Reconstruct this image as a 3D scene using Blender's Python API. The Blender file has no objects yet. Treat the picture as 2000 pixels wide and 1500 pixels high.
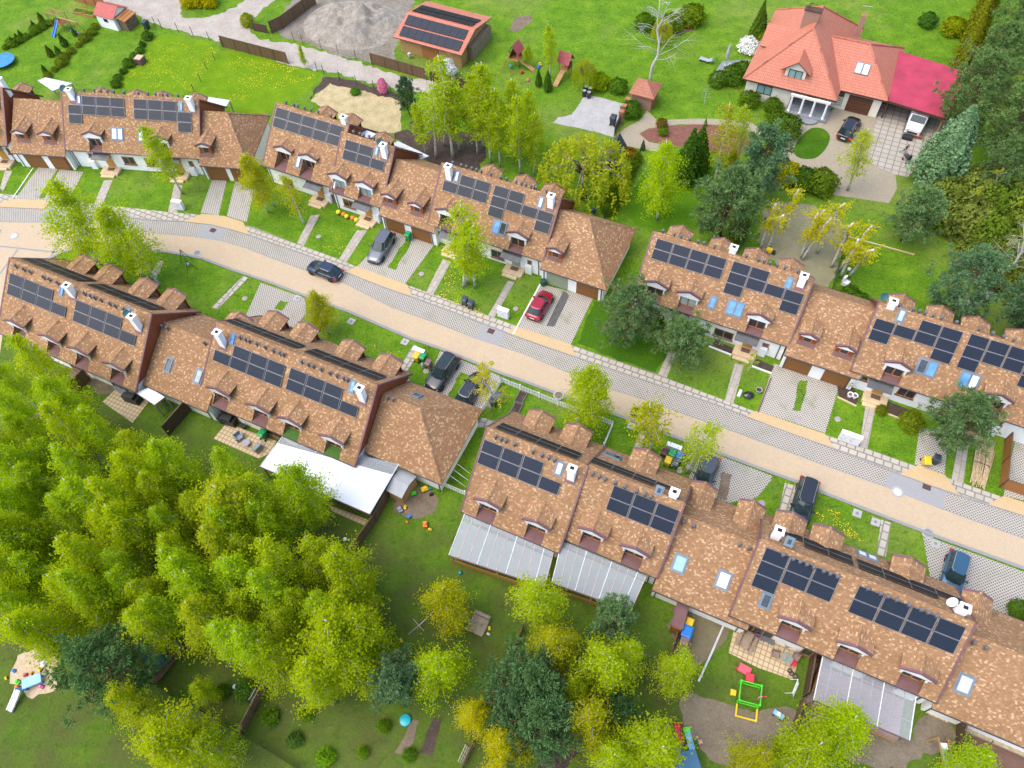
import bpy, math, random
from mathutils import Vector, Matrix
from mathutils.geometry import tessellate_polygon
R = math.radians
sc = bpy.context.scene
COL = sc.collection
# ------------------------------------------------------------------ camera (photo measured on a 2000 x 1500 grid)
CF, CP, CR, CH = 1520.0, R(57.1), R(-3.8), 66.0
FW = Vector((0, math.cos(CP), -math.sin(CP)))
UP0 = Vector((0, math.sin(CP), math.cos(CP)))
RT = Vector((1, 0, 0)) * math.cos(CR) + UP0 * math.sin(CR)
UP = Vector((-1, 0, 0)) * math.sin(CR) + UP0 * math.cos(CR)
CAMP = Vector((0, 0, CH))
def G(px, py, z=0.0):
    d = RT * ((px - 1000) / CF) - UP * ((py - 750) / CF) + FW
    return CAMP + d * ((z - CH) / d.z)
def crop(x0, y0, s):
    return lambda x, y: (x0 + x / s, y0 + y / s)
cam = bpy.data.cameras.new('camera'); camo = bpy.data.objects.new('camera', cam); COL.objects.link(camo)
cam.sensor_width = 36.0; cam.lens = 36.0 * CF / 2000; cam.clip_start = 1; cam.clip_end = 3000
camo.matrix_world = Matrix(((RT.x, UP.x, -FW.x, 0), (RT.y, UP.y, -FW.y, 0), (RT.z, UP.z, -FW.z, CH), (0, 0, 0, 1)))
sc.camera = camo
# ------------------------------------------------------------------ materials
MATS = {}
def nmat(name):
    m = bpy.data.materials.new(name); m.use_nodes = True
    nt = m.node_tree; b = nt.nodes['Principled BSDF']
    return m, nt, b
def N(nt, typ, **kw):
    n = nt.nodes.new(typ)
    for k, v in kw.items():
        if k.startswith('i_'):
            n.inputs[int(k[2:]) if k[2:].isdigit() else k[2:].replace('_', ' ')].default_value = v
        else: setattr(n, k, v)
    return n
def ramp(nt, fac, stops, interp='LINEAR'):
    r = nt.nodes.new('ShaderNodeValToRGB'); r.color_ramp.interpolation = interp
    e = r.color_ramp.elements
    while len(e) < len(stops): e.new(0.5)
    for el, (p, c) in zip(e, stops): el.position = p; el.color = (c[0], c[1], c[2], 1)
    nt.links.new(fac, r.inputs[0]); return r.outputs[0]
def mix(nt, fac, a, b, mode='MIX'):
    m = nt.nodes.new('ShaderNodeMix'); m.data_type = 'RGBA'; m.blend_type = mode
    for sock, v in ((m.inputs[0], fac), (m.inputs[6], a), (m.inputs[7], b)):
        if isinstance(v, bpy.types.NodeSocket): nt.links.new(v, sock)
        elif isinstance(v, (int, float)): sock.default_value = v
        else: sock.default_value = (v[0], v[1], v[2], 1)
    return m.outputs[2]
def math_(nt, op, a, b=None, c=None):
    m = nt.nodes.new('ShaderNodeMath'); m.operation = op
    for i, v in enumerate((a, b, c)):
        if v is None: continue
        if isinstance(v, bpy.types.NodeSocket): nt.links.new(v, m.inputs[i])
        else: m.inputs[i].default_value = v
    return m.outputs[0]
def noise(nt, vec, scale, detail=4, rough=.55):
    n = N(nt, 'ShaderNodeTexNoise'); n.inputs['Scale'].default_value = scale
    n.inputs['Detail'].default_value = detail; n.inputs['Roughness'].default_value = rough
    if vec is not None: nt.links.new(vec, n.inputs['Vector'])
    return n.outputs['Fac']
def sepxyz(nt, v):
    s = nt.nodes.new('ShaderNodeSeparateXYZ'); nt.links.new(v, s.inputs[0]); return s.outputs
def comb(nt, x, y, z=0.0):
    s = nt.nodes.new('ShaderNodeCombineXYZ')
    for i, v in enumerate((x, y, z)):
        if isinstance(v, bpy.types.NodeSocket): nt.links.new(v, s.inputs[i])
        else: s.inputs[i].default_value = v
    return s.outputs[0]
def bump(nt, b, h, strength=.4, dist=.05):
    n = nt.nodes.new('ShaderNodeBump'); n.inputs['Strength'].default_value = strength; n.inputs['Distance'].default_value = dist
    nt.links.new(h, n.inputs['Height']); nt.links.new(n.outputs[0], b.inputs['Normal'])
def wpos(nt): return N(nt, 'ShaderNodeNewGeometry').outputs['Position']
def opos(nt): return N(nt, 'ShaderNodeTexCoord').outputs['Object']
def M(name, col=(.5, .5, .5), rough=.6, metal=0.0, var=.18, vs=1.5, spec=.5, coat=0.0, trans=0.0, alpha=1.0):
    """plain surface with a little wear"""
    if name in MATS: return MATS[name]
    m, nt, b = nmat(name)
    f = noise(nt, opos(nt), vs, 5, .6)
    lo = [c * (1 - var) for c in col]; hi = [min(1, c * (1 + var)) for c in col]
    nt.links.new(ramp(nt, f, [(.3, lo), (.7, hi)]), b.inputs['Base Color'])
    b.inputs['Roughness'].default_value = rough; b.inputs['Metallic'].default_value = metal
    b.inputs['Specular IOR Level'].default_value = spec
    b.inputs['Coat Weight'].default_value = coat; b.inputs['Coat Roughness'].default_value = .08
    b.inputs['Transmission Weight'].default_value = trans; b.inputs['Alpha'].default_value = alpha
    MATS[name] = m; return m
# ------------------------------------------------------------------ mesh builder
class MB:
    def __init__(s): s.v = []; s.f = []; s.m = []; s.uv = {}
    def face(s, pts, mi=0, uv=None):
        b = len(s.v); s.v += [tuple(p) for p in pts]; s.f.append(tuple(range(b, b + len(pts)))); s.m.append(mi)
        if uv: s.uv[len(s.f) - 1] = uv
        return s
    def mesh(s, vs, fs, mi=0):
        b = len(s.v); s.v += [tuple(p) for p in vs]
        for f in fs: s.f.append(tuple(b + i for i in f)); s.m.append(mi)
        return s
    def box(s, x0, x1, y0, y1, z0, z1, mi=0, T=None):
        vs = [(x, y, z) for z in (z0, z1) for y in (y0, y1) for x in (x0, x1)]
        if T: vs = [T @ Vector(v) for v in vs]
        return s.mesh(vs, [(0, 2, 3, 1), (4, 5, 7, 6), (0, 1, 5, 4), (2, 6, 7, 3), (0, 4, 6, 2), (1, 3, 7, 5)], mi)
    def bbox(s, x0, x1, y0, y1, z0, z1, c=.03, mi=0, T=None):
        """box with chamfered vertical and top edges"""
        def ring(i, z): return [(x0 + i + c, y0 + i, z), (x1 - i - c, y0 + i, z), (x1 - i, y0 + i + c, z), (x1 - i, y1 - i - c, z), (x1 - i - c, y1 - i, z), (x0 + i + c, y1 - i, z), (x0 + i, y1 - i - c, z), (x0 + i, y0 + i + c, z)]
        return s.rings([ring(0, z0), ring(0, z1 - c), ring(c * .8, z1)], mi, T=T)
    def rings(s, rs, mi=0, cap0=True, cap1=True, T=None, closed=True):
        n = len(rs[0]); b = len(s.v)
        for r in rs: s.v += [tuple(T @ Vector(p)) if T else tuple(p) for p in r]
        for k in range(len(rs) - 1):
            for i in range(n if closed else n - 1):
                j = (i + 1) % n
                s.f.append((b + k * n + i, b + k * n + j, b + (k + 1) * n + j, b + (k + 1) * n + i)); s.m.append(mi)
        if cap0: s.f.append(tuple(b + i for i in reversed(range(n)))); s.m.append(mi)
        if cap1: s.f.append(tuple(b + (len(rs) - 1) * n + i for i in range(n))); s.m.append(mi)
        return s
    def tube(s, path, rad, n=6, mi=0, cap=True):
        rs = []
        for i, p in enumerate(path):
            p = Vector(p); a = Vector(path[max(i - 1, 0)]); b = Vector(path[min(i + 1, len(path) - 1)])
            d = (b - a); d = d.normalized() if d.length > 1e-6 else Vector((0, 0, 1))
            ref = Vector((0, 0, 1)) if abs(d.z) < .9 else Vector((1, 0, 0))
            e1 = d.cross(ref).normalized(); e2 = d.cross(e1)
            r = rad[i] if isinstance(rad, (list, tuple)) else rad
            rs.append([p + (e1 * math.cos(2 * math.pi * k / n) + e2 * math.sin(2 * math.pi * k / n)) * r for k in range(n)])
        return s.rings(rs, mi, cap, cap)
    def lathe(s, prof, n=12, mi=0, c=(0, 0, 0), T=None):
        rs = [[(c[0] + r * math.cos(2 * math.pi * k / n), c[1] + r * math.sin(2 * math.pi * k / n), c[2] + z) for k in range(n)] for r, z in prof]
        return s.rings(rs, mi, T=T)
    def prism(s, poly, z0, z1, mi=0, T=None):
        return s.rings([[(x, y, z0) for x, y in poly], [(x, y, z1) for x, y in poly]], mi, T=T)
    def build(s, name, mats, parent=None, loc=None, rz=None, smooth=False):
        me = bpy.data.meshes.new(name); me.from_pydata(s.v, [], s.f)
        if not isinstance(mats, (list, tuple)): mats = [mats]
        for m in mats: me.materials.append(m)
        if len(mats) > 1: me.polygons.foreach_set('material_index', s.m)
        if s.uv:
            ul = me.uv_layers.new(name='UVMap')
            for fi, uvs in s.uv.items():
                p = me.polygons[fi]
                for k, li in enumerate(p.loop_indices): ul.data[li].uv = uvs[k]
        if smooth: me.polygons.foreach_set('use_smooth', [True] * len(me.polygons))
        me.update()
        return link(name, me, parent, loc, rz)
def link(name, me, parent=None, loc=None, rz=None):
    o = bpy.data.objects.new(name, me); COL.objects.link(o)
    if parent: o.parent = parent
    if loc is not None: o.location = loc
    if rz is not None: o.rotation_euler = (0, 0, rz)
    return o
def tag(o, label, cat, group=None, kind=None):
    if label: o['label'] = label
    if cat: o['category'] = cat
    if group: o['group'] = group
    if kind: o['kind'] = kind
    return o
def thing(name, label, cat, loc=(0, 0, 0), rz=0.0, group=None):
    o = bpy.data.objects.new(name, None); COL.objects.link(o); o.empty_display_size = .3
    o.location = loc; o.rotation_euler = (0, 0, rz); return tag(o, label, cat, group)
def clone(o, loc, rz, label=None, group=None, scale=None):
    c = o.copy(); COL.objects.link(c); c.location = loc; c.rotation_euler = (0, 0, rz)
    if scale: c.scale = (scale,) * 3 if isinstance(scale, (int, float)) else scale
    if label: c['label'] = label
    if group: c['group'] = group
    for ch in o.children:
        d = ch.copy(); COL.objects.link(d); d.parent = c
        for g in ch.children:
            e = g.copy(); COL.objects.link(e); e.parent = d
    return c
def heading(p, q): return math.atan2(q[1] - p[1], q[0] - p[0])
AZ = R(-28.2)
# ------------------------------------------------------------------ ground materials
def mk_grass():
    m, nt, b = nmat('meadow_grass'); p = wpos(nt)
    big = noise(nt, p, .07, 4, .6); med = noise(nt, p, .45, 5, .6); fine = noise(nt, p, 4.5, 6, .7); vf = noise(nt, p, 14, 3, .7)
    c1 = ramp(nt, med, [(.3, (.040, .115, .004)), (.5, (.095, .215, .006)), (.7, (.20, .315, .016))])
    c2 = ramp(nt, fine, [(.3, (.018, .06, .003)), (.5, (.095, .20, .007)), (.72, (.27, .36, .04))])
    c = mix(nt, .5, c1, c2)
    dry = ramp(nt, big, [(.5, (0, 0, 0)), (.72, (1, 1, 1))])
    c = mix(nt, math_(nt, 'MULTIPLY', dry, .42), c, (.27, .235, .09))
    # worn earthy lawns south of the lower row (near garden side), mossy and brown
    s = sepxyz(nt, p)
    south = N(nt, 'ShaderNodeMapRange'); south.inputs[1].default_value = 27; south.inputs[2].default_value = 15
    row = math_(nt, 'ADD', math_(nt, 'MULTIPLY', s[0], .47), math_(nt, 'MULTIPLY', s[1], .88))
    nt.links.new(row, south.inputs[0])
    worn = math_(nt, 'MULTIPLY', ramp(nt, noise(nt, p, .33, 5, .65), [(.36, (0, 0, 0)), (.62, (1, 1, 1))]), south.outputs[0])
    c = mix(nt, math_(nt, 'MULTIPLY', worn, .85), c, mix(nt, fine, (.07, .055, .022), (.17, .135, .06)))
    c = mix(nt, math_(nt, 'MULTIPLY', south.outputs[0], .55), c, mix(nt, vf, (.028, .06, .007), (.08, .12, .016)))
    c = mix(nt, math_(nt, 'MULTIPLY', ramp(nt, vf, [(.62, (0, 0, 0)), (.7, (1, 1, 1))]), .35), c, (.26, .3, .06))
    tuft = ramp(nt, noise(nt, p, 1.7, 3, .55), [(.56, (0, 0, 0)), (.68, (1, 1, 1))]); c = mix(nt, math_(nt, 'MULTIPLY', tuft, .5), c, (.03, .085, .004))
    bare = ramp(nt, noise(nt, p, .9, 6, .7), [(.64, (0, 0, 0)), (.74, (1, 1, 1))]); c = mix(nt, math_(nt, 'MULTIPLY', bare, .55), c, (.24, .20, .09))
    nt.links.new(c, b.inputs['Base Color']); b.inputs['Roughness'].default_value = .9; b.inputs['Specular IOR Level'].default_value = .15
    bump(nt, b, fine, .9, .12); return m
def mk_blocks(name, ca, cb, cm, bw, bh, mortar, dirt=.3, dirtcol=(.2, .17, .12), off=.5, big=.25):
    m, nt, b = nmat(name); p = opos(nt)
    br = N(nt, 'ShaderNodeTexBrick'); br.offset = off
    nt.links.new(p, br.inputs['Vector'])
    for k, v in (('Color1', ca), ('Color2', cb), ('Mortar', cm)): br.inputs[k].default_value = (*v, 1)
    br.inputs['Scale'].default_value = 1; br.inputs['Brick Width'].default_value = bw; br.inputs['Row Height'].default_value = bh
    br.inputs['Mortar Size'].default_value = mortar; br.inputs['Mortar Smooth'].default_value = .3
    f = noise(nt, p, .35, 6, .65); g = noise(nt, p, 3.5, 5, .7)
    c = mix(nt, math_(nt, 'MULTIPLY', ramp(nt, f, [(.42, (0, 0, 0)), (.75, (1, 1, 1))]), dirt), br.outputs['Color'], dirtcol)
    st = noise(nt, p, 1.3, 6, .72); c = mix(nt, math_(nt, 'MULTIPLY', ramp(nt, st, [(.6, (0, 0, 0)), (.7, (1, 1, 1))]), dirt * .8), c, [x * .55 for x in dirtcol])
    c = mix(nt, .35, c, mix(nt, g, [x * .72 for x in ca], [min(1, x * 1.2) for x in ca]))
    nt.links.new(c, b.inputs['Base Color']); b.inputs['Roughness'].default_value = .85; b.inputs['Specular IOR Level'].default_value = .2
    bump(nt, b, br.outputs['Fac'], .25, -.02); return m
def mk_grid(name, conc, hole, sp=.30, hs=.27, moss=.35):
    """concrete lattice pavers with staggered filled cells"""
    m, nt, b = nmat(name); p = opos(nt); s = sepxyz(nt, p)
    u = math_(nt, 'MULTIPLY', math_(nt, 'ADD', s[0], s[1]), .7071 / (sp * .7071)); v = math_(nt, 'MULTIPLY', math_(nt, 'SUBTRACT', s[0], s[1]), .7071 / (sp * .7071))
    fu = math_(nt, 'ABSOLUTE', math_(nt, 'SUBTRACT', math_(nt, 'FRACT', u), .5)); fv = math_(nt, 'ABSOLUTE', math_(nt, 'SUBTRACT', math_(nt, 'FRACT', v), .5))
    d = math_(nt, 'MAXIMUM', fu, fv)
    mask = N(nt, 'ShaderNodeMapRange'); mask.inputs[1].default_value = hs + .05; mask.inputs[2].default_value = hs - .05; nt.links.new(d, mask.inputs[0])
    wn = N(nt, 'ShaderNodeTexWhiteNoise'); nt.links.new(comb(nt, math_(nt, 'FLOOR', u), math_(nt, 'FLOOR', v)), wn.inputs['Vector'])
    f = noise(nt, p, .5, 5, .65); g = noise(nt, p, 6, 4, .7)
    cc = mix(nt, g, [x * .75 for x in conc], [min(1, x * 1.15) for x in conc])
    hc = mix(nt, wn.outputs['Value'], hole, (.17, .12, .09)); hc = mix(nt, math_(nt, 'MULTIPLY', f, .5), hc, (.07, .12, .02))
    c = mix(nt, mask.outputs[0], cc, hc)
    c = mix(nt, math_(nt, 'MULTIPLY', ramp(nt, f, [(.5, (0, 0, 0)), (.72, (1, 1, 1))]), moss), c, (.10, .15, .03))
    nt.links.new(c, b.inputs['Base Color']); b.inputs['Roughness'].default_value = .9; b.inputs['Specular IOR Level'].default_value = .15
    bump(nt, b, mask.outputs[0], .3, -.03); return m
def mk_earth(name, a, bb, cc, sc1=.8, sc2=5.0, st=.8):
    m, nt, b = nmat(name); p = wpos(nt)
    c = mix(nt, .5, ramp(nt, noise(nt, p, sc1, 6, .65), [(.3, a), (.55, bb), (.75, cc)]), ramp(nt, noise(nt, p, sc2, 6, .7), [(.3, a), (.5, bb), (.72, cc)]))
    nt.links.new(c, b.inputs['Base Color']); b.inputs['Roughness'].default_value = .95; b.inputs['Specular IOR Level'].default_value = .1
    bump(nt, b, noise(nt, p, sc2, 6, .7), st, .1); return m
GRASS = mk_grass()
TAN = mk_blocks('tan_block_paving', (.53, .415, .275), (.455, .35, .225), (.30, .24, .165), .22, .11, .014, .5, (.36, .305, .235))
APRON = mk_blocks('ochre_block_paving', (.56, .41, .22), (.49, .35, .185), (.33, .245, .14), .22, .11, .012, .45, (.40, .32, .21))
KERB = mk_blocks('grey_kerb', (.30, .30, .29), (.24, .24, .235), (.16, .16, .15), .2, .1, .01, .3, (.3, .27, .22))
GPATCH = mk_blocks('grey_block_paving', (.33, .33, .33), (.28, .285, .29), (.2, .2, .2), .2, .1, .01, .25, (.3, .28, .24))
SLABS = mk_blocks('stone_slab_path', (.46, .42, .35), (.37, .345, .30), (.075, .07, .045), .8, .62, .075, .25, (.24, .21, .15), .37)
SLABN = mk_blocks('narrow_slab_path', (.42, .38, .32), (.34, .31, .265), (.13, .115, .075), .95, .55, .03, .3, (.24, .2, .13), .5)
SETTS = mk_blocks('beige_setts', (.40, .345, .255), (.30, .26, .19), (.15, .13, .085), .2, .16, .022, .35, (.28, .24, .16))
YARD = mk_blocks('concrete_slab_yard', (.40, .37, .32), (.34, .315, .275), (.12, .10, .055), .85, .85, .07, .35, (.25, .2, .13), .0)
PATIO = mk_blocks('tan_patio_pavers', (.60, .46, .29), (.54, .41, .25), (.16, .12, .06), .42, .42, .05, .2, (.32, .25, .15), .0)
GRID = mk_grid('lattice_pavers_grey', (.44, .41, .37), (.13, .125, .11), .30, .29, .2)
GRIDD = mk_grid('lattice_pavers_drive', (.47, .44, .39), (.13, .12, .09), .30, .28, .5)
SAND = mk_earth('sandy_track', (.25, .215, .17), (.385, .345, .295), (.50, .46, .405), .45, 3)
SOIL = mk_earth('bare_soil', (.09, .07, .045), (.19, .15, .105), (.28, .24, .18))
DSOIL = mk_earth('dark_soil', (.035, .025, .02), (.075, .055, .045), (.14, .11, .09))
BARK = mk_earth('bark_mulch', (.12, .05, .035), (.21, .095, .07), (.32, .16, .12), 2, 9)
STRAW = mk_earth('dry_straw_lawn', (.20, .19, .06), (.45, .36, .20), (.56, .46, .29), .8, 4)
PALES = mk_earth('pale_play_sand', (.40, .30, .19), (.52, .41, .27), (.6, .5, .36), 1, 5)
CONC = mk_earth('worn_concrete', (.27, .26, .25), (.38, .375, .36), (.47, .46, .45), .7, 4, .2)
SLATE = mk_blocks('slate_terrace', (.2, .22, .24), (.27, .29, .31), (.12, .13, .14), .9, .6, .03, .3, (.3, .31, .32))
ASPH = mk_earth('dark_asphalt_strip', (.07, .07, .07), (.11, .11, .105), (.16, .155, .14), 2, 8, .3)
GRAVEL = mk_earth('grey_gravel', (.18, .165, .14), (.33, .31, .28), (.5, .48, .45), 2, 12, 1)
LAWN2 = mk_earth('short_green_lawn', (.035, .11, .004), (.08, .19, .006), (.16, .26, .014), .5, 5)
LAWND = mk_earth('dark_green_lawn', (.02, .07, .003), (.05, .13, .006), (.11, .19, .012), .5, 5)
LAWNY = mk_earth('dandelion_lawn', (.06, .15, .004), (.13, .24, .006), (.24, .32, .016), .5, 5)
# ------------------------------------------------------------------ ground sheets
LZ = {}
def fract(pts, jit, step, seed):
    if not jit: return pts
    rnd = random.Random(seed); out = []
    for i, p in enumerate(pts):
        q = pts[(i + 1) % len(pts)]; d = (q - p); n = max(1, int(d.length / step))
        nn = Vector((-d.y, d.x)).normalized() if d.length > 1e-6 else Vector((0, 0))
        ph = rnd.random() * 6
        for k in range(n):
            t = k / n; a = jit * (rnd.uniform(-1, 1) * .6 + math.sin(ph + k * .8) * .6)
            out.append(p + d * t + nn * a * (1 if 0 < k else .4))
    return out
_pn = [0]
def smooth(P, n=4):
    out = []; k = len(P)
    for i in range(k):
        a, b, c, d = P[i - 1], P[i], P[(i + 1) % k], P[(i + 2) % k]
        for j in range(n): t = j / n; out.append(.5 * (2 * b + (c - a) * t + (2 * a - 5 * b + 4 * c - d) * t * t + (3 * b - a - 3 * c + d) * t ** 3))
    return out
def patch(name, px, mat, lvl=1, az=AZ, jit=0.0, kind='structure', h=None, step=.45, sm=0):
    _pn[0] += 1
    P = [Vector(G(x, y)[:2]) for x, y in px]
    if sm or (jit >= .3 and len(P) > 4): P = smooth(P)
    P = fract(P, jit, step, _pn[0])
    o0 = P[0].copy(); c, s = math.cos(-az), math.sin(-az)
    L = [Vector(((p - o0).x * c - (p - o0).y * s, (p - o0).x * s + (p - o0).y * c, 0)) for p in P]
    z = .004 * lvl + _pn[0] * .00002
    mb = MB(); b = [(v.x, v.y, 0) for v in L]
    tris = tessellate_polygon([L])
    mb.mesh(b, [t for t in tris])
    o = mb.build(name, mat, None, (o0.x, o0.y, z if h is None else h), az)
    me = o.data
    flip = [p for p in me.polygons if p.normal.z < 0]
    if len(flip) > len(me.polygons) / 2: me.flip_normals()
    if kind: o['kind'] = kind
    return o
def strip(name, line, w, h, mat, lvl=0, side=0.0, kind='structure'):
    """low raised band along a pixel polyline"""
    P = [Vector(G(x, y)[:2]) for x, y in line]; mb = MB(); rs = []
    o0 = P[0].copy()
    for i, p in enumerate(P):
        d = (P[min(i + 1, len(P) - 1)] - P[max(i - 1, 0)]).normalized(); n = Vector((-d.y, d.x))
        a = p - o0 + n * (side - w / 2); b = p - o0 + n * (side + w / 2)
        rs.append([(a.x, a.y, -.02), (b.x, b.y, -.02), (b.x, b.y, h), (a.x, a.y, h)])
    mb.rings(rs)
    o = mb.build(name, mat, None, (o0.x, o0.y, 0)); o['kind'] = kind; return o
g = MB(); S_ = 700
g.face([(-S_, -300, 0), (S_, -300, 0), (S_, 1100, 0), (-S_, 1100, 0)]); tag(g.build('ground', GRASS), None, None, None, 'structure')
tanU = [(-60, 428), (0, 434), (80, 435), (200, 443), (312, 457), (373, 462), (432, 471), (480, 485), (520, 501), (599, 530), (673, 554), (767, 602), (850, 631), (927, 661), (1020, 691), (1101, 725), (1192, 761), (1267, 784), (1333, 809), (1405, 834), (1520, 876), (1592, 903), (1728, 951), (1840, 995), (2000, 1053), (2100, 1090)]
tanL = [(2100, 1150), (2000, 1113), (1827, 1050), (1720, 1009), (1600, 962), (1560, 945), (1480, 916), (1373, 876), (1307, 852), (1240, 826), (1187, 807), (1101, 776), (1020, 746), (975, 730), (857, 682), (801, 663), (681, 611), (591, 578), (520, 551), (448, 527), (395, 507), (357, 499), (325, 494), (240, 487), (165, 485), (125, 493), (105, 503), (60, 520), (30, 540), (10, 620), (-10, 760), (-90, 760), (-90, 600)]
kerbU = [(-60, 398), (0, 403), (88, 407), (200, 418), (293, 430), (365, 433), (413, 439), (475, 455), (520, 471), (607, 501), (671, 530), (753, 562), (805, 580), (900, 615), (997, 653), (1123, 697), (1187, 719), (1283, 751), (1344, 772), (1400, 791), (1475, 820), (1627, 876), (1736, 918), (1869, 967), (2000, 1007), (2100, 1040)]
footU = [(-60, 372), (0, 378), (90, 388), (213, 402), (320, 413), (384, 419), (488, 442), (500, 446), (593, 481), (663, 507), (718, 530), (807, 561), (852, 577), (927, 605), (988, 629), (1060, 655), (1123, 676), (1197, 702), (1285, 731), (1373, 766), (1470, 802), (1616, 851), (1693, 876), (1773, 905), (1859, 936), (1938, 964), (2000, 985), (2100, 1020)]
patch('road', tanU + tanL, TAN, 3)
patch('parking_strip', kerbU + tanU[::-1], GRID, 2)
patch('footpath', footU + kerbU[::-1], SLABS, 2)
strip('kerb', tanU, .22, .012, KERB)
strip('kerb', tanL[1:28], .30, .10, KERB, side=-.12)
strip('kerb', kerbU, .16, .06, KERB)
for p in ([(-10, 399), (30, 389), (98, 393), (90, 409), (0, 405)], [(360, 433), (395, 418), (440, 423), (475, 434), (487, 459), (450, 448), (413, 439)], [(674, 531), (697, 521), (796, 557), (806, 580), (753, 562)],
          [(990, 650), (1006, 637), (1115, 673), (1125, 697), (1060, 675)], [(1456, 813), (1477, 803), (1611, 848), (1630, 876), (1540, 845)], [(1757, 926), (1792, 909), (1845, 928), (1873, 967), (1820, 949)], [(1929, 985), (1960, 969), (2060, 1000), (2060, 1027)]):
    patch('driveway_apron', p, APRON, 4, h=.075)
for p in ([(384, 463), (395, 436), (443, 446), (432, 471)], [(929, 661), (945, 632), (988, 649), (975, 676)], [(1728, 951), (1737, 920), (1848, 960), (1842, 995), (1790, 976)], [(80, 435), (88, 408), (118, 411), (112, 438)]):
    patch('grey_paving', p, GPATCH, 5)
# tan plaza marks
for a, b in (((0, 481), (110, 493)), ((2, 448), (-20, 500)), ((35, 487), (0, 535)), ((120, 465), (100, 500))): strip('road_marking', [a, b], .22, .018, KERB)
# driveways
DR = [[(29, 390), (77, 324), (113, 329), (72, 393)], [(85, 392), (116, 331), (163, 336), (132, 395)], [(392, 415), (414, 352), (443, 352), (427, 421)], [(443, 422), (460, 352), (496, 372), (482, 434)],
      [(697, 521), (764, 450), (851, 474), (791, 555)], [(1009, 638), (1056, 555), (1159, 581), (1115, 672)], [(1480, 803), (1512, 710), (1640, 750), (1612, 846)], [(1786, 907), (1796, 836), (1853, 842), (1845, 926)],
      [(1960, 968), (1982, 862), (2050, 870), (2050, 990)]]
for p in DR: patch('driveway', p, GRIDD, 3)
for p in ([(475, 628), (509, 552), (595, 583), (599, 612), (570, 645), (520, 660)], [(828, 756), (860, 686), (977, 735), (962, 790), (900, 830), (850, 800)], [(1344, 936), (1373, 878), (1509, 930), (1470, 975), (1400, 985)],
          [(1803, 1050), (1827, 1054), (2000, 1117), (2060, 1140), (2060, 1220), (1960, 1210), (1816, 1125)], [(1480, 920), (1507, 937), (1478, 972), (1470, 972)]):
    patch('driveway', p, GRID, 3)
for p in ([(756, 522), (793, 469), (803, 475), (772, 528)], [(1547, 801), (1562, 744), (1578, 744), (1563, 804)], [(535, 603), (549, 586), (563, 590), (550, 608)], [(890, 740), (900, 728), (935, 740), (915, 765), (880, 800), (870, 790)]): patch('grass_strip', p, GRASS, 6, jit=.12)
patch('asphalt_strip', [(1067, 637), (1101, 567), (1112, 578), (1083, 638)], ASPH, 6)
patch('soil_strip', [(1400, 972), (1411, 921), (1430, 927), (1419, 978)], SOIL, 6, jit=.1)
# slab paths to the doors
for p in ([(0, 368), (10, 333), (24, 334), (6, 374)], [(184, 399), (203, 352), (220, 352), (200, 401)], [(580, 475), (607, 421), (625, 419), (593, 481)], [(662, 506), (697, 450), (717, 450), (677, 512)], [(832, 571), (865, 506), (881, 512), (846, 576)],
          [(953, 616), (992, 548), (1005, 551), (965, 621)], [(1285, 731), (1311, 677), (1324, 682), (1302, 738)], [(1415, 783), (1435, 710), (1453, 713), (1432, 789)], [(1679, 872), (1690, 793), (1710, 797), (1694, 877)], [(1858, 937), (1872, 858), (1893, 860), (1881, 944)], [(328, 414), (341, 360), (356, 362), (346, 416)]):
    patch('garden_path', p, SLABN, 4, az=AZ + math.pi / 2)
for p in ([(293, 540), (309, 508), (320, 511), (305, 546)], [(413, 601), (475, 539), (485, 543), (425, 604)], [(778, 720), (808, 672), (824, 682), (795, 725)], [(930, 835), (940, 815), (971, 823), (955, 835)], [(1113, 832), (1125, 811), (1137, 816), (1130, 837)], [(1233, 884), (1248, 845), (1262, 842), (1251, 887)], [(1522, 995), (1533, 943), (1554, 949), (1547, 998)], [(1712, 1083), (1721, 1015), (1740, 1021), (1730, 1088)]):
    patch('garden_path', p, SLABS, 4, az=AZ + math.pi / 2)
# patios and terraces
for p in ([(200, 785), (232, 755), (290, 785), (259, 826)], [(417, 857), (443, 826), (540, 862), (530, 884), (505, 896)], [(1437, 1215), (1565, 1268), (1549, 1328), (1480, 1304), (1423, 1275)]): patch('patio', p, PATIO, 4)
patch('patio', [(1815, 1375), (1860, 1395), (1850, 1412), (1808, 1392)], PATIO, 4)
patch('patio', [(640, 985), (725, 1018), (715, 1028), (650, 1000)], PATIO, 4)
patch('driveway', [(1117, 224), (1144, 184), (1221, 203), (1227, 211), (1197, 268), (1171, 259), (1080, 240), (1090, 229)], CONC, 2, jit=.08)
patch('garden_path', [(1205, 262), (1227, 247), (1248, 237), (1264, 216), (1283, 235), (1347, 232), (1387, 232), (1460, 236), (1505, 262), (1500, 275), (1450, 247), (1379, 243), (1325, 243), (1267, 251), (1248, 261), (1267, 277), (1295, 283), (1285, 297), (1222, 285)], SETTS, 3)
patch('bark_bed', [(1245, 264), (1267, 249), (1323, 245), (1376, 242), (1440, 250), (1480, 270), (1450, 300), (1400, 300), (1370, 290), (1290, 282), (1260, 275)], BARK, 2, jit=.15)
patch('terrace', [(1385, 160), (1410, 120), (1465, 116), (1450, 142), (1420, 157)], SLATE, 2)
patch('courtyard', [(1502, 318), (1530, 292), (1540, 240), (1545, 222), (1600, 236), (1646, 198), (1712, 218), (1718, 256), (1702, 320), (1749, 341), (1752, 368), (1736, 397), (1629, 381), (1625, 345), (1575, 335), (1540, 324)], SETTS, 3)
patch('slab_yard', [(1699, 320), (1707, 255), (1720, 200), (1768, 213), (1860, 232), (1824, 277), (1800, 315), (1773, 346), (1749, 341)], YARD, 4)
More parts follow.
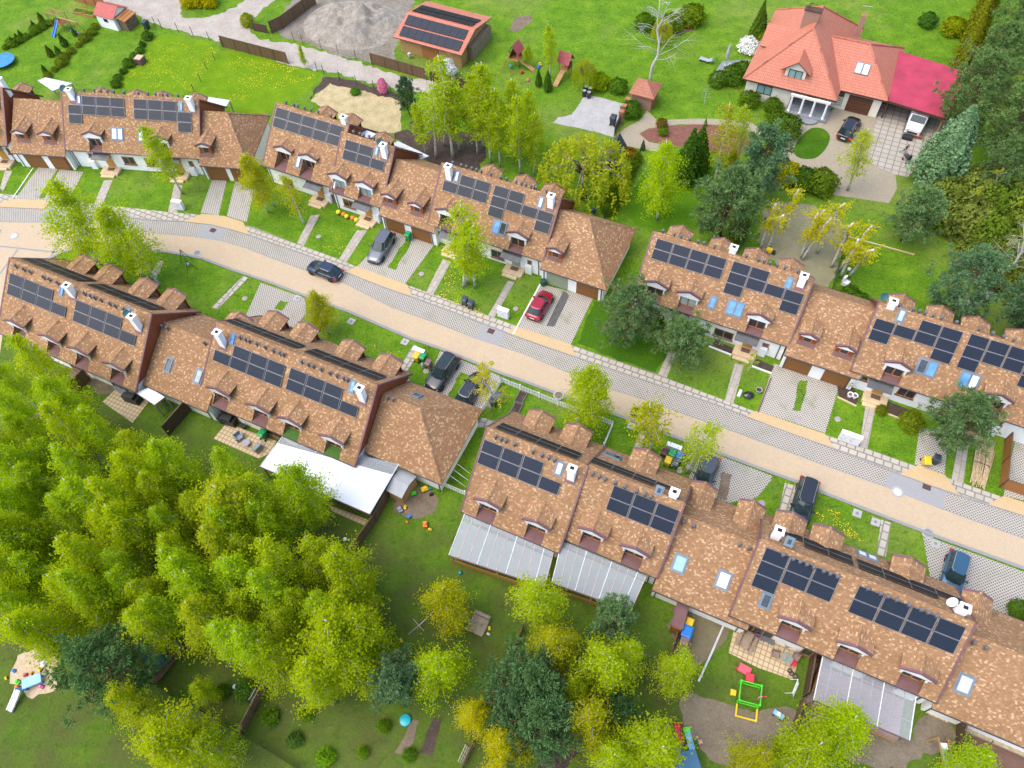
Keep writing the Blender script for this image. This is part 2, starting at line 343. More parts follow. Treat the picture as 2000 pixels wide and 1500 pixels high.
patch('lawn', [(1550, 296), (1560, 272), (1584, 251), (1608, 252), (1621, 267), (1613, 290), (1592, 309), (1563, 309)], LAWND, 5, sm=1)
# tracks, soil and lawns with their own look
patch('dirt_track', [(150, -20), (345, -20), (350, 28), (385, 36), (440, 24), (505, -15), (550, -15), (495, 38), (500, 72), (593, 91), (687, 117), (767, 144), (833, 157), (880, 170), (880, 192), (830, 181), (767, 173), (649, 141), (567, 128), (432, 83), (307, 48), (255, 22), (205, 8)], SAND, 2, jit=.35)
patch('building_plot', [(545, 62), (600, -20), (800, -20), (780, 60), (772, 100), (765, 125), (720, 120), (650, 105), (590, 80)], mk_earth('excavated_sand_soil', (.10, .085, .065), (.22, .195, .155), (.38, .345, .29), .5, 3), 3, jit=.4)
patch('concrete_slab', [(713, 88), (735, 64), (769, 59), (775, 72), (721, 91)], CONC, 5)
patch('soil_border', [(604, 195), (632, 150), (662, 150), (770, 180), (795, 200), (785, 215), (700, 190), (640, 165)], DSOIL, 2, jit=.25)
patch('lawn', [(606, 197), (644, 163), (700, 176), (782, 198), (783, 256), (740, 262), (690, 243)], STRAW, 3, jit=.25)
patch('woodland_soil', [(770, 262), (850, 258), (925, 262), (950, 290), (930, 335), (880, 335), (820, 305)], DSOIL, 2, jit=.4)
patch('lawn', [(230, 165), (300, 80), (330, 68), (430, 95), (375, 180)], LAWNY, 2, jit=.35)
patch('lawn', [(380, 185), (435, 100), (590, 135), (625, 150), (560, 205), (480, 225), (440, 215)], LAWNY, 2, jit=.35)
patch('lawn', [(1240, 440), (1210, 395), (1270, 330), (1400, 360), (1380, 440), (1330, 452), (1280, 448)], LAWN2, 2, jit=.2)
patch('lawn', [(1128, 670), (1160, 590), (1250, 600), (1310, 690), (1280, 726), (1200, 700)], LAWND, 2, jit=.15)
patch('lawn', [(1480, 470), (1520, 390), (1640, 430), (1650, 480), (1620, 560), (1560, 540)], mk_earth('worn_grey_lawn', (.16, .15, .08), (.26, .24, .16), (.14, .18, .04), .5, 3), 2, jit=.5)
patch('soil_patch', [(1330, 1356), (1390, 1368), (1440, 1385), (1480, 1390), (1550, 1385), (1560, 1430), (1500, 1480), (1400, 1490), (1360, 1450), (1335, 1410)], mk_earth('trodden_grey_soil', (.12, .095, .065), (.22, .178, .128), (.31, .26, .20)), 3, jit=.5)
patch('soil_patch', [(1568, 1366), (1600, 1372), (1700, 1420), (1776, 1447), (1800, 1400), (1850, 1408), (1860, 1460), (1700, 1500), (1600, 1440), (1565, 1430)], mk_earth('trodden_brown_soil', (.11, .09, .06), (.2, .165, .12), (.29, .25, .19)), 3, jit=.45)
patch('soil_patch', [(770, 1000), (790, 945), (850, 960), (855, 985), (825, 1010)], SOIL, 3, jit=.7)
patch('soil_patch', [(1310, 1190), (1380, 1200), (1425, 1215), (1390, 1280), (1330, 1300)], mk_earth('thin_worn_lawn', (.10, .10, .045), (.19, .155, .1), (.12, .14, .03), .7, 4), 2, jit=.5)
patch('soil_patch', [(1030, 1330), (1100, 1300), (1160, 1400), (1110, 1500), (1050, 1500)], DSOIL, 2, jit=.5)
patch('sandpit', [(20, 1335), (35, 1278), (80, 1263), (118, 1271), (112, 1345), (64, 1364)], PALES, 3, jit=.25)
patch('soil_bed', [(770, 1470), (805, 1406), (820, 1408), (795, 1478)], SOIL, 4, jit=.1); patch('soil_bed', [(818, 1470), (848, 1400), (864, 1404), (842, 1477)], DSOIL, 4, jit=.1)
patch('planting_bed', [(1635, 753), (1650, 745), (1678, 770), (1672, 792), (1638, 778)], DSOIL, 4); patch('planting_bed', [(1718, 800), (1735, 785), (1790, 805), (1775, 824)], DSOIL, 4)
patch('planting_bed', [(1385, 672), (1395, 662), (1432, 680), (1428, 692)], DSOIL, 4); patch('planting_bed', [(1470, 712), (1478, 700), (1512, 716), (1506, 728)], DSOIL, 4)
patch('planting_bed', [(800, 240), (815, 236), (840, 300), (815, 300)], DSOIL, 3, jit=.2)
patch('gravel_path', [(1872, 606), (1880, 590), (1915, 570), (1938, 552), (1952, 560), (1930, 580), (1905, 600)], GRAVEL, 2, jit=.2)
patch('flower_bed', [(1005, 35), (1035, 28), (1042, 40), (1010, 62), (995, 60)], SOIL, 2, jit=.15)
patch('flower_bed', [(1290, 30), (1340, 30), (1355, 60), (1320, 68), (1290, 60)], mk_earth('brown_bed', (.1, .06, .03), (.18, .11, .06), (.26, .17, .1)), 2, jit=.2)
patch('planting_bed', [(60, 775), (150, 700), (235, 745), (205, 770), (120, 735)], SOIL, 2, jit=.3)
# ------------------------------------------------------------------ house materials
def mk_shingle():
    m, nt, b = nmat('mottled_brown_shingles')
    uv = N(nt, 'ShaderNodeUVMap').outputs[0]; s = sepxyz(nt, uv)
    row = math_(nt, 'FLOOR', math_(nt, 'DIVIDE', s[1], .14))
    wr = N(nt, 'ShaderNodeTexWhiteNoise', noise_dimensions='1D'); nt.links.new(row, wr.inputs['W'])
    cx = math_(nt, 'ADD', math_(nt, 'DIVIDE', s[0], .18), math_(nt, 'MULTIPLY', wr.outputs['Value'], 7.3))
    col = math_(nt, 'FLOOR', cx)
    oi = N(nt, 'ShaderNodeObjectInfo').outputs['Random']
    wn = N(nt, 'ShaderNodeTexWhiteNoise'); nt.links.new(comb(nt, col, row, math_(nt, 'MULTIPLY', oi, 40)), wn.inputs['Vector'])
    c = ramp(nt, wn.outputs['Value'], [(0, (.245, .136, .068)), (.25, (.28, .158, .080)), (.5, (.31, .176, .090)), (.72, (.34, .198, .104)), (.80, (.43, .27, .145)), (.92, (.56, .385, .22))], 'CONSTANT')
    big = noise(nt, uv, .35, 4, .6)
    c = mix(nt, .3, c, ramp(nt, big, [(.3, (.26, .146, .074)), (.7, (.35, .205, .108))]))
    moss = noise(nt, opos(nt), .8, 6, .7); c = mix(nt, math_(nt, 'MULTIPLY', ramp(nt, moss, [(.56, (0, 0, 0)), (.72, (1, 1, 1))]), .35), c, (.20, .15, .085))
    fv = math_(nt, 'FRACT', math_(nt, 'DIVIDE', s[1], .14))
    edge = math_(nt, 'GREATER_THAN', fv, .86)
    c = mix(nt, math_(nt, 'MULTIPLY', edge, .5), c, (.11, .06, .04))
    nt.links.new(c, b.inputs['Base Color']); b.inputs['Roughness'].default_value = .9; b.inputs['Specular IOR Level'].default_value = .15
    bump(nt, b, math_(nt, 'SUBTRACT', 1.0, fv), .35, .03); return m
def mk_boards(name, a, bb, w, axis=0, dark=(.03, .012, .008), lines=.1):
    m, nt, b = nmat(name); p = opos(nt); s = sepxyz(nt, p)
    q = s[axis] if axis < 3 else math_(nt, 'ADD', s[0], s[1])
    u = math_(nt, 'DIVIDE', q, w); fl = math_(nt, 'FLOOR', u); fr = math_(nt, 'FRACT', u)
    wn = N(nt, 'ShaderNodeTexWhiteNoise', noise_dimensions='1D'); nt.links.new(fl, wn.inputs['W'])
    c = mix(nt, wn.outputs['Value'], a, bb); c = mix(nt, math_(nt, 'MULTIPLY', noise(nt, p, 3, 5, .7), .4), c, [x * .6 for x in a])
    c = mix(nt, math_(nt, 'LESS_THAN', fr, lines), c, dark)
    nt.links.new(c, b.inputs['Base Color']); b.inputs['Roughness'].default_value = .65; b.inputs['Specular IOR Level'].default_value = .25
    bump(nt, b, fr, .2, .01); return m
def mk_panel(name, a, bb, rough=.3, spec=.25):
    m, nt, b = nmat(name); p = opos(nt); s = sepxyz(nt, p)
    fx = math_(nt, 'FRACT', math_(nt, 'DIVIDE', s[0], .08)); fy = math_(nt, 'FRACT', math_(nt, 'DIVIDE', s[1], .16))
    ln = math_(nt, 'MAXIMUM', math_(nt, 'LESS_THAN', fx, .16), math_(nt, 'LESS_THAN', fy, .06))
    c = mix(nt, noise(nt, wpos(nt), .5, 3), a, bb); c = mix(nt, math_(nt, 'MULTIPLY', ln, .35), c, (.10, .115, .15))
    nt.links.new(c, b.inputs['Base Color']); b.inputs['Roughness'].default_value = rough; b.inputs['Specular IOR Level'].default_value = spec; return m
SHING = mk_shingle()
PLAST = M('white_render', (.86, .86, .85), .85, var=.05, vs=.8)
MAUVE = M('mauve_metal_trim', (.15, .070, .078), .5, var=.12)
MAUVEF = M('mauve_roofing_felt', (.155, .078, .075), .8, var=.15)
CLAD = mk_boards('red_brown_cladding', (.27, .075, .03), (.33, .10, .042), .14, 1)
WFRAME = M('golden_oak_frame', (.42, .19, .05), .5, var=.2)
SHUT = M('red_brown_shutter', (.27, .06, .015), .5, var=.15)
GDOOR = mk_boards('brown_garage_door', (.235, .105, .032), (.26, .12, .04), .21, 2, (.12, .05, .02), .06)
GDOORG = mk_boards('sage_garage_door', (.29, .35, .24), (.30, .36, .25), .12, 0, (.2, .25, .17), .06)
FDOOR = M('honey_oak_door', (.52, .255, .05), .5, var=.12)
FDOORG = M('sage_green_door', (.30, .37, .27), .5, var=.08)
GLASS = M('dark_window_glass', (.035, .045, .05), .07, var=.3, spec=.8)
GLASSB = M('sky_blue_roof_glass', (.10, .28, .62), .05, var=.25, spec=.9)
GLASSW = M('blind_behind_glass', (.74, .76, .80), .12, var=.03, spec=.8)
GLASST = M('teal_blind_behind_glass', (.22, .40, .40), .15, var=.15, spec=.8)
SKYF = M('slate_blue_roof_window_frame', (.15, .20, .25), .45, var=.1)
VENT = M('grey_vent_plastic', (.12, .12, .13), .5, var=.15)
GUT = M('dark_gutter', (.06, .05, .05), .5)
AWN = M('smoked_canopy_sheet', (.085, .085, .082), .22, var=.25, spec=.6)
STEP = M('sandstone_step', (.60, .45, .27), .8, var=.12)
WHITE = M('white_paint', (.82, .82, .82), .5, var=.04)
DISHG = M('teal_grey_dish', (.03, .10, .11), .4)
BLACK = M('opening_black', (.01, .01, .01), .9)
RAIL = M('aluminium', (.36, .36, .37), .4, .5)
PVN = mk_panel('navy_solar_cells', (.005, .009, .018), (.007, .013, .027))
PVG = mk_panel('sky_sheen_solar_cells', (.022, .024, .029), (.032, .034, .040), .4, .22)  # lighter grey paints the grazing sky reflection into the cell colour
PVK = mk_panel('black_solar_cells', (.010, .010, .010), (.018, .016, .014), .45, .06)
def slope_T(x, y0, z0, dydz):
    """frame on a roof slope: local X along the row, local Y down the slope, Z normal; dydz=(dy,dz) unit, down the slope"""
    dy, dz = dydz; n = Vector((0, -dz, dy)) if dy > 0 else Vector((0, dz, -dy))
    ex = Vector((1, 0, 0)); ey = Vector((0, dy, dz)); ez = ex.cross(ey)
    if ez.z < 0: ex = -ex; ez = -ez
    return Matrix(((ex.x, ey.x, ez.x, x), (ex.y, ey.y, ez.y, y0), (ex.z, ey.z, ez.z, z0), (0, 0, 0, 1)))
def panel_mesh(mat, w, h):
    mb = MB(); mb.box(-w / 2, w / 2, -h / 2, h / 2, .10, .135)
    f = .018
    for a in ((-w / 2, w / 2, -h / 2, -h / 2 + f), (-w / 2, w / 2, h / 2 - f, h / 2), (-w / 2, -w / 2 + f, -h / 2 + f, h / 2 - f), (w / 2 - f, w / 2, -h / 2 + f, h / 2 - f)): mb.box(*a, .135, .139, 1)
    return mb
class House:
    def __init__(s, name, label, cat, X, Y, an, L, hr, S, Nn, group, x0=0.0, yr=0.0):
        s.X, s.Y, s.an, s.L, s.hr, s.S, s.N, s.x0, s.yr = X, Y, an, L, hr, S, Nn, x0, yr
        s.u = Vector((math.cos(an), math.sin(an))); s.w = Vector((-math.sin(an), math.cos(an)))
        s.t = thing(name, label, cat, (X, Y, 0), an, group)
    def loc(s, px, z):
        p = Vector(G(px[0], px[1], z)[:2]) - Vector((s.X, s.Y)); return p @ s.u, p @ s.w
    def zs(s, y):
        y -= s.yr; D, he = s.S if y < 0 else s.N; return s.hr - abs(y) * (s.hr - he) / D
    def on_slope(s, px, sgn):
        D, he = s.S if sgn < 0 else s.N; k = (s.hr - he) / D
        lo, hi = 0.0, s.hr + 3
        f = lambda z: (s.loc(px, z)[1] - s.yr) * sgn * k - (s.hr - z)
        a, bq = lo, hi; fa = f(a)
        for _ in range(50):
            mth = (a + bq) / 2; fm = f(mth)
            if (fm > 0) == (fa > 0): a = mth
            else: bq = mth
        x, y = s.loc(px, a); return x, (y - s.yr) * sgn * math.hypot(1, k)   # x, slope distance from ridge
    def on_wall(s, px, y):
        c = Vector((0, 0, CH)); d = G(px[0], px[1], 0) - c
        o = Vector((s.X, s.Y, 0)); w3 = Vector((s.w.x, s.w.y, 0)); t = (y - (c - o) @ w3) / (d @ w3); P = c + d * t - o
        return P @ Vector((s.u.x, s.u.y, 0)), P.z
    def sl(s, sgn):
        D, he = s.S if sgn < 0 else s.N; ln = math.hypot(D, s.hr - he); return (sgn * D / ln, -(s.hr - he) / ln), ln
    def P(s, sgn, x, t, up=0.0):
        (dy, dz), ln = s.sl(sgn); n = (-dz * sgn, abs(dy)); return (x, s.yr + dy * t + sgn * abs(dz) * up, s.hr + dz * t + abs(dy) * up)
    def roof(s, notchS=(), notchN=(), ends=(True, True), hip=None):
        mb = MB(); th = .16; x0, x1 = s.x0, s.x0 + s.L
        for sgn, notches in ((-1, notchS), (1, notchN)):
            (dy, dz), ln = s.sl(sgn); cuts = sorted(notches); xs = x0
            segs = []
            for a, bq, yn in cuts:
                if a > xs: segs.append((xs, a, ln, 1))
                segs.append((a, bq, (abs(yn - s.yr)) / abs(dy), 0)); xs = bq
            segs.append((xs, x1, ln, 1))
            for a, bq, l, full in segs:
                hx = hip if (hip and bq == x1) else 0
                def q(x, t, up): return s.P(sgn, x, t, up)
                top = [q(a, 0, 0), q(bq - hx, 0, 0), q(bq, l, 0), q(a, l, 0)] if hx else [q(a, 0, 0), q(bq, 0, 0), q(bq, l, 0), q(a, l, 0)]
                uv = [(a, 0), (bq - hx, 0), (bq, -l), (a, -l)]
                low = [(p[0], p[1], p[2] - th) for p in top]
                if sgn < 0: mb.face(top[::-1], 0, uv[::-1]); mb.face(low, 1)
                else: mb.face(top, 0, uv); mb.face(low[::-1], 1)
                for i, jx in ((1, 2), (2, 3), (3, 0)): mb.face([top[i], top[jx], low[jx], low[i]], 1 if i == 2 else 0, [(0, 0), (l, 0), (l, .16), (0, .16)])
                if full == 0:   # cheeks of the balcony recess
                    for xx in (a, bq):
                        zf = s.fl(sgn); p1 = q(xx, l, 0); p2 = q(xx, ln, 0)
                        mb.face([(xx, p1[1], p1[2] - .002), (xx, p2[1], p2[2]), (xx, p2[1], zf), (xx, p1[1], zf)], 0, [(0, p1[2]), (ln - l, p2[2]), (ln - l, zf), (0, zf)])
        if hip:   # hipped right end
            a = s.P(-1, x1 - hip, 0); b1 = s.P(-1, x1, s.sl(-1)[1]); c1 = s.P(1, x1, s.sl(1)[1]); w = abs(c1[1] - b1[1])
            mb.face([b1, c1, a], 0, [(0, -5), (w, -5), (abs(a[1] - b1[1]), 0)]); mb.face([(p[0], p[1], p[2] - th) for p in (c1, b1, a)], 1)
            mb.face([b1, c1, (c1[0], c1[1], c1[2] - th), (b1[0], b1[1], b1[2] - th)], 1)
        # ridge cap
        e = x1 - (hip or 0)
        mb.face([(x0, s.yr - .16, s.hr - .115), (e, s.yr - .16, s.hr - .115), (e, s.yr, s.hr + .05), (x0, s.yr, s.hr + .05)], 0, [(x0, 9), (e, 9), (e, 9.16), (x0, 9.16)])
        mb.face([(x0, s.yr, s.hr + .05), (e, s.yr, s.hr + .05), (e, s.yr + .16, s.hr - .115), (x0, s.yr + .16, s.hr - .115)], 0, [(x0, 9.3), (e, 9.3), (e, 9.46), (x0, 9.46)])
        if hip:
            for c in (s.P(-1, x1, s.sl(-1)[1]), s.P(1, x1, s.sl(1)[1])):
                a = Vector(s.P(-1, x1 - hip, 0)); c = Vector(c); d = (c - a).normalized(); sd = d.cross(Vector((0, 0, 1))).normalized() * .15
                ln = (c - a).length
                mb.face([a + sd + Vector((0, 0, -.03)), c + sd + Vector((0, 0, -.03)), c + Vector((0, 0, .06)), a + Vector((0, 0, .06))], 0, [(0, 7), (ln, 7), (ln, 7.15), (0, 7.15)])
                mb.face([a + Vector((0, 0, .06)), c + Vector((0, 0, .06)), c - sd + Vector((0, 0, -.03)), a - sd + Vector((0, 0, -.03))], 0, [(0, 7.3), (ln, 7.3), (ln, 7.45), (0, 7.45)])
        s.roofo = mb.build('roof', [SHING, MAUVE], s.t)
        for k, xe in enumerate((x0, x1)):
            if not ends[k]: continue
            v = MB(); o = -.15 if k == 0 else .15
            for sgn in (-1, 1):
                l = s.sl(sgn)[1]; a = s.P(sgn, xe, 0, .04); c = s.P(sgn, xe, l, .04)
                pts = [[(xe + min(0, o), p[1], p[2]), (xe + max(0, o), p[1], p[2]), (xe + max(0, o), p[1], p[2] - .24), (xe + min(0, o), p[1], p[2] - .24)] for p in (a, c)]
                v.rings(pts)
            v.build('verge_board', MAUVE, s.t)
    def fl(s, sgn): D, he = s.S if sgn < 0 else s.N; return he + .04
    def walls(s, ins=(.42, .42), clad=(False, True), ex=(.12, .12), hip=None, hipins=.4):
        mb = MB(); x0, x1 = s.x0 + ex[0], s.x0 + s.L - ex[1]
        ys = s.yr - s.S[0] + ins[0]; yn = s.yr + s.N[0] - ins[1]
        if hip: x1 -= hipins
        zS, zN = s.zs(ys) - .2, s.zs(yn) - .2; zr = s.hr - .2
        prof = [(ys, 0), (yn, 0), (yn, zN), (s.yr, zr), (ys, zS)]
        mb.box(x0, x1, ys, yn, 0, min(s.S[1], s.N[1]) - .22)
        if not hip:
            for xa, xb in ((x0, x0 + .25), (x1 - .25, x1)): mb.rings([[(x, y, z) for y, z in ((ys, min(s.S[1], s.N[1]) - .22), (yn, min(s.S[1], s.N[1]) - .22), (yn, zN), (s.yr, zr), (ys, zS))] for x in (xa, xb)])
        mb.build('wall', PLAST, s.t); s.ys, s.yn = ys, yn
        for k, xe in enumerate((x0, x1)):
            if clad[k] and not (hip and k):
                cl = MB(); o = -.05 if k == 0 else .05; zb = 2.75
                cl.rings([[(xx, y, z) for y, z in ((ys + .05, zb), (yn - .05, zb), (yn - .05, zN), (s.yr, zr), (ys + .05, zS))] for xx in (min(xe, xe + o), max(xe, xe + o))])
                cl.build('gable_cladding', CLAD, s.t)
    def gutters(s, both=True):
        for sgn in ((-1, 1) if both else (-1,)):
            l = s.sl(sgn)[1]; mb = MB(); a = s.P(sgn, s.x0 + .02, l, -.1); c = s.P(sgn, s.x0 + s.L - .02, l, -.1)
            mb.tube([(a[0], a[1] + sgn * .07, a[2]), (c[0], c[1] + sgn * .07, c[2])], .075, 6)
            for x in (s.x0 + .35, s.x0 + s.L - .6):
                y = a[1] + sgn * .05; yw = (s.ys - .06 if sgn < 0 else s.yn + .06)
                mb.tube([(x, y, a[2] - .03), (x, yw, a[2] - .35), (x, yw, .05)], .05, 5)
            mb.build('gutter', GUT, s.t)
    def dormer(s, x, sgn, yf, za, zt, w, ww, kind, glass=None, deep=True):
        """x: centre; yf: front of the dormer roof (distance from ridge); ww: opening width; kind balcony / window"""
        S = sgn; yr = s.yr; Y = lambda d: yr + S * d
        D, he = s.S if S < 0 else s.N; k = (s.hr - he) / D
        roof_d = lambda z: (s.hr - z) / k      # distance from ridge where slope has height z
        mb = MB(); ba = roof_d(za); bt = roof_d(zt)
        for sg in (-1, 1):
            pts = [(x, Y(yf), za), (x + sg * w / 2, Y(yf), zt), (x + sg * w / 2, Y(bt) - S * .0, zt), (x, Y(ba), za)]
            ln = math.hypot(w / 2, za - zt); uv = [(yf, 0), (yf, -ln), (bt, -ln), (ba, 0)]
            low = [(p[0], p[1], p[2] - .10) for p in pts]
            mb.face(pts if sg * S < 0 else pts[::-1], 0, uv if sg * S < 0 else uv[::-1]); mb.face(low, 1)
            mb.face([pts[0], pts[1], low[1], low[0]], 1); mb.face([pts[1], pts[2], low[2], low[1]], 1)
            q0 = Vector(pts[0]); q1 = Vector(pts[1]); q3 = Vector((0, -S * .07, 0)); up = Vector((0, 0, .035))
            mb.mesh([q0 + q3 * -1 + up, q1 - q3 + up, q1 + q3 * 2 + up, q0 + q3 * 2 + up, q0 - q3 - up * 5, q1 - q3 - up * 5], [(0, 1, 2, 3), (0, 1, 5, 4)], 1)
        # small ridge cap
        for sg in (-1, 1):
            pts = [(x, Y(yf), za + .04), (x + sg * .12, Y(yf), za - .02), (x + sg * .12, Y(ba - .1), za - .02), (x, Y(ba - .1), za + .04)]
            mb.face(pts if sg * S < 0 else pts[::-1], 0, [(0, 5), (0, 5.1), (3, 5.1), (3, 5)])
        # cheeks
        yw = yf - .32
        for sg in (-1, 1):
            xx = x + sg * (ww / 2 + .12)
            zt2 = za - (za - zt) * (ww / 2 + .12) / (w / 2) - .1
            mb.face([(xx, Y(yw), zt2), (xx, Y(roof_d(zt2)), zt2), (xx, Y(yw), s.hr - k * yw)], 0, [(0, 0), (2, 0), (0, -1)])
        d = mb.build('dormer', [SHING, MAUVE], s.t)
        # white gable board with stepped shoulders and posts
        gb = MB(); f0, f1 = Y(yf - .015), Y(yf - .12); zg = zt - .12; h2 = za - .07
        zf = s.fl(S) if kind == 'balcony' else s.hr - k * yf + .02
        dg = .42 if kind == 'balcony' else .16
        zg = zt - .08; prof = [(-w / 2 + .08, zg), (-w / 2 + .08, zg - .10), (-ww / 2 - .18, zg - dg), (ww / 2 + .18, zg - dg), (w / 2 - .08, zg - .10), (w / 2 - .08, zg), (0, h2)]
        gb.rings([[(x + a, yy, z) for a, z in prof] for yy in (f0, f1)])
        if kind == 'balcony':
            for sg in (-1, 1):
                a = x + sg * ww / 2; b2 = x + sg * (ww / 2 + .16); lo, hi = min(a, b2), max(a, b2)
                y0, y1 = sorted((Y(yw + .02), Y(yw + .24)))
                gb.box(lo, hi, y0, y1, zf, zg - .27)
        gb.build('gable_board', WHITE, d)
        wn = MB(); y0 = Y(yw)
        zt3 = zg - .38 if kind == 'balcony' else zg - .20
        fr = .09
        if kind == 'balcony':
            zb = zf; a, c = x - ww / 2, x + ww / 2
            y_a, y_b = sorted((y0, y0 + S * .06)); bars = [(a, a + fr, zb, zt3), (c - fr, c, zb, zt3), (x - fr * .7, x + fr * .7, zb, zt3), (a + fr, c - fr, zt3 - fr, zt3), (a + fr, c - fr, zb, zb + fr)]
        else:
            zb = s.hr - k * (yw) - .25; zb = max(zb, s.hr - k * yw - .05); a, c = x - ww / 2, x + ww / 2
            y_a, y_b = sorted((y0, y0 + S * .06)); bars = [(a, a + fr, zb, zt3), (c - fr, c, zb, zt3), (a + fr, c - fr, zt3 - fr, zt3), (a + fr, c - fr, zb, zb + fr)]
        for bx in bars: wn.box(bx[0], bx[1], y_a, y_b, bx[2], bx[3])
        wm = wn.build('window', WFRAME, d)
        if kind == 'window':
            sh = MB()
            for sg in (-1, 1):
                a2 = x + sg * (ww / 2 + .01); b2 = x + sg * (ww / 2 + .38); sh.box(min(a2, b2), max(a2, b2), y_a, y_b, zb, zt3 - .03)
            sh.build('shutter', SHUT, d)
        fl = MB()
        if kind == 'balcony':
            yy = sorted((Y(D + .02), Y(yw - .02))); fl.box(x - ww / 2 - .02, x + ww / 2 + .02, yy[0], yy[1], zf - .1, zf)
            # back wall of the recess in render above/below handled by window; side returns
        else:
            zz = s.hr - k * (yw + .30); yy = sorted((Y(yw + .02), Y(yw + .36)))
            l = [(x - ww / 2 - .45, Y(yw + .02), s.hr - k * yw + .03), (x + ww / 2 + .45, Y(yw + .02), s.hr - k * yw + .03), (x + ww / 2 + .45, Y(yw + .42), s.hr - k * (yw + .42) + .04), (x - ww / 2 - .45, Y(yw + .42), s.hr - k * (yw + .42) + .04)]
            fl.rings([[(p[0], p[1], p[2] - .06) for p in l], l])
        fl.build('balcony_floor' if kind == 'balcony' else 'sill', MAUVEF, d)
        pa = MB(); yp = y0 + S * .02
        pa.face([(x - ww / 2 + .03, yp, zb + .03), (x + ww / 2 - .03, yp, zb + .03), (x + ww / 2 - .03, yp, zt3 - .03), (x - ww / 2 + .03, yp, zt3 - .03)])
        pa.build('pane', glass or GLASS, d)
        return d
    def pv(s, sgn, p0, p1, mask, mat, gap=.13, a_=None):
        (pxa, ca, ra), (pxb, cb, rb) = p0, p1
        xa, ta = s.on_slope(pxa, sgn); xb, tb = s.on_slope(pxb, sgn)
        cw = (xb - xa) / (cb - ca); rh = (tb - ta) / (rb - ra); ox = xa - ca * cw; ot = ta - ra * rh
        s.pvgrid(sgn, ox, ot, cw, rh, mask, mat, gap)
    def pvgrid(s, sgn, ox, ot, cw, rh, mask, mat, gap=.13):
        if mat is PVK: gap = .03
        mb = panel_mesh(mat, abs(cw) - gap, abs(rh) - (.015 if mat is PVK else .04)); me = None; (dy, dz), ln = s.sl(sgn)
        for r, row in enumerate(mask):
            for c, ch in enumerate(row):
                if ch != '1': continue
                x = ox + (c + .5) * cw; t = ot + (r + .5) * rh; p = s.P(sgn, x, t)
                if me is None: o = mb.build('solar_panel', [mat, RAIL], s.t); me = o.data
                else: o = link('solar_panel', me, s.t)
                o.matrix_local = slope_T(p[0], p[1], p[2], (dy, dz))
        for c in range(1, max(map(len, mask))):
            if mat is PVK: break
            rows = [r for r, row in enumerate(mask) if len(row) > c and row[c] == '1' and row[c - 1] == '1']
            if not rows: continue
            rl = MB()
            for sx in (-.035, .035):
                a = s.P(sgn, ox + c * cw + sx, ot + rows[0] * rh, .05); b2 = s.P(sgn, ox + c * cw + sx, ot + (rows[-1] + 1) * rh, .05); rl.tube([a, b2], .014, 4)
            rl.build('panel_rail', RAIL, s.t)
    def vents(s, pts, y=None, z=None):
        if not hasattr(House, 'vm'):
            mb = MB(); mb.lathe([(.085, -.35), (.085, .32), (.16, .33), (.165, .50), (.11, .57)], 8); o = mb.build('vent_pipe', VENT, s.t); House.vm = o.data; bpy.data.objects.remove(o)
        for px in pts:
            x, yy = s.loc(px, s.hr + .1); o = link('vent_pipe', House.vm, s.t)
            y2 = s.yr + y; o.location = (x, y2, s.zs(y2) + .05)
    def chimney(s, px, ztop=None, w=.66, d=.56, dish=None, y=None):
        zt = ztop or s.hr + .75; x, yy = s.loc(px, zt)
        if y is not None: yy = y
        zb = s.zs(yy) - 1.0; mb = MB()
        mb.bbox(x - w / 2, x + w / 2, yy - d / 2, yy + d / 2, zb, zt - .16, .02)
        c = mb.build('chimney', PLAST, s.t)
        cp = MB(); cp.box(x - w / 2 - .07, x + w / 2 + .07, yy - d / 2 - .07, yy + d / 2 + .07, zt - .16, zt); cp.box(x - .17, x + .17, yy - .14, yy + .14, zt - .01, zt + .03, 1)  # flat black block marks the flue mouth
        cp.build('chimney_cap', [WHITE, BLACK], c)
        fsh = MB(); sg = -1 if yy < s.yr else 1
        t0 = (abs(yy - s.yr) - d / 2) / abs(s.sl(sg)[0][0]); t1 = (abs(yy - s.yr) + d / 2 + .18) / abs(s.sl(sg)[0][0])
        q = [s.P(sg, x - w / 2 - .14, max(t0, 0), .02), s.P(sg, x + w / 2 + .14, max(t0, 0), .02), s.P(sg, x + w / 2 + .14, t1, .02), s.P(sg, x - w / 2 - .14, t1, .02)]
        fsh.rings([q, [(p[0], p[1], p[2] + .03) for p in q]]); fsh.build('chimney_flashing', MAUVE, c)
        if dish:
            dm, dx, dy, rr = dish; ds = MB(); T = Matrix.Translation((x + dx, yy + dy, zt - .15)) @ Matrix.Rotation(R(55), 4, Vector((1, .35, 0)))
            ds.lathe([(.02, 0), (rr * .5, .035), (rr, .12), (rr * .97, .14), (rr * .5, .06), (.02, .03)], 14, T=T)
            ds.tube([(x, yy, zt - .3), (x + dx, yy + dy, zt - .2)], .03, 5); ds.build('satellite_dish', dm, s.t)
    def skylight(s, sgn, px, w=.62, h=1.05, n=1, gl=None, t=None):
        x, tt = s.on_slope(px, sgn); p = s.P(sgn, x, tt); (dy, dz), _ = s.sl(sgn); T = slope_T(p[0], p[1], p[2], (dy, dz)); W = w * n
        mb = MB(); f = .09
        for i in range(n):
            a = -W / 2 + i * w + .015; c = a + w - .03
            for q in ((a, a + f, -h / 2, h / 2), (c - f, c, -h / 2, h / 2), (a + f, c - f, -h / 2, -h / 2 + f), (a + f, c - f, h / 2 - f, h / 2)): mb.box(*q, 0, .13)
        mb.box(-W / 2 - .09, W / 2 + .09, -h / 2 - .1, h / 2 + .14, .01, .035)
        o = mb.build('skylight', SKYF, s.t); o.matrix_local = T
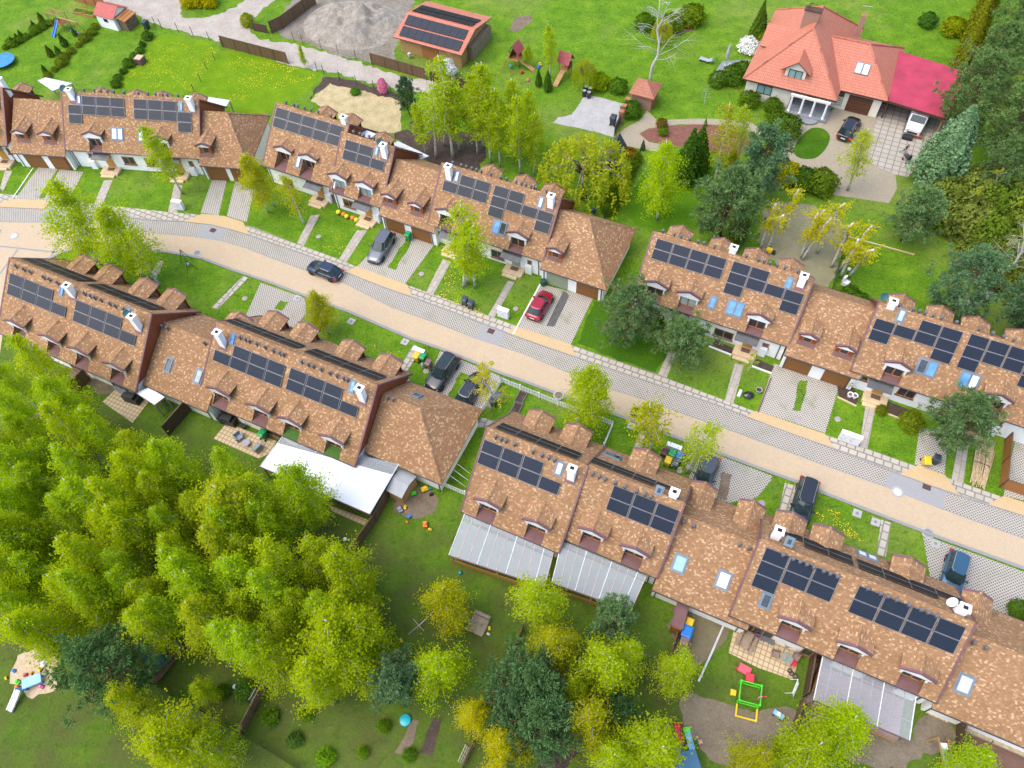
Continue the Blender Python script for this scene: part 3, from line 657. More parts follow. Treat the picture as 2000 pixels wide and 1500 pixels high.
        for i in range(n):
            pm = MB(); a = -W / 2 + i * w + .015 + f; pm.box(a, a + w - .03 - 2 * f, -h / 2 + f, h / 2 - f, .04, .09)
            g_ = gl[i] if isinstance(gl, (list, tuple)) else (gl or GLASSW); pm.build('pane', g_, o)
    def wdoor(s, px=None, x=None, mat=None, w=1.0, canopy=True, step=True, cpx=None, stepw=2.3):
        y = s.ys
        if x is None: x = s.on_wall(px, y)[0]
        mb = MB(); mb.box(x - w / 2, x + w / 2, y - .06, y + .02, .25, 2.3); d = mb.build('front_door', mat or FDOOR, s.t)
        hb = MB(); hb.tube([(x + w * .36, y - .08, 1.2), (x + w * .36, y - .13, 1.2), (x + w * .36 - .12, y - .13, 1.2)], .018, 5); hb.build('handle', RAIL, d)
        if canopy:
            c = MB(); xc = x - .25; c.rings([[(xc - 1.15, y - .02, 2.62), (xc + 1.15, y - .02, 2.62), (xc + 1.15, y - 1.25, 2.36), (xc - 1.15, y - 1.25, 2.36)], [(xc - 1.15, y - .02, 2.65), (xc + 1.15, y - .02, 2.65), (xc + 1.15, y - 1.25, 2.39), (xc - 1.15, y - 1.25, 2.39)]])
            co = c.build('door_canopy', AWN, s.t); br = MB()
            for k in (-1, 1): br.tube([(xc + k * .9, y, 2.0), (xc + k * .9, y - 1.0, 2.38)], .025, 5)
            br.build('bracket', GUT, co)
        if step:
            st = MB(); st.bbox(x - stepw / 2, x + stepw / 2, y - 1.35, y, 0, .32, .02); st.bbox(x - stepw / 2 + .15, x + stepw / 2 - .4, y - 1.75, y - 1.35, 0, .16, .02); so = st.build('doorstep', STEP, s.t)
            dm = MB(); dm.box(x - .45, x + .45, y - .75, y - .2, .32, .335); dm.build('doormat', M('brown_doormat', (.16, .10, .06), .95), so)
    def wwin(s, px=None, x=None, w=1.5, h=1.2, z=1.55, y=None, n=2, glass=None, S=-1, frame=None):
        y = (s.ys if S < 0 else s.yn) if y is None else y
        if px is not None: x, z = s.on_wall(px, y)
        mb = MB(); f = .08; a, c = x - w / 2, x + w / 2; z0, z1 = z - h / 2, z + h / 2; ya, yb = sorted((y + S * .05, y - S * .02))
        for q in ((a, a + f, z0, z1), (c - f, c, z0, z1), (a + f, c - f, z0, z0 + f), (a + f, c - f, z1 - f, z1)): mb.box(q[0], q[1], ya, yb, q[2], q[3])
        for i in range(1, n): xm = a + w * i / n; mb.box(xm - f / 2, xm + f / 2, ya, yb, z0 + f, z1 - f)
        o = mb.build('window', frame or WFRAME, s.t); pm = MB(); yp = y + S * .015
        pm.face([(a + .02, yp, z0 + .02), (c - .02, yp, z0 + .02), (c - .02, yp, z1 - .02), (a + .02, yp, z1 - .02)]); pm.build('pane', glass or GLASS, o)
        sb = MB(); y0, y1 = sorted((y, y + S * .16)); sb.box(a - .08, c + .08, y0, y1, z0 - .06, z0); sb.build('sill', MAUVE, o)
    def garage(s, px=None, x=None, mat=None, w=2.5, h=2.15, y=None):
        y = s.ys if y is None else y
        if px is not None: x = s.on_wall(px, y)[0]
        mb = MB(); mb.box(x - w / 2, x + w / 2, y - .04, y + .02, .03, h); mb.build('garage_door', mat or GDOOR, s.t)
    def meterbox(s, px):
        x, z = s.on_wall(px, s.ys); mb = MB(); mb.bbox(x - .4, x + .4, s.ys - .35, s.ys, 0, 1.25, .03); mb.build('meter_cabinet', WHITE, s.t)
def Pn(px, c, r): return (px, c, r)
# ------------------------------------------------------------------ the terraces
GH = 'brown roofed terraced houses'; GG = 'low garage wings between the houses'
ST, GD6, GD5 = (4.73, 2.94), (6.0, 2.6), (4.97, 3.0)
c0 = crop(0, 130, 7.143); c2 = crop(240, 150, 7.143); c3 = crop(500, 190, 7.143); c4 = crop(640, 280, 7.143); c5 = crop(820, 310, 7.143); c6 = crop(1020, 380, 7.143)
c7 = crop(1240, 430, 3.1725); c8 = crop(1600, 550, 3.1725)
l1 = crop(0, 480, 5.5556); l2 = crop(380, 600, 5.5556); l2b = crop(640, 700, 5.5556); l3 = crop(860, 780, 5.5556); l3b = crop(1100, 880, 5.5556); l4 = crop(1400, 980, 5.5556); l4b = crop(1640, 1130, 5.5556)
HR = 7.9
def pts(c, l): return [c(*p) for p in l]
def notch(xs, w, yn): return [(x - w / 2, x + w / 2, yn) for x in xs]
def street_house(label, X, Y, an, L, doms, ndoms, x0=0.0, yr=0.0, S=ST, lend=True, rend=True, nd=4.25, gl=None, name='terraced_house'):
    h = House(name, label, 'house', X, Y, an, L, HR, S, GD5, GH, x0, yr)
    h.roof(notch(doms, 1.65, yr - 3.73), (), (lend, rend)); h.walls(clad=(True, True)); h.gutters()
    for i, x in enumerate(doms): h.dormer(x, -1, 4.05, 5.5, 4.93, 2.6, 1.65, 'balcony', (gl or {}).get(i))
    for x in ndoms: h.dormer(x, 1, nd, 5.5, 4.9, 2.6, 1.5, 'window')
    return h
def wing(label, X, Y, an, x0, L, hr, S, Nn, yr, doms=(), ndoms=(), hip=None, gds=(), gmats=None, za=5.2, yf=4.25, lend=False, rend=False):
    h = House('garage_wing', label, 'garage', X, Y, an, L, hr, S, Nn, GG, x0, yr)
    h.roof((), (), (lend, rend), hip); h.walls((.38, .38), (False, False), (.05, .05), hip); h.gutters()
    for x in doms: h.dormer(x, -1, yf, za, za - .45, 2.0, .85, 'window', GLASS)
    for x in ndoms: h.dormer(x, 1, 4.1, 5.0, 4.4, 2.3, 1.2, 'window')
    for i, x in enumerate(gds): h.garage(x=x, mat=(gmats or {}).get(i))
    return h
# --- upper row, street side faces the camera
AU2 = R(-11.0)
H = street_house('brown terraced house cut by the left edge of the picture, top row', -69.0, 87.4, AU2, 9.2, (3.3, 7.1), (4.5, 8.2))
H.pvgrid(-1, 5.2, .35, 1.86, 1.12, ('11', '11'), PVG); H.chimney((13, 131), 8.8, y=.6); H.wdoor(x=7.3); H.wwin(x=8.55, w=.5, h=.9, z=1.75, n=1)
UX2, UY2 = -52.23, 84.18
def U2x(px, z, yr=0): return (Vector(G(*px, z)[:2]) - Vector((UX2, UY2))) @ Vector((math.cos(AU2), math.sin(AU2)))
wing('garage wing with two brown doors and two shuttered dormers beside the leftmost house', UX2, UY2, AU2, -7.25, 7.25, 6.4, (5.45, 2.5), (4.2, 2.9), .0, (-5.55, -2.0), (), None, (-4.9, -1.55))
H = street_house('terraced house with L-shaped solar arrays and a birch against its white front', UX2, UY2, AU2, 17.5, (4.05, 12.7), (2.0, 6.7, 10.1, 14.7))
H.pv(-1, Pn(c0(1140, 405), 1, 0), Pn(c0(1755, 710), 4, 2), ('0111', '1111', '1000'), PVG); H.pv(-1, Pn(c2(145, 305), 0, 0), Pn(c2(975, 785), 4, 3), ('1110', '1111', '0001'), PVG)
H.vents(pts(c0, [(1165, 325), (1305, 340), (1395, 345), (1490, 350), (1580, 355), (1715, 370)]) + pts(c2, [(10, 225), (205, 240), (340, 245), (445, 255), (540, 265), (605, 270), (755, 280)]), .35)
H.chimney(c0(945, 310), dish=(DISHG, -.75, .25, .42)); H.chimney(c2(905, 290))
H.skylight(-1, c0(1640, 940), .75, 1.35, 2); H.skylight(-1, c2(300, 820), .75, 1.35, 2); H.skylight(-1, c0(1105, 460), .5, .95); H.skylight(-1, c2(810, 415), .5, .95, gl=GLASSB)
H.wdoor(c0(1555, 1360)); H.wwin(c0(1800, 1310), w=1.6); H.wwin(c0(1262, 1232), w=.6, h=.6, n=1); H.wdoor(c2(810, 1300)); H.wwin(c2(955, 1215), w=.6, h=.9, n=1); H.wwin(c2(400, 1190), w=1.6); H.meterbox(c0(1360, 1420)); H.meterbox(c2(1020, 1370))
wing('hip ended garage wing with one shuttered dormer beside the house with the birch', UX2, UY2, AU2, 17.5, 6.3, 6.4, (5.2, 2.5), (3.9, 3.2), -.2, (18.45,), (), 3.2, (19.2, 22.3))
A28 = R(-28.2)
H = street_house('half of a terraced house set back with a two row block of ten solar panels', -16.77, 72.94, R(-28.3), 9.95, (-8.16, -4.6), (-6.93, -3.36), -10.65, 1.42, (5.55, 2.94))
H.pv(-1, Pn(c3(292, 135), 0, 0), Pn(c3(1168, 698), 5, 2), ('11111', '11111'), PVG); H.vents(pts(c3, [(415, 75), (525, 105), (580, 120), (672, 150), (765, 180), (860, 210), (1035, 265)]), .35)
H.chimney(c3(1215, 265), 8.7); H.skylight(-1, c3(595, 900), .55, 1.3); H.wdoor(c3(940, 1430)); H.wwin(c3(445, 1190), w=1.6); H.wwin(c3(1065, 1390), w=.5, h=1.0, n=1)
H.meterbox(c3(1060, 1500))
H = street_house('half house with five solar panels, dark dish and white chimney at its end', -16.77, 72.94, R(-28.3), 6.85, (.30, 3.85), (2.0,), -.7, 0, gl={0: GLASST, 1: GLASST})
H.pv(-1, Pn(c3(1258, 585), 0, 0), Pn(c3(1785, 1040), 3, 2), ('110', '111'), PVG); H.vents(pts(c3, [(1350, 495), (1440, 520), (1490, 540), (1565, 565), (1630, 585), (1840, 640)]), .35)
H.chimney(c3(1770, 655), dish=(DISHG, -.6, .35, .4)); H.skylight(-1, c3(1685, 750), .5, .95, gl=M('grey_sky_glass', (.33, .4, .43), .08)); H.wdoor(c4(590, 1020)); H.wwin(c4(300, 840), w=1.6); H.meterbox(c4(720, 1130))
wing('garage wing with two brown doors behind the grey parked car', -16.77, 72.94, R(-28.3), 6.2, 7.15, 6.4, (5.3, 2.5), (4.3, 2.9), -.15, (7.25, 10.7), (), None, (7.95, 11.35))
H = street_house('terraced house behind the twin birches with a sage green front door', -5.96, 66.98, R(-28.4), 14.0, (2.1, 10.75), (3.9, 8.1, 11.6))
H.pv(-1, Pn(c5(583, 215), 1, 0), Pn(c5(930, 632), 3, 2), ('011', '111'), PVG); H.pv(-1, Pn(c5(1050, 360), 0, 0), Pn(c5(1800, 1060), 4, 3), ('1100', '1111', '1001'), PVG)
H.vents(pts(c5, [(455, 60), (575, 95), (645, 115), (720, 140), (785, 160), (848, 185), (985, 225), (1120, 275), (1205, 290), (1335, 335), (1410, 355), (1470, 375), (1545, 395), (1615, 415), (1755, 465)]), .35)
H.chimney(c5(392, 92)); H.chimney(c5(1832, 505)); H.skylight(-1, c5(520, 245), .5, 1.1); H.skylight(-1, c5(1688, 610), .5, 1.1); H.skylight(-1, c5(1115, 962), .78, 1.35, 2, [GLASS, GLASSB])
H.wdoor(c5(500, 1210)); H.wdoor(c5(1345, 1480), mat=FDOORG); H.wwin(c5(1085, 1335), w=1.6); H.wwin(c5(1532, 1450), w=.55, h=.8, n=1); H.wwin(c5(285, 1040), w=.6, h=.6, n=1); H.meterbox(c6(100, 1110))
wing('hip ended garage wing with one sage green door and one brown door', -5.96, 66.98, R(-28.4), 14.0, 7.6, 6.4, (5.3, 2.5), (3.85, 2.9), -.1, (15.25,), (), 4.2, (15.9, 19.4), {0: GDOORG})
H = street_house('terraced house behind the two front garden pines with open blue roof windows', 15.33, 54.77, A28, 16.0, (2.0, 5.45, 12.55), (2.0, 6.5, 10.1, 13.7), gl={1: M('pale_blind_glass', (.35, .48, .46), .15)})
H.pv(-1, Pn(c7(137, 110), 0, 0), Pn(c7(530, 370), 4, 2), ('1111', '1111'), PVN); H.pv(-1, Pn(c7(610, 250), 0, 0), Pn(c7(1003, 592), 4, 3), ('1100', '1111', '1001'), PVN)
H.vents(pts(c7, [(172, 72), (242, 95), (285, 107), (337, 122), (390, 137), (425, 150), (492, 168), (690, 228), (767, 248), (800, 260), (838, 268), (882, 283), (930, 298), (1010, 322)]), .35)
H.chimney(c7(615, 165), 8.6); H.chimney(c7(1052, 340)); H.skylight(-1, c7(955, 390), .55, 1.0, gl=GLASSB); H.skylight(-1, c7(482, 510), .6, 1.1, gl=GLASSB); H.skylight(-1, c7(621, 547), .78, 1.35, 2, GLASSB)
H.wdoor(c7(272, 645)); H.wdoor(c7(690, 795)); H.wwin(c7(550, 705), w=2.0); H.wwin(c7(810, 775), w=.7, h=.7, n=1); H.wwin(c7(215, 585), w=.7, h=.7, n=1); H.wwin(c7(118, 565), w=1.6); H.meterbox(c7(780, 835))
wing('garage wing with two brown doors and lattice paved double drive', 15.33, 54.77, A28, 16.0, 7.1, 6.4, (5.5, 2.5), (4.2, 2.9), 0, (17.5, 21.0), (), None, (17.6, 21.35))
H = street_house('terraced house cut by the right edge behind a bushy pine, upper row', 34.75, 43.92, A28, 20.0, (3.5, 12.3), (2.4, 6.0, 9.3, 13.2), gl={1: GLASS})
H.pv(-1, Pn(c8(350, 222), 0, 1), Pn(c8(807, 515), 4, 3), ('0011', '1111', '1001'), PVN); H.pv(-1, Pn(c8(938, 318), 0, 0), Pn(c8(965, 565), 1, 3), ('1111', '1111', '1001'), PVN)
H.vents(pts(c8, [(505, 128), (590, 150), (628, 163), (665, 175), (715, 188), (767, 203), (858, 228), (998, 275), (1082, 300), (1150, 320), (1215, 338)]), .35)
H.chimney(c8(465, 118), dish=(DISHG, -.9, .3, .4)); H.skylight(-1, c8(508, 210), .6, 1.1, gl=M('pale_sky_glass', (.42, .5, .56), .08)); H.skylight(-1, c8(667, 533), .82, 1.35, 2, [GLASSB, GLASS]); H.skylight(-1, c8(928, 612), .78, 1.35, 2, [GLASSW, GLASSB])
H.wdoor(c8(362, 682)); H.wdoor(c8(955, 875)); H.wwin(c8(282, 598), w=.7, h=.7, n=1); H.wwin(c8(1118, 870), w=.7, h=.7, n=1); H.wwin(c8(540, 690), w=1.6); H.meterbox(c8(1070, 920))
# --- lower row, garden side faces the camera
def garden_house(label, X, Y, an, L, S, Nn, doms, ndoms, x0=0.0, yr=0.0, yf=5.2, yn=4.78, za=5.2, floors=None, lend=True, rend=True):
    h = House('terraced_house', label, 'house', X, Y, an, L, HR, S, Nn, GH, x0, yr)
    h.roof(notch(doms, 1.65, yr - yf + .32), (), (lend, rend)); h.walls((.45, .4), (True, True)); h.gutters()
    for x in doms: h.dormer(x, -1, yf, za, za - .62 if yf > 5 else za - .55, 2.65, 1.65, 'balcony')
    for x in ndoms: h.dormer(x, 1, yn, 5.4, 4.8, 2.6, 1.5, 'window')
    return h
H = garden_house('lower row house at the left by the paved junction, with a bare timber gable', -50.46, 56.99, R(-28.1), 18.35, GD6, (4.6, 2.94), (2.9, 7.6, 11.45, 16.0), (4.15, 7.8, 12.5, 16.2))
H.pv(-1, Pn(l1(118, 288), 0, 0), Pn(l1(715, 783), 4, 2), ('1110', '1111'), PVG); H.pv(-1, Pn(l1(835, 580), 0, 0), Pn(l1(1468, 1092), 4, 2), ('1110', '1111'), PVG)
H.pv(1, Pn(l1(215, 142), 0, 0), Pn(l1(1045, 388), 4, 2), ('1111', '1111'), PVK); H.pv(1, Pn(l1(930, 428), 0, 0), Pn(l1(1800, 692), 4, 2), ('1111', '1111'), PVK)
H.vents(pts(l1, [(165, 190), (250, 225), (320, 250), (465, 310), (525, 335), (615, 370), (905, 490), (965, 525), (1020, 530), (1090, 560), (1185, 600), (1245, 620), (1335, 660)]), -.55)
H.chimney(l1(715, 425)); H.chimney(l1(1420, 760), dish=(DISHG, -.6, .15, .45)); H.skylight(-1, l1(675, 490), .5, .9, gl=GLASSB); H.skylight(-1, l1(1395, 720), .5, .8, gl=GLASSB)
H.wwin(x=4.5, w=2.2, h=1.9, z=1.2); H.wwin(x=9.5, w=2.2, h=1.9, z=1.2); H.wwin(x=15, w=2.2, h=1.9, z=1.2)
H = garden_house('lower row house with a turfed balcony beside the white patio canopy', -27.76, 46.88, R(-28.3), 17.8, (5.95, 2.6), (4.95, 2.94), (2.5, 7.15, 10.7, 15.3), (2.8, 6.45, 11.8, 16.0))
H.pv(-1, Pn(l2(437, 405), 1, 0), Pn(l2(942, 878), 4, 2), ('0111', '1111'), PVN); H.pv(-1, Pn(l2(1047, 648), 0, 0), Pn(l2(1762, 1203), 4, 2), ('1110', '1111'), PVN)
H.pv(1, Pn(l2(320, 152), 0, 0), Pn(l2(1210, 430), 4, 2), ('1111', '1111'), PVK); H.pv(1, Pn(l2(1180, 490), 0, 0), Pn(l2b(645, 208), 4, 2), ('1111', '1111'), PVK)
H.vents(pts(l2, [(487, 300), (540, 335), (590, 340), (670, 370), (757, 410), (850, 440), (915, 480), (960, 485), (1160, 565), (1225, 605), (1285, 615), (1370, 645), (1468, 680), (1543, 712), (1608, 755), (1657, 760)]), -.55)
H.chimney(l2(238, 268)); H.chimney(l2(1785, 872)); H.skylight(-1, l2(415, 345), .5, 1.0, gl=GLASSB); H.skylight(-1, l2(1715, 860), .55, 1.1, gl=M('teal_sky_glass', (.2, .36, .45), .08))
H.wwin(x=2.6, w=2.2, h=1.9, z=1.2); H.wwin(x=8, w=2.2, h=1.9, z=1.2); H.wwin(x=13, w=2.2, h=1.9, z=1.2)
TURF = M('green_artificial_turf', (.055, .13, .02), .95, var=.25, vs=9)
for d in [c for c in H.t.children if c.name.startswith('dormer')]:
    for f in d.children:
        if f.name.startswith('balcony_floor') and sum(v.co.x for v in f.data.vertices) / 8 > 9: f.data.materials[0] = TURF; f['label'] = 'balcony floor laid with green turf'
H = wing('low garage wing with two roof windows between the two left houses of the lower row', -50.46, 56.99, R(-28.1), 18.35, 7.9, 5.95, (5.55, 2.4), (4.0, 2.6), .6, (), (), None, (), lend=False)
H.dormer(24.3, 1, 4.3, 5.55, 4.85, 2.7, 1.4, 'window'); H.skylight(-1, (330, 713), .75, 1.35, gl=GLASS); H.skylight(-1, (388, 735), .75, 1.35, gl=M('pale_reflecting_glass', (.30, .36, .34), .08)); H.vents([(313, 640), (323, 643), (406, 660)], -.5)
H = House('garage_wing', 'square hip roofed garage beside the dark parked cars', 'garage', -27.76, 46.88, R(-28.3), 8.1, 5.9, (4.65, 2.4), (3.8, 2.6), GG, 17.8, .42)
H.roof((), (), (False, False), 4.25); H.walls((.38, .38), (False, False), (.05, .05), 4.25); H.gutters(); H.skylight(1, l2b(970, 405), .8, 1.0, gl=GLASS); H.vents(pts(l2b, [(640, 440), (707, 450)]), -.3)
H = garden_house('lower row house with striped clear patio roof, left half, one panel row stepped', -2.32, 33.34, R(-28.1), 9.2, (6.05, 2.6), (4.95, 2.94), (2.2, 6.8), (3.05, 6.65))
H.pv(-1, Pn(l3(478, 425), 0, 0), Pn(l3(1278, 1043), 4, 2), ('1110', '1111'), PVN); H.pv(1, Pn(l3(590, 315), 0, 0), Pn(l3(1540, 602), 4, 2), ('1111', '1111'), PVK)
H.vents(pts(l3, [(597, 390), (648, 430), (710, 435), (803, 475), (1000, 555), (1100, 595), (1165, 640), (1232, 650)]), -.55); H.chimney(l3(1430, 745)); H.skylight(-1, l3(1292, 748), .6, 1.1)
H = garden_house('lower row house, the stepped down right half behind the striped patio roof', -2.32, 33.34, R(-28.1), 8.25, GD5, (4.8, 2.94), (11.4, 15.15), (13.1,), 9.25, .1, 4.25, 4.75, 5.5)
H.pv(-1, Pn(l3b(548, 365), 0, 0), Pn(l3b(1175, 920), 3, 2), ('111', '111'), PVN); H.pv(1, Pn(l3b(285, 128), 0, 0), Pn(l3b(1012, 346), 3, 2), ('1110', '1111'), PVK)
H.vents(pts(l3b, [(322, 225), (387, 270), (460, 280), (565, 325), (673, 370), (803, 420), (880, 470), (957, 480)]), -.55); H.chimney(l3b(1210, 445)); H.skylight(-1, l3b(1045, 430), .5, .6, gl=GLASS); H.skylight(1, l3b(535, 62), .75, 1.2, 2, GLASS)
H = House('garage_wing', 'low garage wing with a green roof window and a white one', 'garage', -2.32, 33.34, R(-28.1), 8.0, 5.9, (5.75, 2.4), (4.2, 2.6), GG, 17.5, 0)
H.roof((), (), (False, False)); H.walls((.38, .38), (False, False), (.05, .05)); H.gutters()
for x in (18.6, 22.8): H.dormer(x, 1, 4.1, 4.95, 4.3, 2.3, 1.2, 'window')
H.skylight(-1, l3b(1265, 1225), 1.0, 1.35, gl=GLASST); H.skylight(-1, l3b(1738, 1405), 1.0, 1.35); H.vents(pts(l3b, [(1325, 715), (1427, 780), (1930, 985)]) + [l4(370, 450)], -.6)
H = garden_house('lower row house at the right with the white satellite dish', 18.55, 21.75, A28, 15.75, (5.0, 3.0), (4.75, 2.94), (4.5, 9.0, 13.65), (2.1, 5.15, 11.55), 0, 0, 4.25, 4.5, 5.5)
H.pv(-1, Pn(l4(532, 480), 0, 0), Pn(l4(1230, 1090), 3, 2), ('111', '111', '100'), PVN); H.pv(-1, Pn(l4b(205, 62), 0, 0), Pn(l4b(1235, 820), 4, 2), ('1111', '1111'), PVN)
H.pv(1, Pn(l4(940, 495), 1, 0), Pn(l4(1460, 602), 3, 2), ('011', '111'), PVK); H.pv(1, Pn(l4(1505, 625), 0, 2), Pn(l4b(1080, 240), 3, 0), ('1110', '1111'), PVK)
H.vents(pts(l4, [(740, 525), (858, 550), (932, 580), (1005, 610), (1080, 640), (1187, 685), (1253, 725), (1335, 745), (1665, 880)]) + pts(l4b, [(470, 105), (547, 155), (645, 170), (780, 225), (912, 275), (983, 325), (1080, 345)]), -.55)
H.chimney(l4(685, 308)); H.chimney(l4b(1370, 315), dish=(WHITE, -.95, .15, .42)); H.skylight(-1, l4(790, 430), .5, .6, gl=GLASS); H.skylight(-1, l4(535, 1070), .72, 1.2, gl=GLASS); H.skylight(1, l4(1632, 592), .8, 1.1, 2, GLASSW)
for x in (2.6, 7.4, 12.3): H.wwin(x=x, w=2.4, h=2.0, z=1.2, n=3)
H = House('garage_wing', 'low garage wing with one roof window at the lower right edge', 'garage', 18.55, 21.75, A28, 11.0, 5.9, (5.3, 2.4), (4.2, 2.6), GG, 15.75, 0)
H.roof((), (), (False, False)); H.walls((.38, .38), (False, False), (.05, .05)); H.gutters(); H.dormer(17.0, 1, 4.1, 4.95, 4.3, 2.3, 1.2, 'window'); H.skylight(-1, l4b(1355, 1145), 1.0, 1.35, gl=M('silvery_sky_glass', (.5, .52, .58), .06)); H.vents(pts(l4b, [(1480, 590), (1610, 665)]), -.6)
# ------------------------------------------------------------------ fences, canopies, villa, barn, sheds
BROWNF = mk_boards('weathered_brown_fence', (.14, .085, .045), (.20, .125, .07), .14, 0, (.04, .025, .015), .1)
DARKF = mk_boards('dark_brown_fence', (.085, .055, .035), (.12, .075, .05), .12, 2, (.025, .016, .01), .14)
ORANGEF = mk_boards('orange_brown_fence', (.36, .15, .05), (.43, .19, .065), .11, 2, (.10, .04, .015), .16)
POSTG = M('dark_green_metal_post', (.02, .05, .03), .5)
MESHG = M('green_mesh_screen', (.03, .12, .07), .8, alpha=.72)
POSTB = M('brown_fence_post', (.11, .065, .035), .8, var=.3)
WOODY = mk_boards('honey_timber_boards', (.44, .25, .10), (.50, .30, .13), .13, 2, (.2, .1, .03), .06)
WOODO = mk_boards('orange_timber_boards', (.42, .21, .07), (.48, .26, .09), .12, 2, (.17, .07, .02), .08)
def fence(name, line, h, mat, label, style='board', post=POSTB, group=None, gap=2.2, cat='fence', z0=.04):
    P = [Vector(G(x, y)[:2]) for x, y in line]; o0 = P[0]
    t = thing(name, label, cat, (o0.x, o0.y, 0), 0, group); L = sum((b - a).length for a, b in zip(P, P[1:]))
    for a, b in zip(P, P[1:]):
        d = b - a; ln = d.length; an = math.atan2(d.y, d.x); loc = (a.x - o0.x, a.y - o0.y, 0); n = max(1, round(ln / gap))
        mb = MB()
        if style == 'board': mb.box(.05, ln - .05, -.02, .02, z0, h)
        elif style == 'mesh': mb.face([(0, .004, .02), (ln, .004, .02), (ln, .004, h), (0, .004, h)])
        elif style == 'wire':
            for z in (.35, .75, 1.15): mb.tube([(0, 0, z), (ln, 0, z)], .008, 3)
        elif style == 'picket':
            k = int(ln / .17)
            for i in range(k): x = ln * (i + .5) / k; mb.rings([[(x - .045, -.014, .05), (x + .045, -.014, .05), (x + .045, .014, .05), (x - .045, .014, .05)], [(x - .045, -.014, h - .06), (x + .045, -.014, h - .06), (x + .045, .014, h - .06), (x - .045, .014, h - .06)], [(x - .008, -.014, h), (x + .008, -.014, h), (x + .008, .014, h), (x - .008, .014, h)]])
            for z in (.25, h - .25): mb.box(0, ln, .015, .055, z - .04, z + .04)
        elif style == 'lattice':
            k = int(ln / .24)
            for i in range(k): x = ln * (i + .5) / k; mb.tube([(x - h / 2, 0, .05), (x + h / 2, 0, h)], .03, 4); mb.tube([(x + h / 2, .03, .05), (x - h / 2, .03, h)], .03, 4)
            mb.box(0, ln, -.04, .04, h - .06, h)
        o = mb.build({'board': 'board_panel', 'mesh': 'mesh_panel', 'wire': 'wire', 'picket': 'picket_panel', 'lattice': 'lattice_panel'}[style], mat, t, loc, an); o.location = loc
        if style == 'board':
            cb = MB(); cb.box(0, ln, -.05, .05, h, h + .035); cb.build('top_rail', post, t, loc, an)
        for i in range(n + 1):
            pm = MB(); w = .05 if style in ('board', 'picket', 'lattice') else .03; x = ln * i / n; pm.box(x - w, x + w, -w - .021 if style == 'board' else -w, -.021 if style == 'board' else w, 0, h + .05); pm.build('post', post, t, loc, an)
    return t
fence('wooden_fence', [(437, 92), (564, 125)], 1.75, BROWNF, 'long brown board fence along the sandy track')
fence('wooden_fence', [(531, 66), (553, 56), (617, 8)], 1.9, BROWNF, 'brown board fence at the corner of the building plot')
fence('wooden_fence', [(497, 60), (525, 66)], 1.3, DARKF, 'short dark board fence beside the track bend')
fence('wooden_fence', [(727, 125), (833, 156)], 1.7, BROWNF, 'brown board fence in front of the timber barn')
fence('wooden_fence', [(842, 158), (919, 178)], 1.6, DARKF, 'dark board fence behind the birch clump')
fence('wooden_fence', [(148, 2), (212, 22)], 1.8, ORANGEF, 'orange brown board fence behind the white shed')
fence('wire_fence', [(305, 52), (317, 56), (349, 63), (378, 71), (410, 80), (434, 88)], 1.5, POSTG, 'thin wire fence on dark posts beside the dandelion lawn', 'wire', POSTG)
fence('wire_fence', [(575, 82), (592, 86), (628, 97), (661, 106), (696, 117), (726, 124)], 1.5, POSTB, 'thin wire fence in front of the sand heap', 'wire', POSTB)
fence('wire_fence', [(620, 140), (633, 146), (664, 157), (697, 166), (731, 176), (765, 186), (790, 192)], 1.5, POSTG, 'thin wire fence between the track and the straw garden', 'wire', POSTG)
fence('wire_fence', [(434, 92), (420, 118), (405, 137), (393, 160), (380, 180)], 1.2, POSTG, 'wire fence between the two dandelion lawns', 'wire', POSTG)
fence('wire_fence', [(305, 60), (280, 100), (255, 130), (222, 172)], 1.1, POSTG, 'wire fence between the upper left gardens', 'wire', POSTG)
fence('mesh_fence', [(1250, 305), (1197, 402), (1180, 430)], 1.5, MESHG, 'dark green mesh fence beside the hip ended garage garden', 'mesh', POSTG)
fence('mesh_fence', [(1653, 462), (1637, 520), (1622, 572)], 1.5, MESHG, 'dark green mesh fence between the sawn birches', 'mesh', POSTG)
fence('mesh_fence', [(1468, 430), (1452, 478), (1440, 500)], 1.4, MESHG, 'dark green mesh fence beside the tall pine', 'mesh', POSTG)
fence('mesh_fence', [(299, 1337), (340, 1360), (400, 1392), (455, 1425), (520, 1462), (585, 1505)], 1.2, MESHG, 'long green mesh fence at the bottom left gardens', 'mesh', POSTG)
fence('screen_fence', [(380, 795), (331, 851)], 1.9, DARKF, 'dark slatted screen between the two left patios')
fence('screen_fence', [(178, 742), (132, 786)], 1.9, BROWNF, 'brown board screen behind the left house')
fence('screen_fence', [(775, 945), (735, 1020), (686, 1090)], 1.7, BROWNF, 'long brown board fence beside the white patio canopy')
fence('screen_fence', [(522, 1346), (500, 1390), (476, 1435)], 1.7, BROWNF, 'brown board fence at the grove corner garden')
fence('lattice_fence', [(1021, 1232), (1000, 1280), (976, 1340)], 1.0, POSTB, 'brown lattice fence left of the lower birches', 'lattice')
fence('lattice_fence', [(926, 1452), (904, 1502)], 1.0, POSTB, 'brown lattice fence at the bottom edge', 'lattice')
fence('screen_fence', [(1319, 1242), (1306, 1288)], 1.2, ORANGEF, 'orange brown fence below the mauve bin shelter')
fence('screen_fence', [(1585, 1266), (1567, 1362)], 1.9, DARKF, 'dark slatted screen right of the square patio')
fence('wooden_fence', [(1562, 1372), (1549, 1410), (1535, 1452)], 1.6, BROWNF, 'dark brown fence below the dark slatted screen')
fence('screen_fence', [(1868, 1416), (1862, 1490)], 1.8, DARKF, 'dark slatted screen at the bottom right corner')
fence('slat_fence', [(1962, 861), (1952, 952), (2010, 972)], 1.6, ORANGEF, 'tall orange brown slatted fence at the right edge')
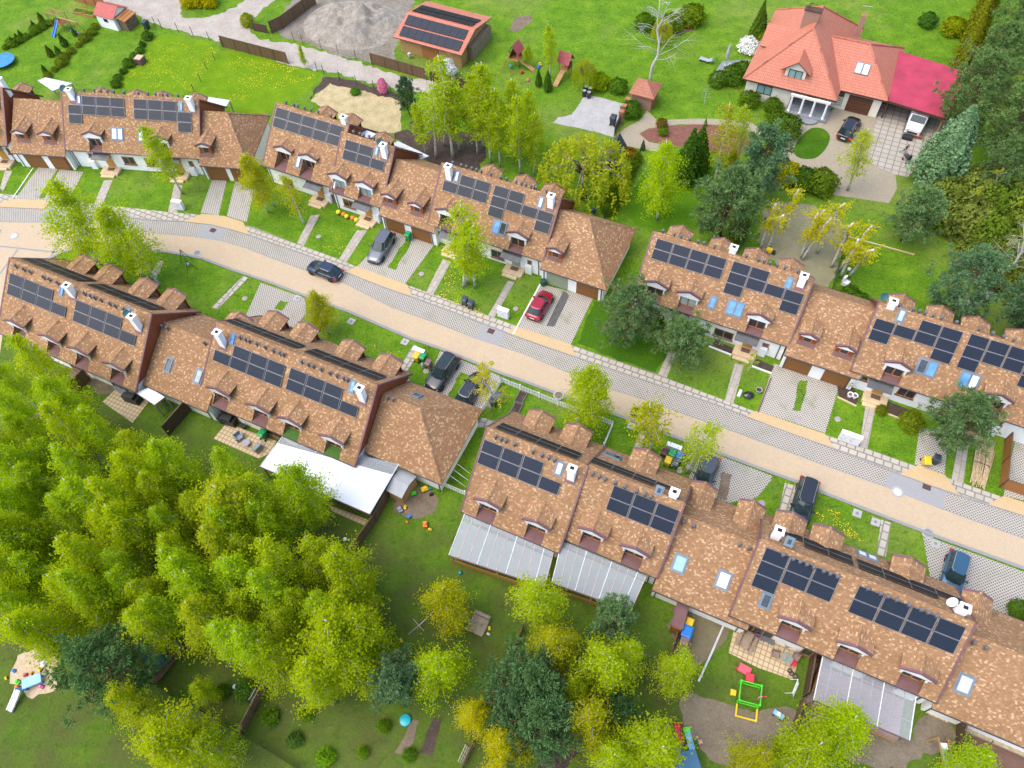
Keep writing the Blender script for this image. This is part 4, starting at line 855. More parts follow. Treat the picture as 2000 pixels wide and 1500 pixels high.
fence('picket_fence', [(941, 806), (980, 747), (1090, 792), (1196, 832), (1178, 875)], 1.0, WHITE, 'white picket fence round the small front garden', 'picket', WHITE)
fence('picket_fence', [(862, 948), (909, 968)], 1.0, WHITE, 'short white picket fence between garage and house', 'picket', WHITE)
fence('picket_gate', [(1892, 871), (1907, 849)], .8, WHITE, 'small white gate rail beside the sandstone step', 'picket', WHITE, cat='gate')
strip('drain_channel', [(1415, 1217), (1390, 1275), (1364, 1331)], .16, .10, M('pale_grey_plastic', (.5, .5, .5), .5), kind='structure')
strip('kerb', [(1002, 653), (1055, 556)], .14, .08, WHITE); strip('kerb', [(1480, 806), (1506, 738)], .12, .10, MAUVE); strip('kerb', [(25, 388), (65, 329)], .10, .08, WHITE)
for l in ([(1635, 776), (1672, 794)], [(1716, 802), (1776, 826)], [(1383, 677), (1428, 694)], [(1468, 716), (1506, 730)]): strip('planter_edge', l, .12, .16, STEP if l[0][0] > 1600 else PLAST)
strip('lawn_edging', [(1655, 463), (1720, 480), (1785, 498)], .14, .12, STEP); strip('soil_bed_edge', [(232, 765), (258, 724)], .1, .05, SOIL)
# ------------------------------------------------------------------ patio canopies
def mk_sheet(name, col, al, rough=.15, stripe=None):
    m, nt, b = nmat(name); p = opos(nt); s = sepxyz(nt, p)
    c = mix(nt, noise(nt, p, .8, 4, .6), [x * .85 for x in col], col)
    b.inputs['Base Color'].default_value = (*col, 1); nt.links.new(c, b.inputs['Base Color']); b.inputs['Roughness'].default_value = rough; b.inputs['Alpha'].default_value = al; b.inputs['Specular IOR Level'].default_value = .5; return m
SHEETW = mk_sheet('opal_polycarbonate_sheet', (.74, .76, .80), .93); SHEETC = mk_sheet('clear_polycarbonate_sheet', (.42, .45, .48), .36, .12); SHEETM = mk_sheet('milky_corrugated_sheet', (.42, .46, .48), .50, .2)
GLASSR = mk_sheet('clear_glass_roof', (.55, .56, .60), .26, .05)
PINKW = M('pinkish_timber_beam', (.52, .30, .22), .7, var=.15)
def canopy(label, q, zi, zo, sheet, nb, beam, alu=None, posts=True, clear=0.0, purl=True, group='patio canopies', deck=None, front=None):
    """q: house left, house right, outer right, outer left in photo pixels"""
    P = [G(*q[0], zi), G(*q[1], zi), G(*q[2], zo), G(*q[3], zo)]; o0 = P[0].copy(); o0.z = 0
    t = thing('patio_canopy', label, 'canopy', o0, 0, group); P = [p - o0 for p in P]
    def at(u, v, up=0): return P[0].lerp(P[1], u).lerp(P[3].lerp(P[2], u), v) + Vector((0, 0, up))
    def quad(v0, v1, up, th): return [[at(0, v0, up), at(1, v0, up), at(1, v1, up), at(0, v1, up)], [at(0, v0, up + th), at(1, v0, up + th), at(1, v1, up + th), at(0, v1, up + th)]]
    if clear: mb = MB(); mb.rings(quad(0, clear, .03, .012)); mb.build('clear_roof_sheet', SHEETC, t)
    mb = MB(); mb.rings(quad(clear, 1, .03, .012)); mb.build('roof_sheet', sheet, t)
    for i in range(nb + 1):
        u = i / nb; r = MB(); a, b = at(u, 0, -.03), at(u, 1.0, -.03); r.tube([a, b], .045, 4); r.build('rafter', beam, t)
        if beam is PINKW: r = MB(); r.tube([at(u, 0.02, .05), at(u, .99, .05)], .028, 4); r.build('cover_strip', M('pale_pink_strip', (.62, .47, .42), .6), t)
        if alu and i % alu == 0: r = MB(); r.tube([at(u, 0, .06), at(u, 1, .06)], .035, 4); r.build('glazing_bar', WHITE, t)
    if purl:
        for v in (.62, .985): r = MB(); r.tube([at(0, v, -.09), at(1, v, -.09)], .05, 4); r.build('purlin', beam, t)
    g_ = MB(); g_.tube([at(0, 1.01, .0), at(1, 1.01, .0)], .06, 6); g_.build('gutter', MAUVE, t)
    if posts:
        for u in (.02, .5, .98): r = MB(); p = at(u, .97); r.box(p.x - .06, p.x + .06, p.y - .06, p.y + .06, 0, p.z - .1); r.build('post', beam, t)
    if front: r = MB(); a, b = at(0, .98), at(1, .98); r.rings([[(a.x, a.y, .1), (b.x, b.y, .1), (b.x, b.y + .05, .1), (a.x, a.y + .05, .1)], [(a.x, a.y, front), (b.x, b.y, front), (b.x, b.y + .05, front), (a.x, a.y + .05, front)]]); r.build('front_railing', WOODO, t)
    if deck: r = MB(); c = [at(0, .02), at(1, .02), at(1, .97), at(0, .97)]; r.rings([[(p.x, p.y, .02) for p in c], [(p.x, p.y, .14) for p in c]]); r.build('deck', deck, t)
    return t
canopy('big white opal patio canopy with a clear strip at the house wall', [(552, 853), (779, 907), (722, 1004), (508, 911)], 2.45, 2.15, SHEETW, 6, RAIL, 2, clear=.22)
canopy('milky striped patio roof over the left terrace, timber front', [(908, 1003), (1081, 1079), (1064, 1146), (877, 1084)], 2.5, 2.2, SHEETM, 10, PINKW, 3, clear=.18, front=.9)
canopy('milky striped patio roof over the right terrace, timber front', [(1098, 1056), (1262, 1125), (1232, 1193), (1078, 1138)], 2.6, 2.3, SHEETM, 10, PINKW, 3, clear=.16, front=.9)
canopy('clear glazed patio roof above a pinkish timber deck', [(1608, 1277), (1790, 1353), (1776, 1446), (1589, 1367)], 2.6, 2.35, GLASSR, 9, RAIL, 3, deck=mk_boards('pinkish_deck_boards', (.34, .24, .20), (.39, .28, .235), .14, 1, (.16, .1, .08), .1), front=.35)
canopy('white sheet canopy behind the leftmost house', [(74, 158), (103, 178), (142, 163), (90, 152)], 2.9, 2.5, SHEETW, 6, RAIL, 2, posts=True, purl=False)
canopy('white sheet canopy behind the house with the birch', [(404, 204), (435, 219), (449, 196), (408, 190)], 2.9, 2.5, SHEETW, 4, RAIL, 1, purl=False)
canopy('white sheet canopy behind the set back house pair', [(765, 283), (818, 313), (838, 305), (778, 276)], 2.8, 2.5, SHEETW, 6, RAIL, 2, purl=False)
canopy('white sheet canopy strip behind the two house halves', [(681, 257), (722, 271), (735, 262), (690, 245)], 5.2, 5.0, SHEETW, 4, RAIL, 2, purl=False, posts=False)
canopy('small pale porch roof beside the left timber gable', [(266, 767), (292, 757), (322, 776), (302, 791)], 2.3, 2.1, SHEETW, 3, RAIL, 0, purl=False)
fence('timber_screen', [(1605, 1277), (1572, 1362)], 2.0, ORANGEF, 'orange brown timber screen at the left end of the glazed patio roof')
# ------------------------------------------------------------------ red roofed villa
def mk_tiles(name, a, b_, c_):
    m, nt, b = nmat(name); uv = N(nt, 'ShaderNodeUVMap').outputs[0]; s = sepxyz(nt, uv)
    fv = math_(nt, 'FRACT', math_(nt, 'DIVIDE', s[1], .36)); fu = math_(nt, 'FRACT', math_(nt, 'DIVIDE', s[0], .24))
    wn = N(nt, 'ShaderNodeTexWhiteNoise'); nt.links.new(comb(nt, math_(nt, 'FLOOR', math_(nt, 'DIVIDE', s[0], .24)), math_(nt, 'FLOOR', math_(nt, 'DIVIDE', s[1], .36))), wn.inputs['Vector'])
    c = mix(nt, wn.outputs['Value'], a, b_); c = mix(nt, math_(nt, 'MULTIPLY', math_(nt, 'GREATER_THAN', fv, .80), .55), c, c_); c = mix(nt, math_(nt, 'MULTIPLY', noise(nt, uv, .5), .3), c, c_)
    nt.links.new(c, b.inputs['Base Color']); b.inputs['Roughness'].default_value = .5; b.inputs['Specular IOR Level'].default_value = .3; bump(nt, b, math_(nt, 'SINE', math_(nt, 'MULTIPLY', fu, 6.28)), .4, .03); return m
REDT = mk_tiles('salmon_red_roof_tiles', (.47, .16, .10), (.53, .20, .125), (.26, .07, .045)); CREAM = M('cream_render', (.76, .71, .60), .85, var=.05)
BRICKR = mk_blocks('red_brick', (.40, .13, .065), (.33, .10, .05), (.30, .24, .19), .25, .08, .012, .1); DKBR = M('dark_brown_wood', (.075, .03, .018), .6, var=.25)
def hipface(mb, pts, mi=0):
    """UVs along the eave (first two points) and up the slope"""
    a, b = Vector(pts[0]), Vector(pts[1]); e = (b - a).normalized(); nrm = (b - a).cross(Vector(pts[2]) - a).normalized(); f = nrm.cross(e)
    mb.face(pts, mi, [((Vector(p) - a) @ e, (Vector(p) - a) @ f) for p in pts])
V = thing('red_roofed_villa', 'cream villa with salmon red hipped roofs, brick chimney and columned porch', 'house', (31.81, 84.55, 0), AZ)
e = 3.0; A1, A2 = (6.2, 5.7, 8.0), (6.2, 10.6, 8.0); W_, D_ = 11.75, 16.2
rb = MB(); c_ = [(0, 0, e), (W_, 0, e), (W_, D_, e), (0, D_, e)]
hipface(rb, [c_[0], c_[1], A1]); hipface(rb, [c_[1], c_[2], A2, A1]); hipface(rb, [c_[2], c_[3], A2]); hipface(rb, [c_[3], c_[0], A1, A2])
rb.mesh([(x, y, z - d) for d in (0, .22) for x, y, z in c_], [(0, 1, 5, 4), (1, 2, 6, 5), (2, 3, 7, 6), (3, 0, 4, 7), (4, 5, 6, 7)], 1)
gx0, gx1, gy0, gy1, gr = 6.6, 17.4, 2.3, 13.9, 6.0; gm = 8.15
hipface(rb, [(gx0, gy0, e), (gx1, gy0, e), (13.15, gm, gr), (gx0, gm, gr)]); hipface(rb, [(gx1, gy0, e), (gx1, gy1, e), (13.15, gm, gr)]); hipface(rb, [(gx1, gy1, e), (gx0, gy1, e), (gx0, gm, gr), (13.15, gm, gr)])
rb.mesh([(x, y, e - d) for d in (0, .22) for x, y in ((11.8, gy0), (gx1, gy0), (gx1, gy1), (11.8, gy1))], [(0, 1, 5, 4), (1, 2, 6, 5), (2, 3, 7, 6), (4, 5, 6, 7)], 1)
for a, b in ((c_[0], A1), (c_[1], A1), (A1, A2), (c_[2], A2), (c_[3], A2), ((gx1, gy0, e), (13.15, gm, gr)), ((gx1, gy1, e), (13.15, gm, gr)), ((8.6, gm, gr), (13.15, gm, gr))): rb.tube([Vector(a) + Vector((0, 0, .03)), Vector(b) + Vector((0, 0, .03))], .11, 6)
vr = rb.build('roof', [REDT, DKBR], V)
wb = MB(); wb.box(.5, 6.3, .6, D_ - .5, 0, e - .02); wb.box(6.3, W_ - .5, 2.6, D_ - .5, 0, e - .02); wb.box(W_ - .5, gx1 - .5, gy0 + .55, gy1 - .5, 0, e - .02); wb.build('wall', CREAM, V)
def gablet(mb, gb, P0, ax, w, zr, ze, back, front=.15):
    pass
# dormer on the front, gable on the west
dm = MB(); x, yf, yb, za, zt, w = 6.0, .75, 4.0, 6.35, 4.95, 3.6
for sg in (-1, 1):
    p = [(x + sg * w / 2, yf, zt), (x + sg * w / 2, 2.2, zt), (x, yb, za), (x, yf, za)]; hipface(dm, p if sg > 0 else [p[1], p[0], p[3], p[2]])
    q = [(a, b, c - .12) for a, b, c in p]; dm.face(q, 1); dm.face([p[0], p[3], q[3], q[0]], 1)
do = dm.build('dormer', [REDT, DKBR], V)
g2 = MB(); g2.rings([[(x + a, yy, z) for a, z in ((-1.25, 3.75), (1.25, 3.75), (1.25, 5.0), (0, 6.0), (-1.25, 5.0))] for yy in (1.15, 1.3)]); g2.box(x - 1.25, x + 1.25, 1.3, 2.6, 3.7, 4.95); g2.build('gable', CREAM, do)
def vwin(x, z, w, h, y, parent, n=2, glass=None, fr=DKBR):
    mb = MB(); f = .09; a, c = x - w / 2, x + w / 2; z0, z1 = z - h / 2, z + h / 2
    for q in ((a, a + f, z0, z1), (c - f, c, z0, z1), (a + f, c - f, z0, z0 + f), (a + f, c - f, z1 - f, z1)) + tuple((a + w * i / n - f / 2, a + w * i / n + f / 2, z0 + f, z1 - f) for i in range(1, n)): mb.box(q[0], q[1], y - .06, y + .02, q[2], q[3])
    o = mb.build('window', fr, parent); pm = MB(); pm.face([(a + .03, y - .015, z0 + .03), (c - .03, y - .015, z0 + .03), (c - .03, y - .015, z1 - .03), (a + .03, y - .015, z1 - .03)]); pm.build('pane', glass or GLASST, o)
vwin(6.0, 4.45, 1.7, 1.15, 1.15, V); vwin(2.9, 1.75, 1.9, 1.25, .6, V); vwin(11.9, 2.1, 1.0, .6, 2.85, V, 1, GLASS)
wd = MB()
for sg in (-1, 1):
    p = [(.35, 8.6 + sg * 2.6, 4.0), (2.0, 8.6 + sg * 2.6, 4.0), (4.0, 8.6, 5.6), (.35, 8.6, 5.6)]; hipface(wd, p if sg < 0 else [p[1], p[0], p[3], p[2]]); wd.face([(a, b, c - .12) for a, b, c in p], 1)
wo = wd.build('dormer', [REDT, DKBR], V); gg = MB(); gg.rings([[(xx, 8.6 + a, z) for a, z in ((-2.1, 3.1), (2.1, 3.1), (2.1, 4.15), (0, 5.4), (-2.1, 4.15))] for xx in (.65, .8)]); gg.build('gable', CREAM, wo)
ch = MB(); ch.box(4.45, 6.4, 7.2, 8.0, 6.6, 9.1); cho = ch.build('chimney', BRICKR, V); cc = MB(); cc.box(4.37, 6.48, 7.1, 8.1, 9.1, 9.22); cc.tube([(4.8, 7.6, 9.2), (4.8, 7.6, 9.75), (5.2, 7.6, 9.9)], .07, 6); cc.build('chimney_cap', DKBR, cho)
ch = MB(); ch.box(11.0, 11.6, 11.6, 12.2, 4.5, 7.3); cho = ch.build('chimney', BRICKR, V); cc = MB(); cc.tube([(11.3, 11.9, 7.3), (11.3, 11.9, 8.6)], .03, 5); cc.tube([(10.7, 11.9, 8.4), (11.9, 11.9, 8.5)], .02, 4); cc.build('aerial', RAIL, cho)
gd = MB(); gd.box(13.0, 15.9, 2.79, 2.86, .03, 2.35); gd.build('garage_door', mk_boards('dark_brown_garage_door', (.115, .05, .028), (.13, .058, .032), .45, 2, (.05, .02, .012), .08), V)
T = slope_T(13.3, 5.2, e + (5.2 - gy0) * (gr - e) / (gm - gy0), (-(gm - gy0) / math.hypot(gm - gy0, gr - e), -(gr - e) / math.hypot(gm - gy0, gr - e)))
sk = MB()
for i in (0, 1):
    a = -.85 + i * .85
    for q in ((a, a + .09, -.75, .75), (a + .74, a + .83, -.75, .75), (a + .09, a + .74, -.75, -.66), (a + .09, a + .74, .66, .75)): sk.box(*q, 0, .13)
so_ = sk.build('skylight', SKYF, V); so_.matrix_local = T; pm = MB(); pm.box(-.78, -.1, -.66, .66, .03, .09); pm.box(.07, .75, -.66, .66, .03, .09); pm.build('pane', GLASSW, so_)
pf = MB(); pf.bbox(6.2, 11.4, -.75, 2.6, 0, .35, .03); pf.prism([(9 + 1.5 * math.cos(a), -.75 + 1.1 * math.sin(a)) for a in [math.pi + i * math.pi / 10 for i in range(11)]], 0, .22); pf.build('porch_floor', SLATE, V)
pb = MB(); pb.box(6.35, 11.2, -.5, -.2, 2.55, 2.8); pb.build('porch_beam', CREAM, V)
for x in (6.6, 8.0, 9.4, 10.9): pc = MB(); pc.lathe([(.2, .35), (.2, .45), (.15, .5), (.13, 2.4), (.19, 2.48), (.19, 2.55)], 12, c=(x, -.35, 0)); pc.build('porch_column', WHITE, V)
dd = MB(); dd.box(8.1, 9.2, 2.52, 2.6, .35, 2.45); dd.build('front_door', DKBR, V)
tr_ = MB()
for i in range(5): tr_.tube([(12.0 - .0 + i * .2 - .4, 2.8, .4), (12.0 + i * .2 - .4, 2.8, 1.9)], .015, 4); tr_.tube([(11.6, 2.79, .6 + i * .3), (12.4, 2.79, .6 + i * .3)], .015, 4)
tr_.build('trellis', POSTB, V)
CPRT = thing('carport', 'crimson felt carport roof on timber posts beside the villa', 'carport', (31.81, 84.55, 0), AZ)
q = [(17.5, 2.6, 2.75), (24.5, 1.75, 2.75), (25.3, 11.0, 3.3), (16.95, 12.3, 3.3)]; mb = MB(); mb.rings([[(a, b, c) for a, b, c in q], [(a, b, c + .16) for a, b, c in q]]); mb.build('roof', M('crimson_roof_felt', (.37, .03, .065), .6, var=.22, vs=.6), CPRT)
fb = MB(); fb.rings([[(17.45, 2.52, 2.62), (24.5, 1.67, 2.62), (24.5, 1.72, 2.62), (17.45, 2.57, 2.62)], [(17.45, 2.52, 2.93), (24.5, 1.67, 2.93), (24.5, 1.72, 2.93), (17.45, 2.57, 2.93)]]); fb.build('fascia', DKBR, CPRT)
for x, y in ((24.2, 2.2), (24.9, 6.4), (25.0, 10.5), (17.6, 3.1)): pm = MB(); pm.box(x - .08, x + .08, y - .08, y + .08, 0, 2.8); pm.tube([(x, y, 1.9), (x - .7, y, 2.7)], .05, 4); pm.build('post', WOODO if x > 20 else DKBR, CPRT)
bw = MB(); bw.box(17.2, 25.0, 11.6, 11.75, 0, 2.9); bw.build('back_wall', M('dark_carport_boards', (.06, .05, .045), .8), CPRT)
# ------------------------------------------------------------------ timber barn
Bn = thing('timber_barn', 'timber barn with red tiled roof covered in solar panels', 'barn', (-13.16, 99.19, 0), R(-29.07)); ry, rz_ = 3.85, 4.05; ez = 2.5; by, bz = 9.0, 2.75
mb = MB(); hipface(mb, [(0, 0, ez), (10.67, 0, ez), (10.9, ry, rz_), (.35, ry, rz_)]); hipface(mb, [(10.7, by, bz), (.2, by, bz), (.35, ry, rz_), (10.9, ry, rz_)])
mb.mesh([(0, 0, ez), (10.67, 0, ez), (10.67, 0, ez - .15), (0, 0, ez - .15), (10.9, ry, rz_), (10.9, ry, rz_ - .15), (10.7, by, bz), (10.7, by, bz - .15)], [(0, 1, 2, 3), (1, 4, 5, 2), (4, 6, 7, 5)], 1); mb.build('roof', [REDT, MAUVE], Bn)
mb = MB(); mb.box(.5, 10.1, .7, 8.4, 0, 2.45); mb.rings([[(xx, yy, z) for yy, z in ((.7, 2.4), (8.4, 2.4), (8.4, 2.6), (ry, 3.9), (.7, 2.6))] for xx in (10.0, 10.12)]); mb.build('wall', WOODY, Bn)
mb = MB(); mb.box(4.0, 6.6, .62, .7, .05, 2.2); mb.build('barn_door', ORANGEF, Bn)
mb = MB(); mb.box(10.13, 10.9, 2.6, 8.3, .05, 2.0); mb.build('log_stack', M('stacked_log_ends', (.23, .17, .11), .9, var=.6, vs=7), Bn)
for yy0, yy1, z0_, z1_, nm in ((.35, 1.75, ez, rz_, PVN), (2.0, 3.4, ez, rz_, PVN), (4.35, 5.6, None, None, PVK), (5.8, 7.05, None, None, PVK)):
    for i in range(8):
        xa = .75 + i * 1.17; pm = MB()
        zz = (lambda y: ez + (rz_ - ez) * y / ry + .08) if z0_ else (lambda y: rz_ + (bz - rz_) * (y - ry) / (by - ry) + .08)
        pm.rings([[(xa, yy0, zz(yy0)), (xa + 1.14, yy0, zz(yy0)), (xa + 1.14, yy1, zz(yy1)), (xa, yy1, zz(yy1))], [(xa, yy0, zz(yy0) + .04), (xa + 1.14, yy0, zz(yy0) + .04), (xa + 1.14, yy1, zz(yy1) + .04), (xa, yy1, zz(yy1) + .04)]]); pm.build('solar_panel', nm, Bn)
# ------------------------------------------------------------------ small buildings
def shed(label, p0, an, w, d, he, hr, wall, roof, name='garden_shed', cat='shed', win=True, ov=.2, ridge='x'):
    b = G(*p0); t = thing(name, label, cat, (b.x, b.y, 0), an)
    mb = MB(); mb.box(0, w, 0, d, 0, he)
    for xx in (.01, w - .03): mb.rings([[(xx, 0, he), (xx, d, he), (xx, d / 2, hr - .05)], [(xx + .02, 0, he), (xx + .02, d, he), (xx + .02, d / 2, hr - .05)]])
    mb.build('wall', wall, t); rm = MB(); k = (hr - he) / (d / 2)
    for s in (0, 1):
        y0 = -ov if s == 0 else d + ov; p = [(-ov, y0, he - ov * k), (w + ov, y0, he - ov * k), (w + ov, d / 2, hr), (-ov, d / 2, hr)]; p = p if s == 0 else [p[1], p[0], p[3], p[2]]; hipface(rm, p); rm.face([(a, b_, c - .08) for a, b_, c in p[::-1]]); rm.face([p[0], p[1], (p[1][0], p[1][1], p[1][2] - .08), (p[0][0], p[0][1], p[0][2] - .08)])
        for u, v in ((1, 2), (3, 0)): rm.face([p[u], p[v], (p[v][0], p[v][1], p[v][2] - .08), (p[u][0], p[u][1], p[u][2] - .08)])
    rm.build('roof', roof, t)
    if win: vwin(w * .5, 1.35, .7, .5, 0.0, t, 1, GLASS)
    return t
REDF = M('dull_red_roof_sheet', (.36, .07, .055), .6, var=.15)
sh = shed('white shed with dull red roof and log store beside the track', (198, 52), R(-27), 3.3, 3.0, 2.1, 3.0, PLAST, REDF)
ls = MB(); ls.box(3.35, 4.9, .5, 2.8, 0, 1.5); ls.build('log_store', M('split_logs', (.17, .11, .07), .9, var=.7, vs=6), sh); lr = MB(); lr.rings([[(3.32, .3, 1.95), (5.1, .3, 1.6), (5.1, 2.9, 1.6), (3.32, 2.9, 1.95)], [(3.32, .3, 2.0), (5.1, .3, 1.65), (5.1, 2.9, 1.65), (3.32, 2.9, 2.0)]]); lr.build('log_store_roof', ORANGEF, sh)
shed('small honey timber shed with grey felt roof beside the white canopy', (763, 972), R(-32), 1.5, 2.3, 1.75, 2.1, WOODY, M('grey_roof_felt', (.33, .35, .36), .8, var=.1), win=False, ov=.12)
gh = thing('brick_gatehouse', 'small brick gatehouse with tiled hip roof by the villa gate', 'gatehouse', tuple(G(1232, 208)), AZ); mb = MB()
cs = [(-.35, -.35, 2.2), (3.0, -.35, 2.2), (3.0, 3.0, 2.2), (-.35, 3.0, 2.2)]
for i in range(4): hipface(mb, [cs[i], cs[(i + 1) % 4], (1.32, 1.32, 3.5)])
mb.mesh([(x, y, z - d) for d in (0, .15) for x, y, z in cs], [(0, 1, 5, 4), (1, 2, 6, 5), (2, 3, 7, 6), (3, 0, 4, 7)]); mb.build('roof', mk_tiles('brown_red_tiles', (.36, .13, .075), (.43, .17, .10), (.2, .07, .045)), gh); mb = MB(); mb.box(0, 2.65, 0, 2.65, 0, 2.15); mb.build('wall', BRICKR, gh)
gt = thing('villa_gate', 'dark sliding gate between red brick pillars', 'gate', tuple(G(1199, 266)), heading(G(1199, 266), G(1224, 216)))
L_ = (G(1199, 266) - G(1224, 216)).length
for x in (L_ * .45, L_ * .68, L_ * .95): mb = MB(); mb.box(x, x + .5, -.25, .25, 0, 1.8); mb.box(x - .05, x + .55, -.3, .3, 1.8, 1.9); mb.build('pillar', BRICKR, gt)
mb = MB()
for i in range(22): mb.box(.1 + i * .14, .18 + i * .14, -.03, .03, .15, 1.5)
mb.box(0, 3.2, -.04, .04, .1, .15); mb.box(0, 3.2, -.04, .04, 1.5, 1.56); mb.build('gate_leaf', M('dark_grey_steel', (.05, .06, .065), .5), gt)
tt = thing('tarpaulin_tent', 'dark green tarpaulin tent behind the golden willow', 'tent', tuple(G(1190, 340)), R(68)); mb = MB(); mb.rings([[(0, -1.7, .0), (0, 1.7, 0), (0, .0, 2.9)], [(4.2, -1.7, 0), (4.2, 1.7, 0), (4.2, 0, 2.9)]]); mb.build('cover', M('dark_tarpaulin', (.028, .045, .05), .6, var=.3), tt); mb = MB(); mb.tube([(-.1, 0, 2.93), (4.3, 0, 2.93)], .04, 5); mb.build('ridge_pole', POSTB, tt)
bs = thing('bin_shelter', 'long mauve topped bin shelter behind the garage wing', 'shelter', tuple(G(1332, 1180)), heading(G(1332, 1180), G(1316, 1238))); L_ = (G(1332, 1180, 1.7) - G(1316, 1238, 1.7)).length
mb = MB(); mb.box(0, L_, -.5, .5, 1.62, 1.7); mb.build('roof', MAUVEF, bs); mb = MB(); mb.box(.05, L_ + .05, -.42, -.34, 0, 1.6); mb.box(L_ - .05, L_ + .03, -.42, .42, 0, 1.5); mb.build('board_wall', ORANGEF, bs)
# sand heap
hp = MB(); rn = random.Random(5); c0_ = G(690, 48); nx = 46
from mathutils import noise as mn
def hz(u, v): r = math.hypot(u, v); return max(0, 1 - r) ** .8 * (2.2 + 2.0 * mn.noise(Vector((u * 2.2, v * 2.2, 3))) + 1.1 * mn.noise(Vector((u * 7, v * 7, 1))) + .5 * mn.noise(Vector((u * 17, v * 17, 8))))
for j in range(nx):
    for i in range(nx): u, v = (i / (nx - 1) * 2 - 1), (j / (nx - 1) * 2 - 1); hp.v.append((u * 7.5, v * 6.0, hz(u, v) - .02))
for j in range(nx - 1):
    for i in range(nx - 1): a = j * nx + i; hp.f.append((a, a + 1, a + nx + 1, a + nx)); hp.m.append(0)
tag(hp.build('sand_heap', mk_earth('heaped_pale_sand', (.13, .115, .09), (.30, .27, .22), (.46, .42, .36), .9, 3.5, 1.0), None, (c0_.x, c0_.y, .0), R(-20), True), 'big heap of excavated grey sand beside the timber barn', 'sand heap')
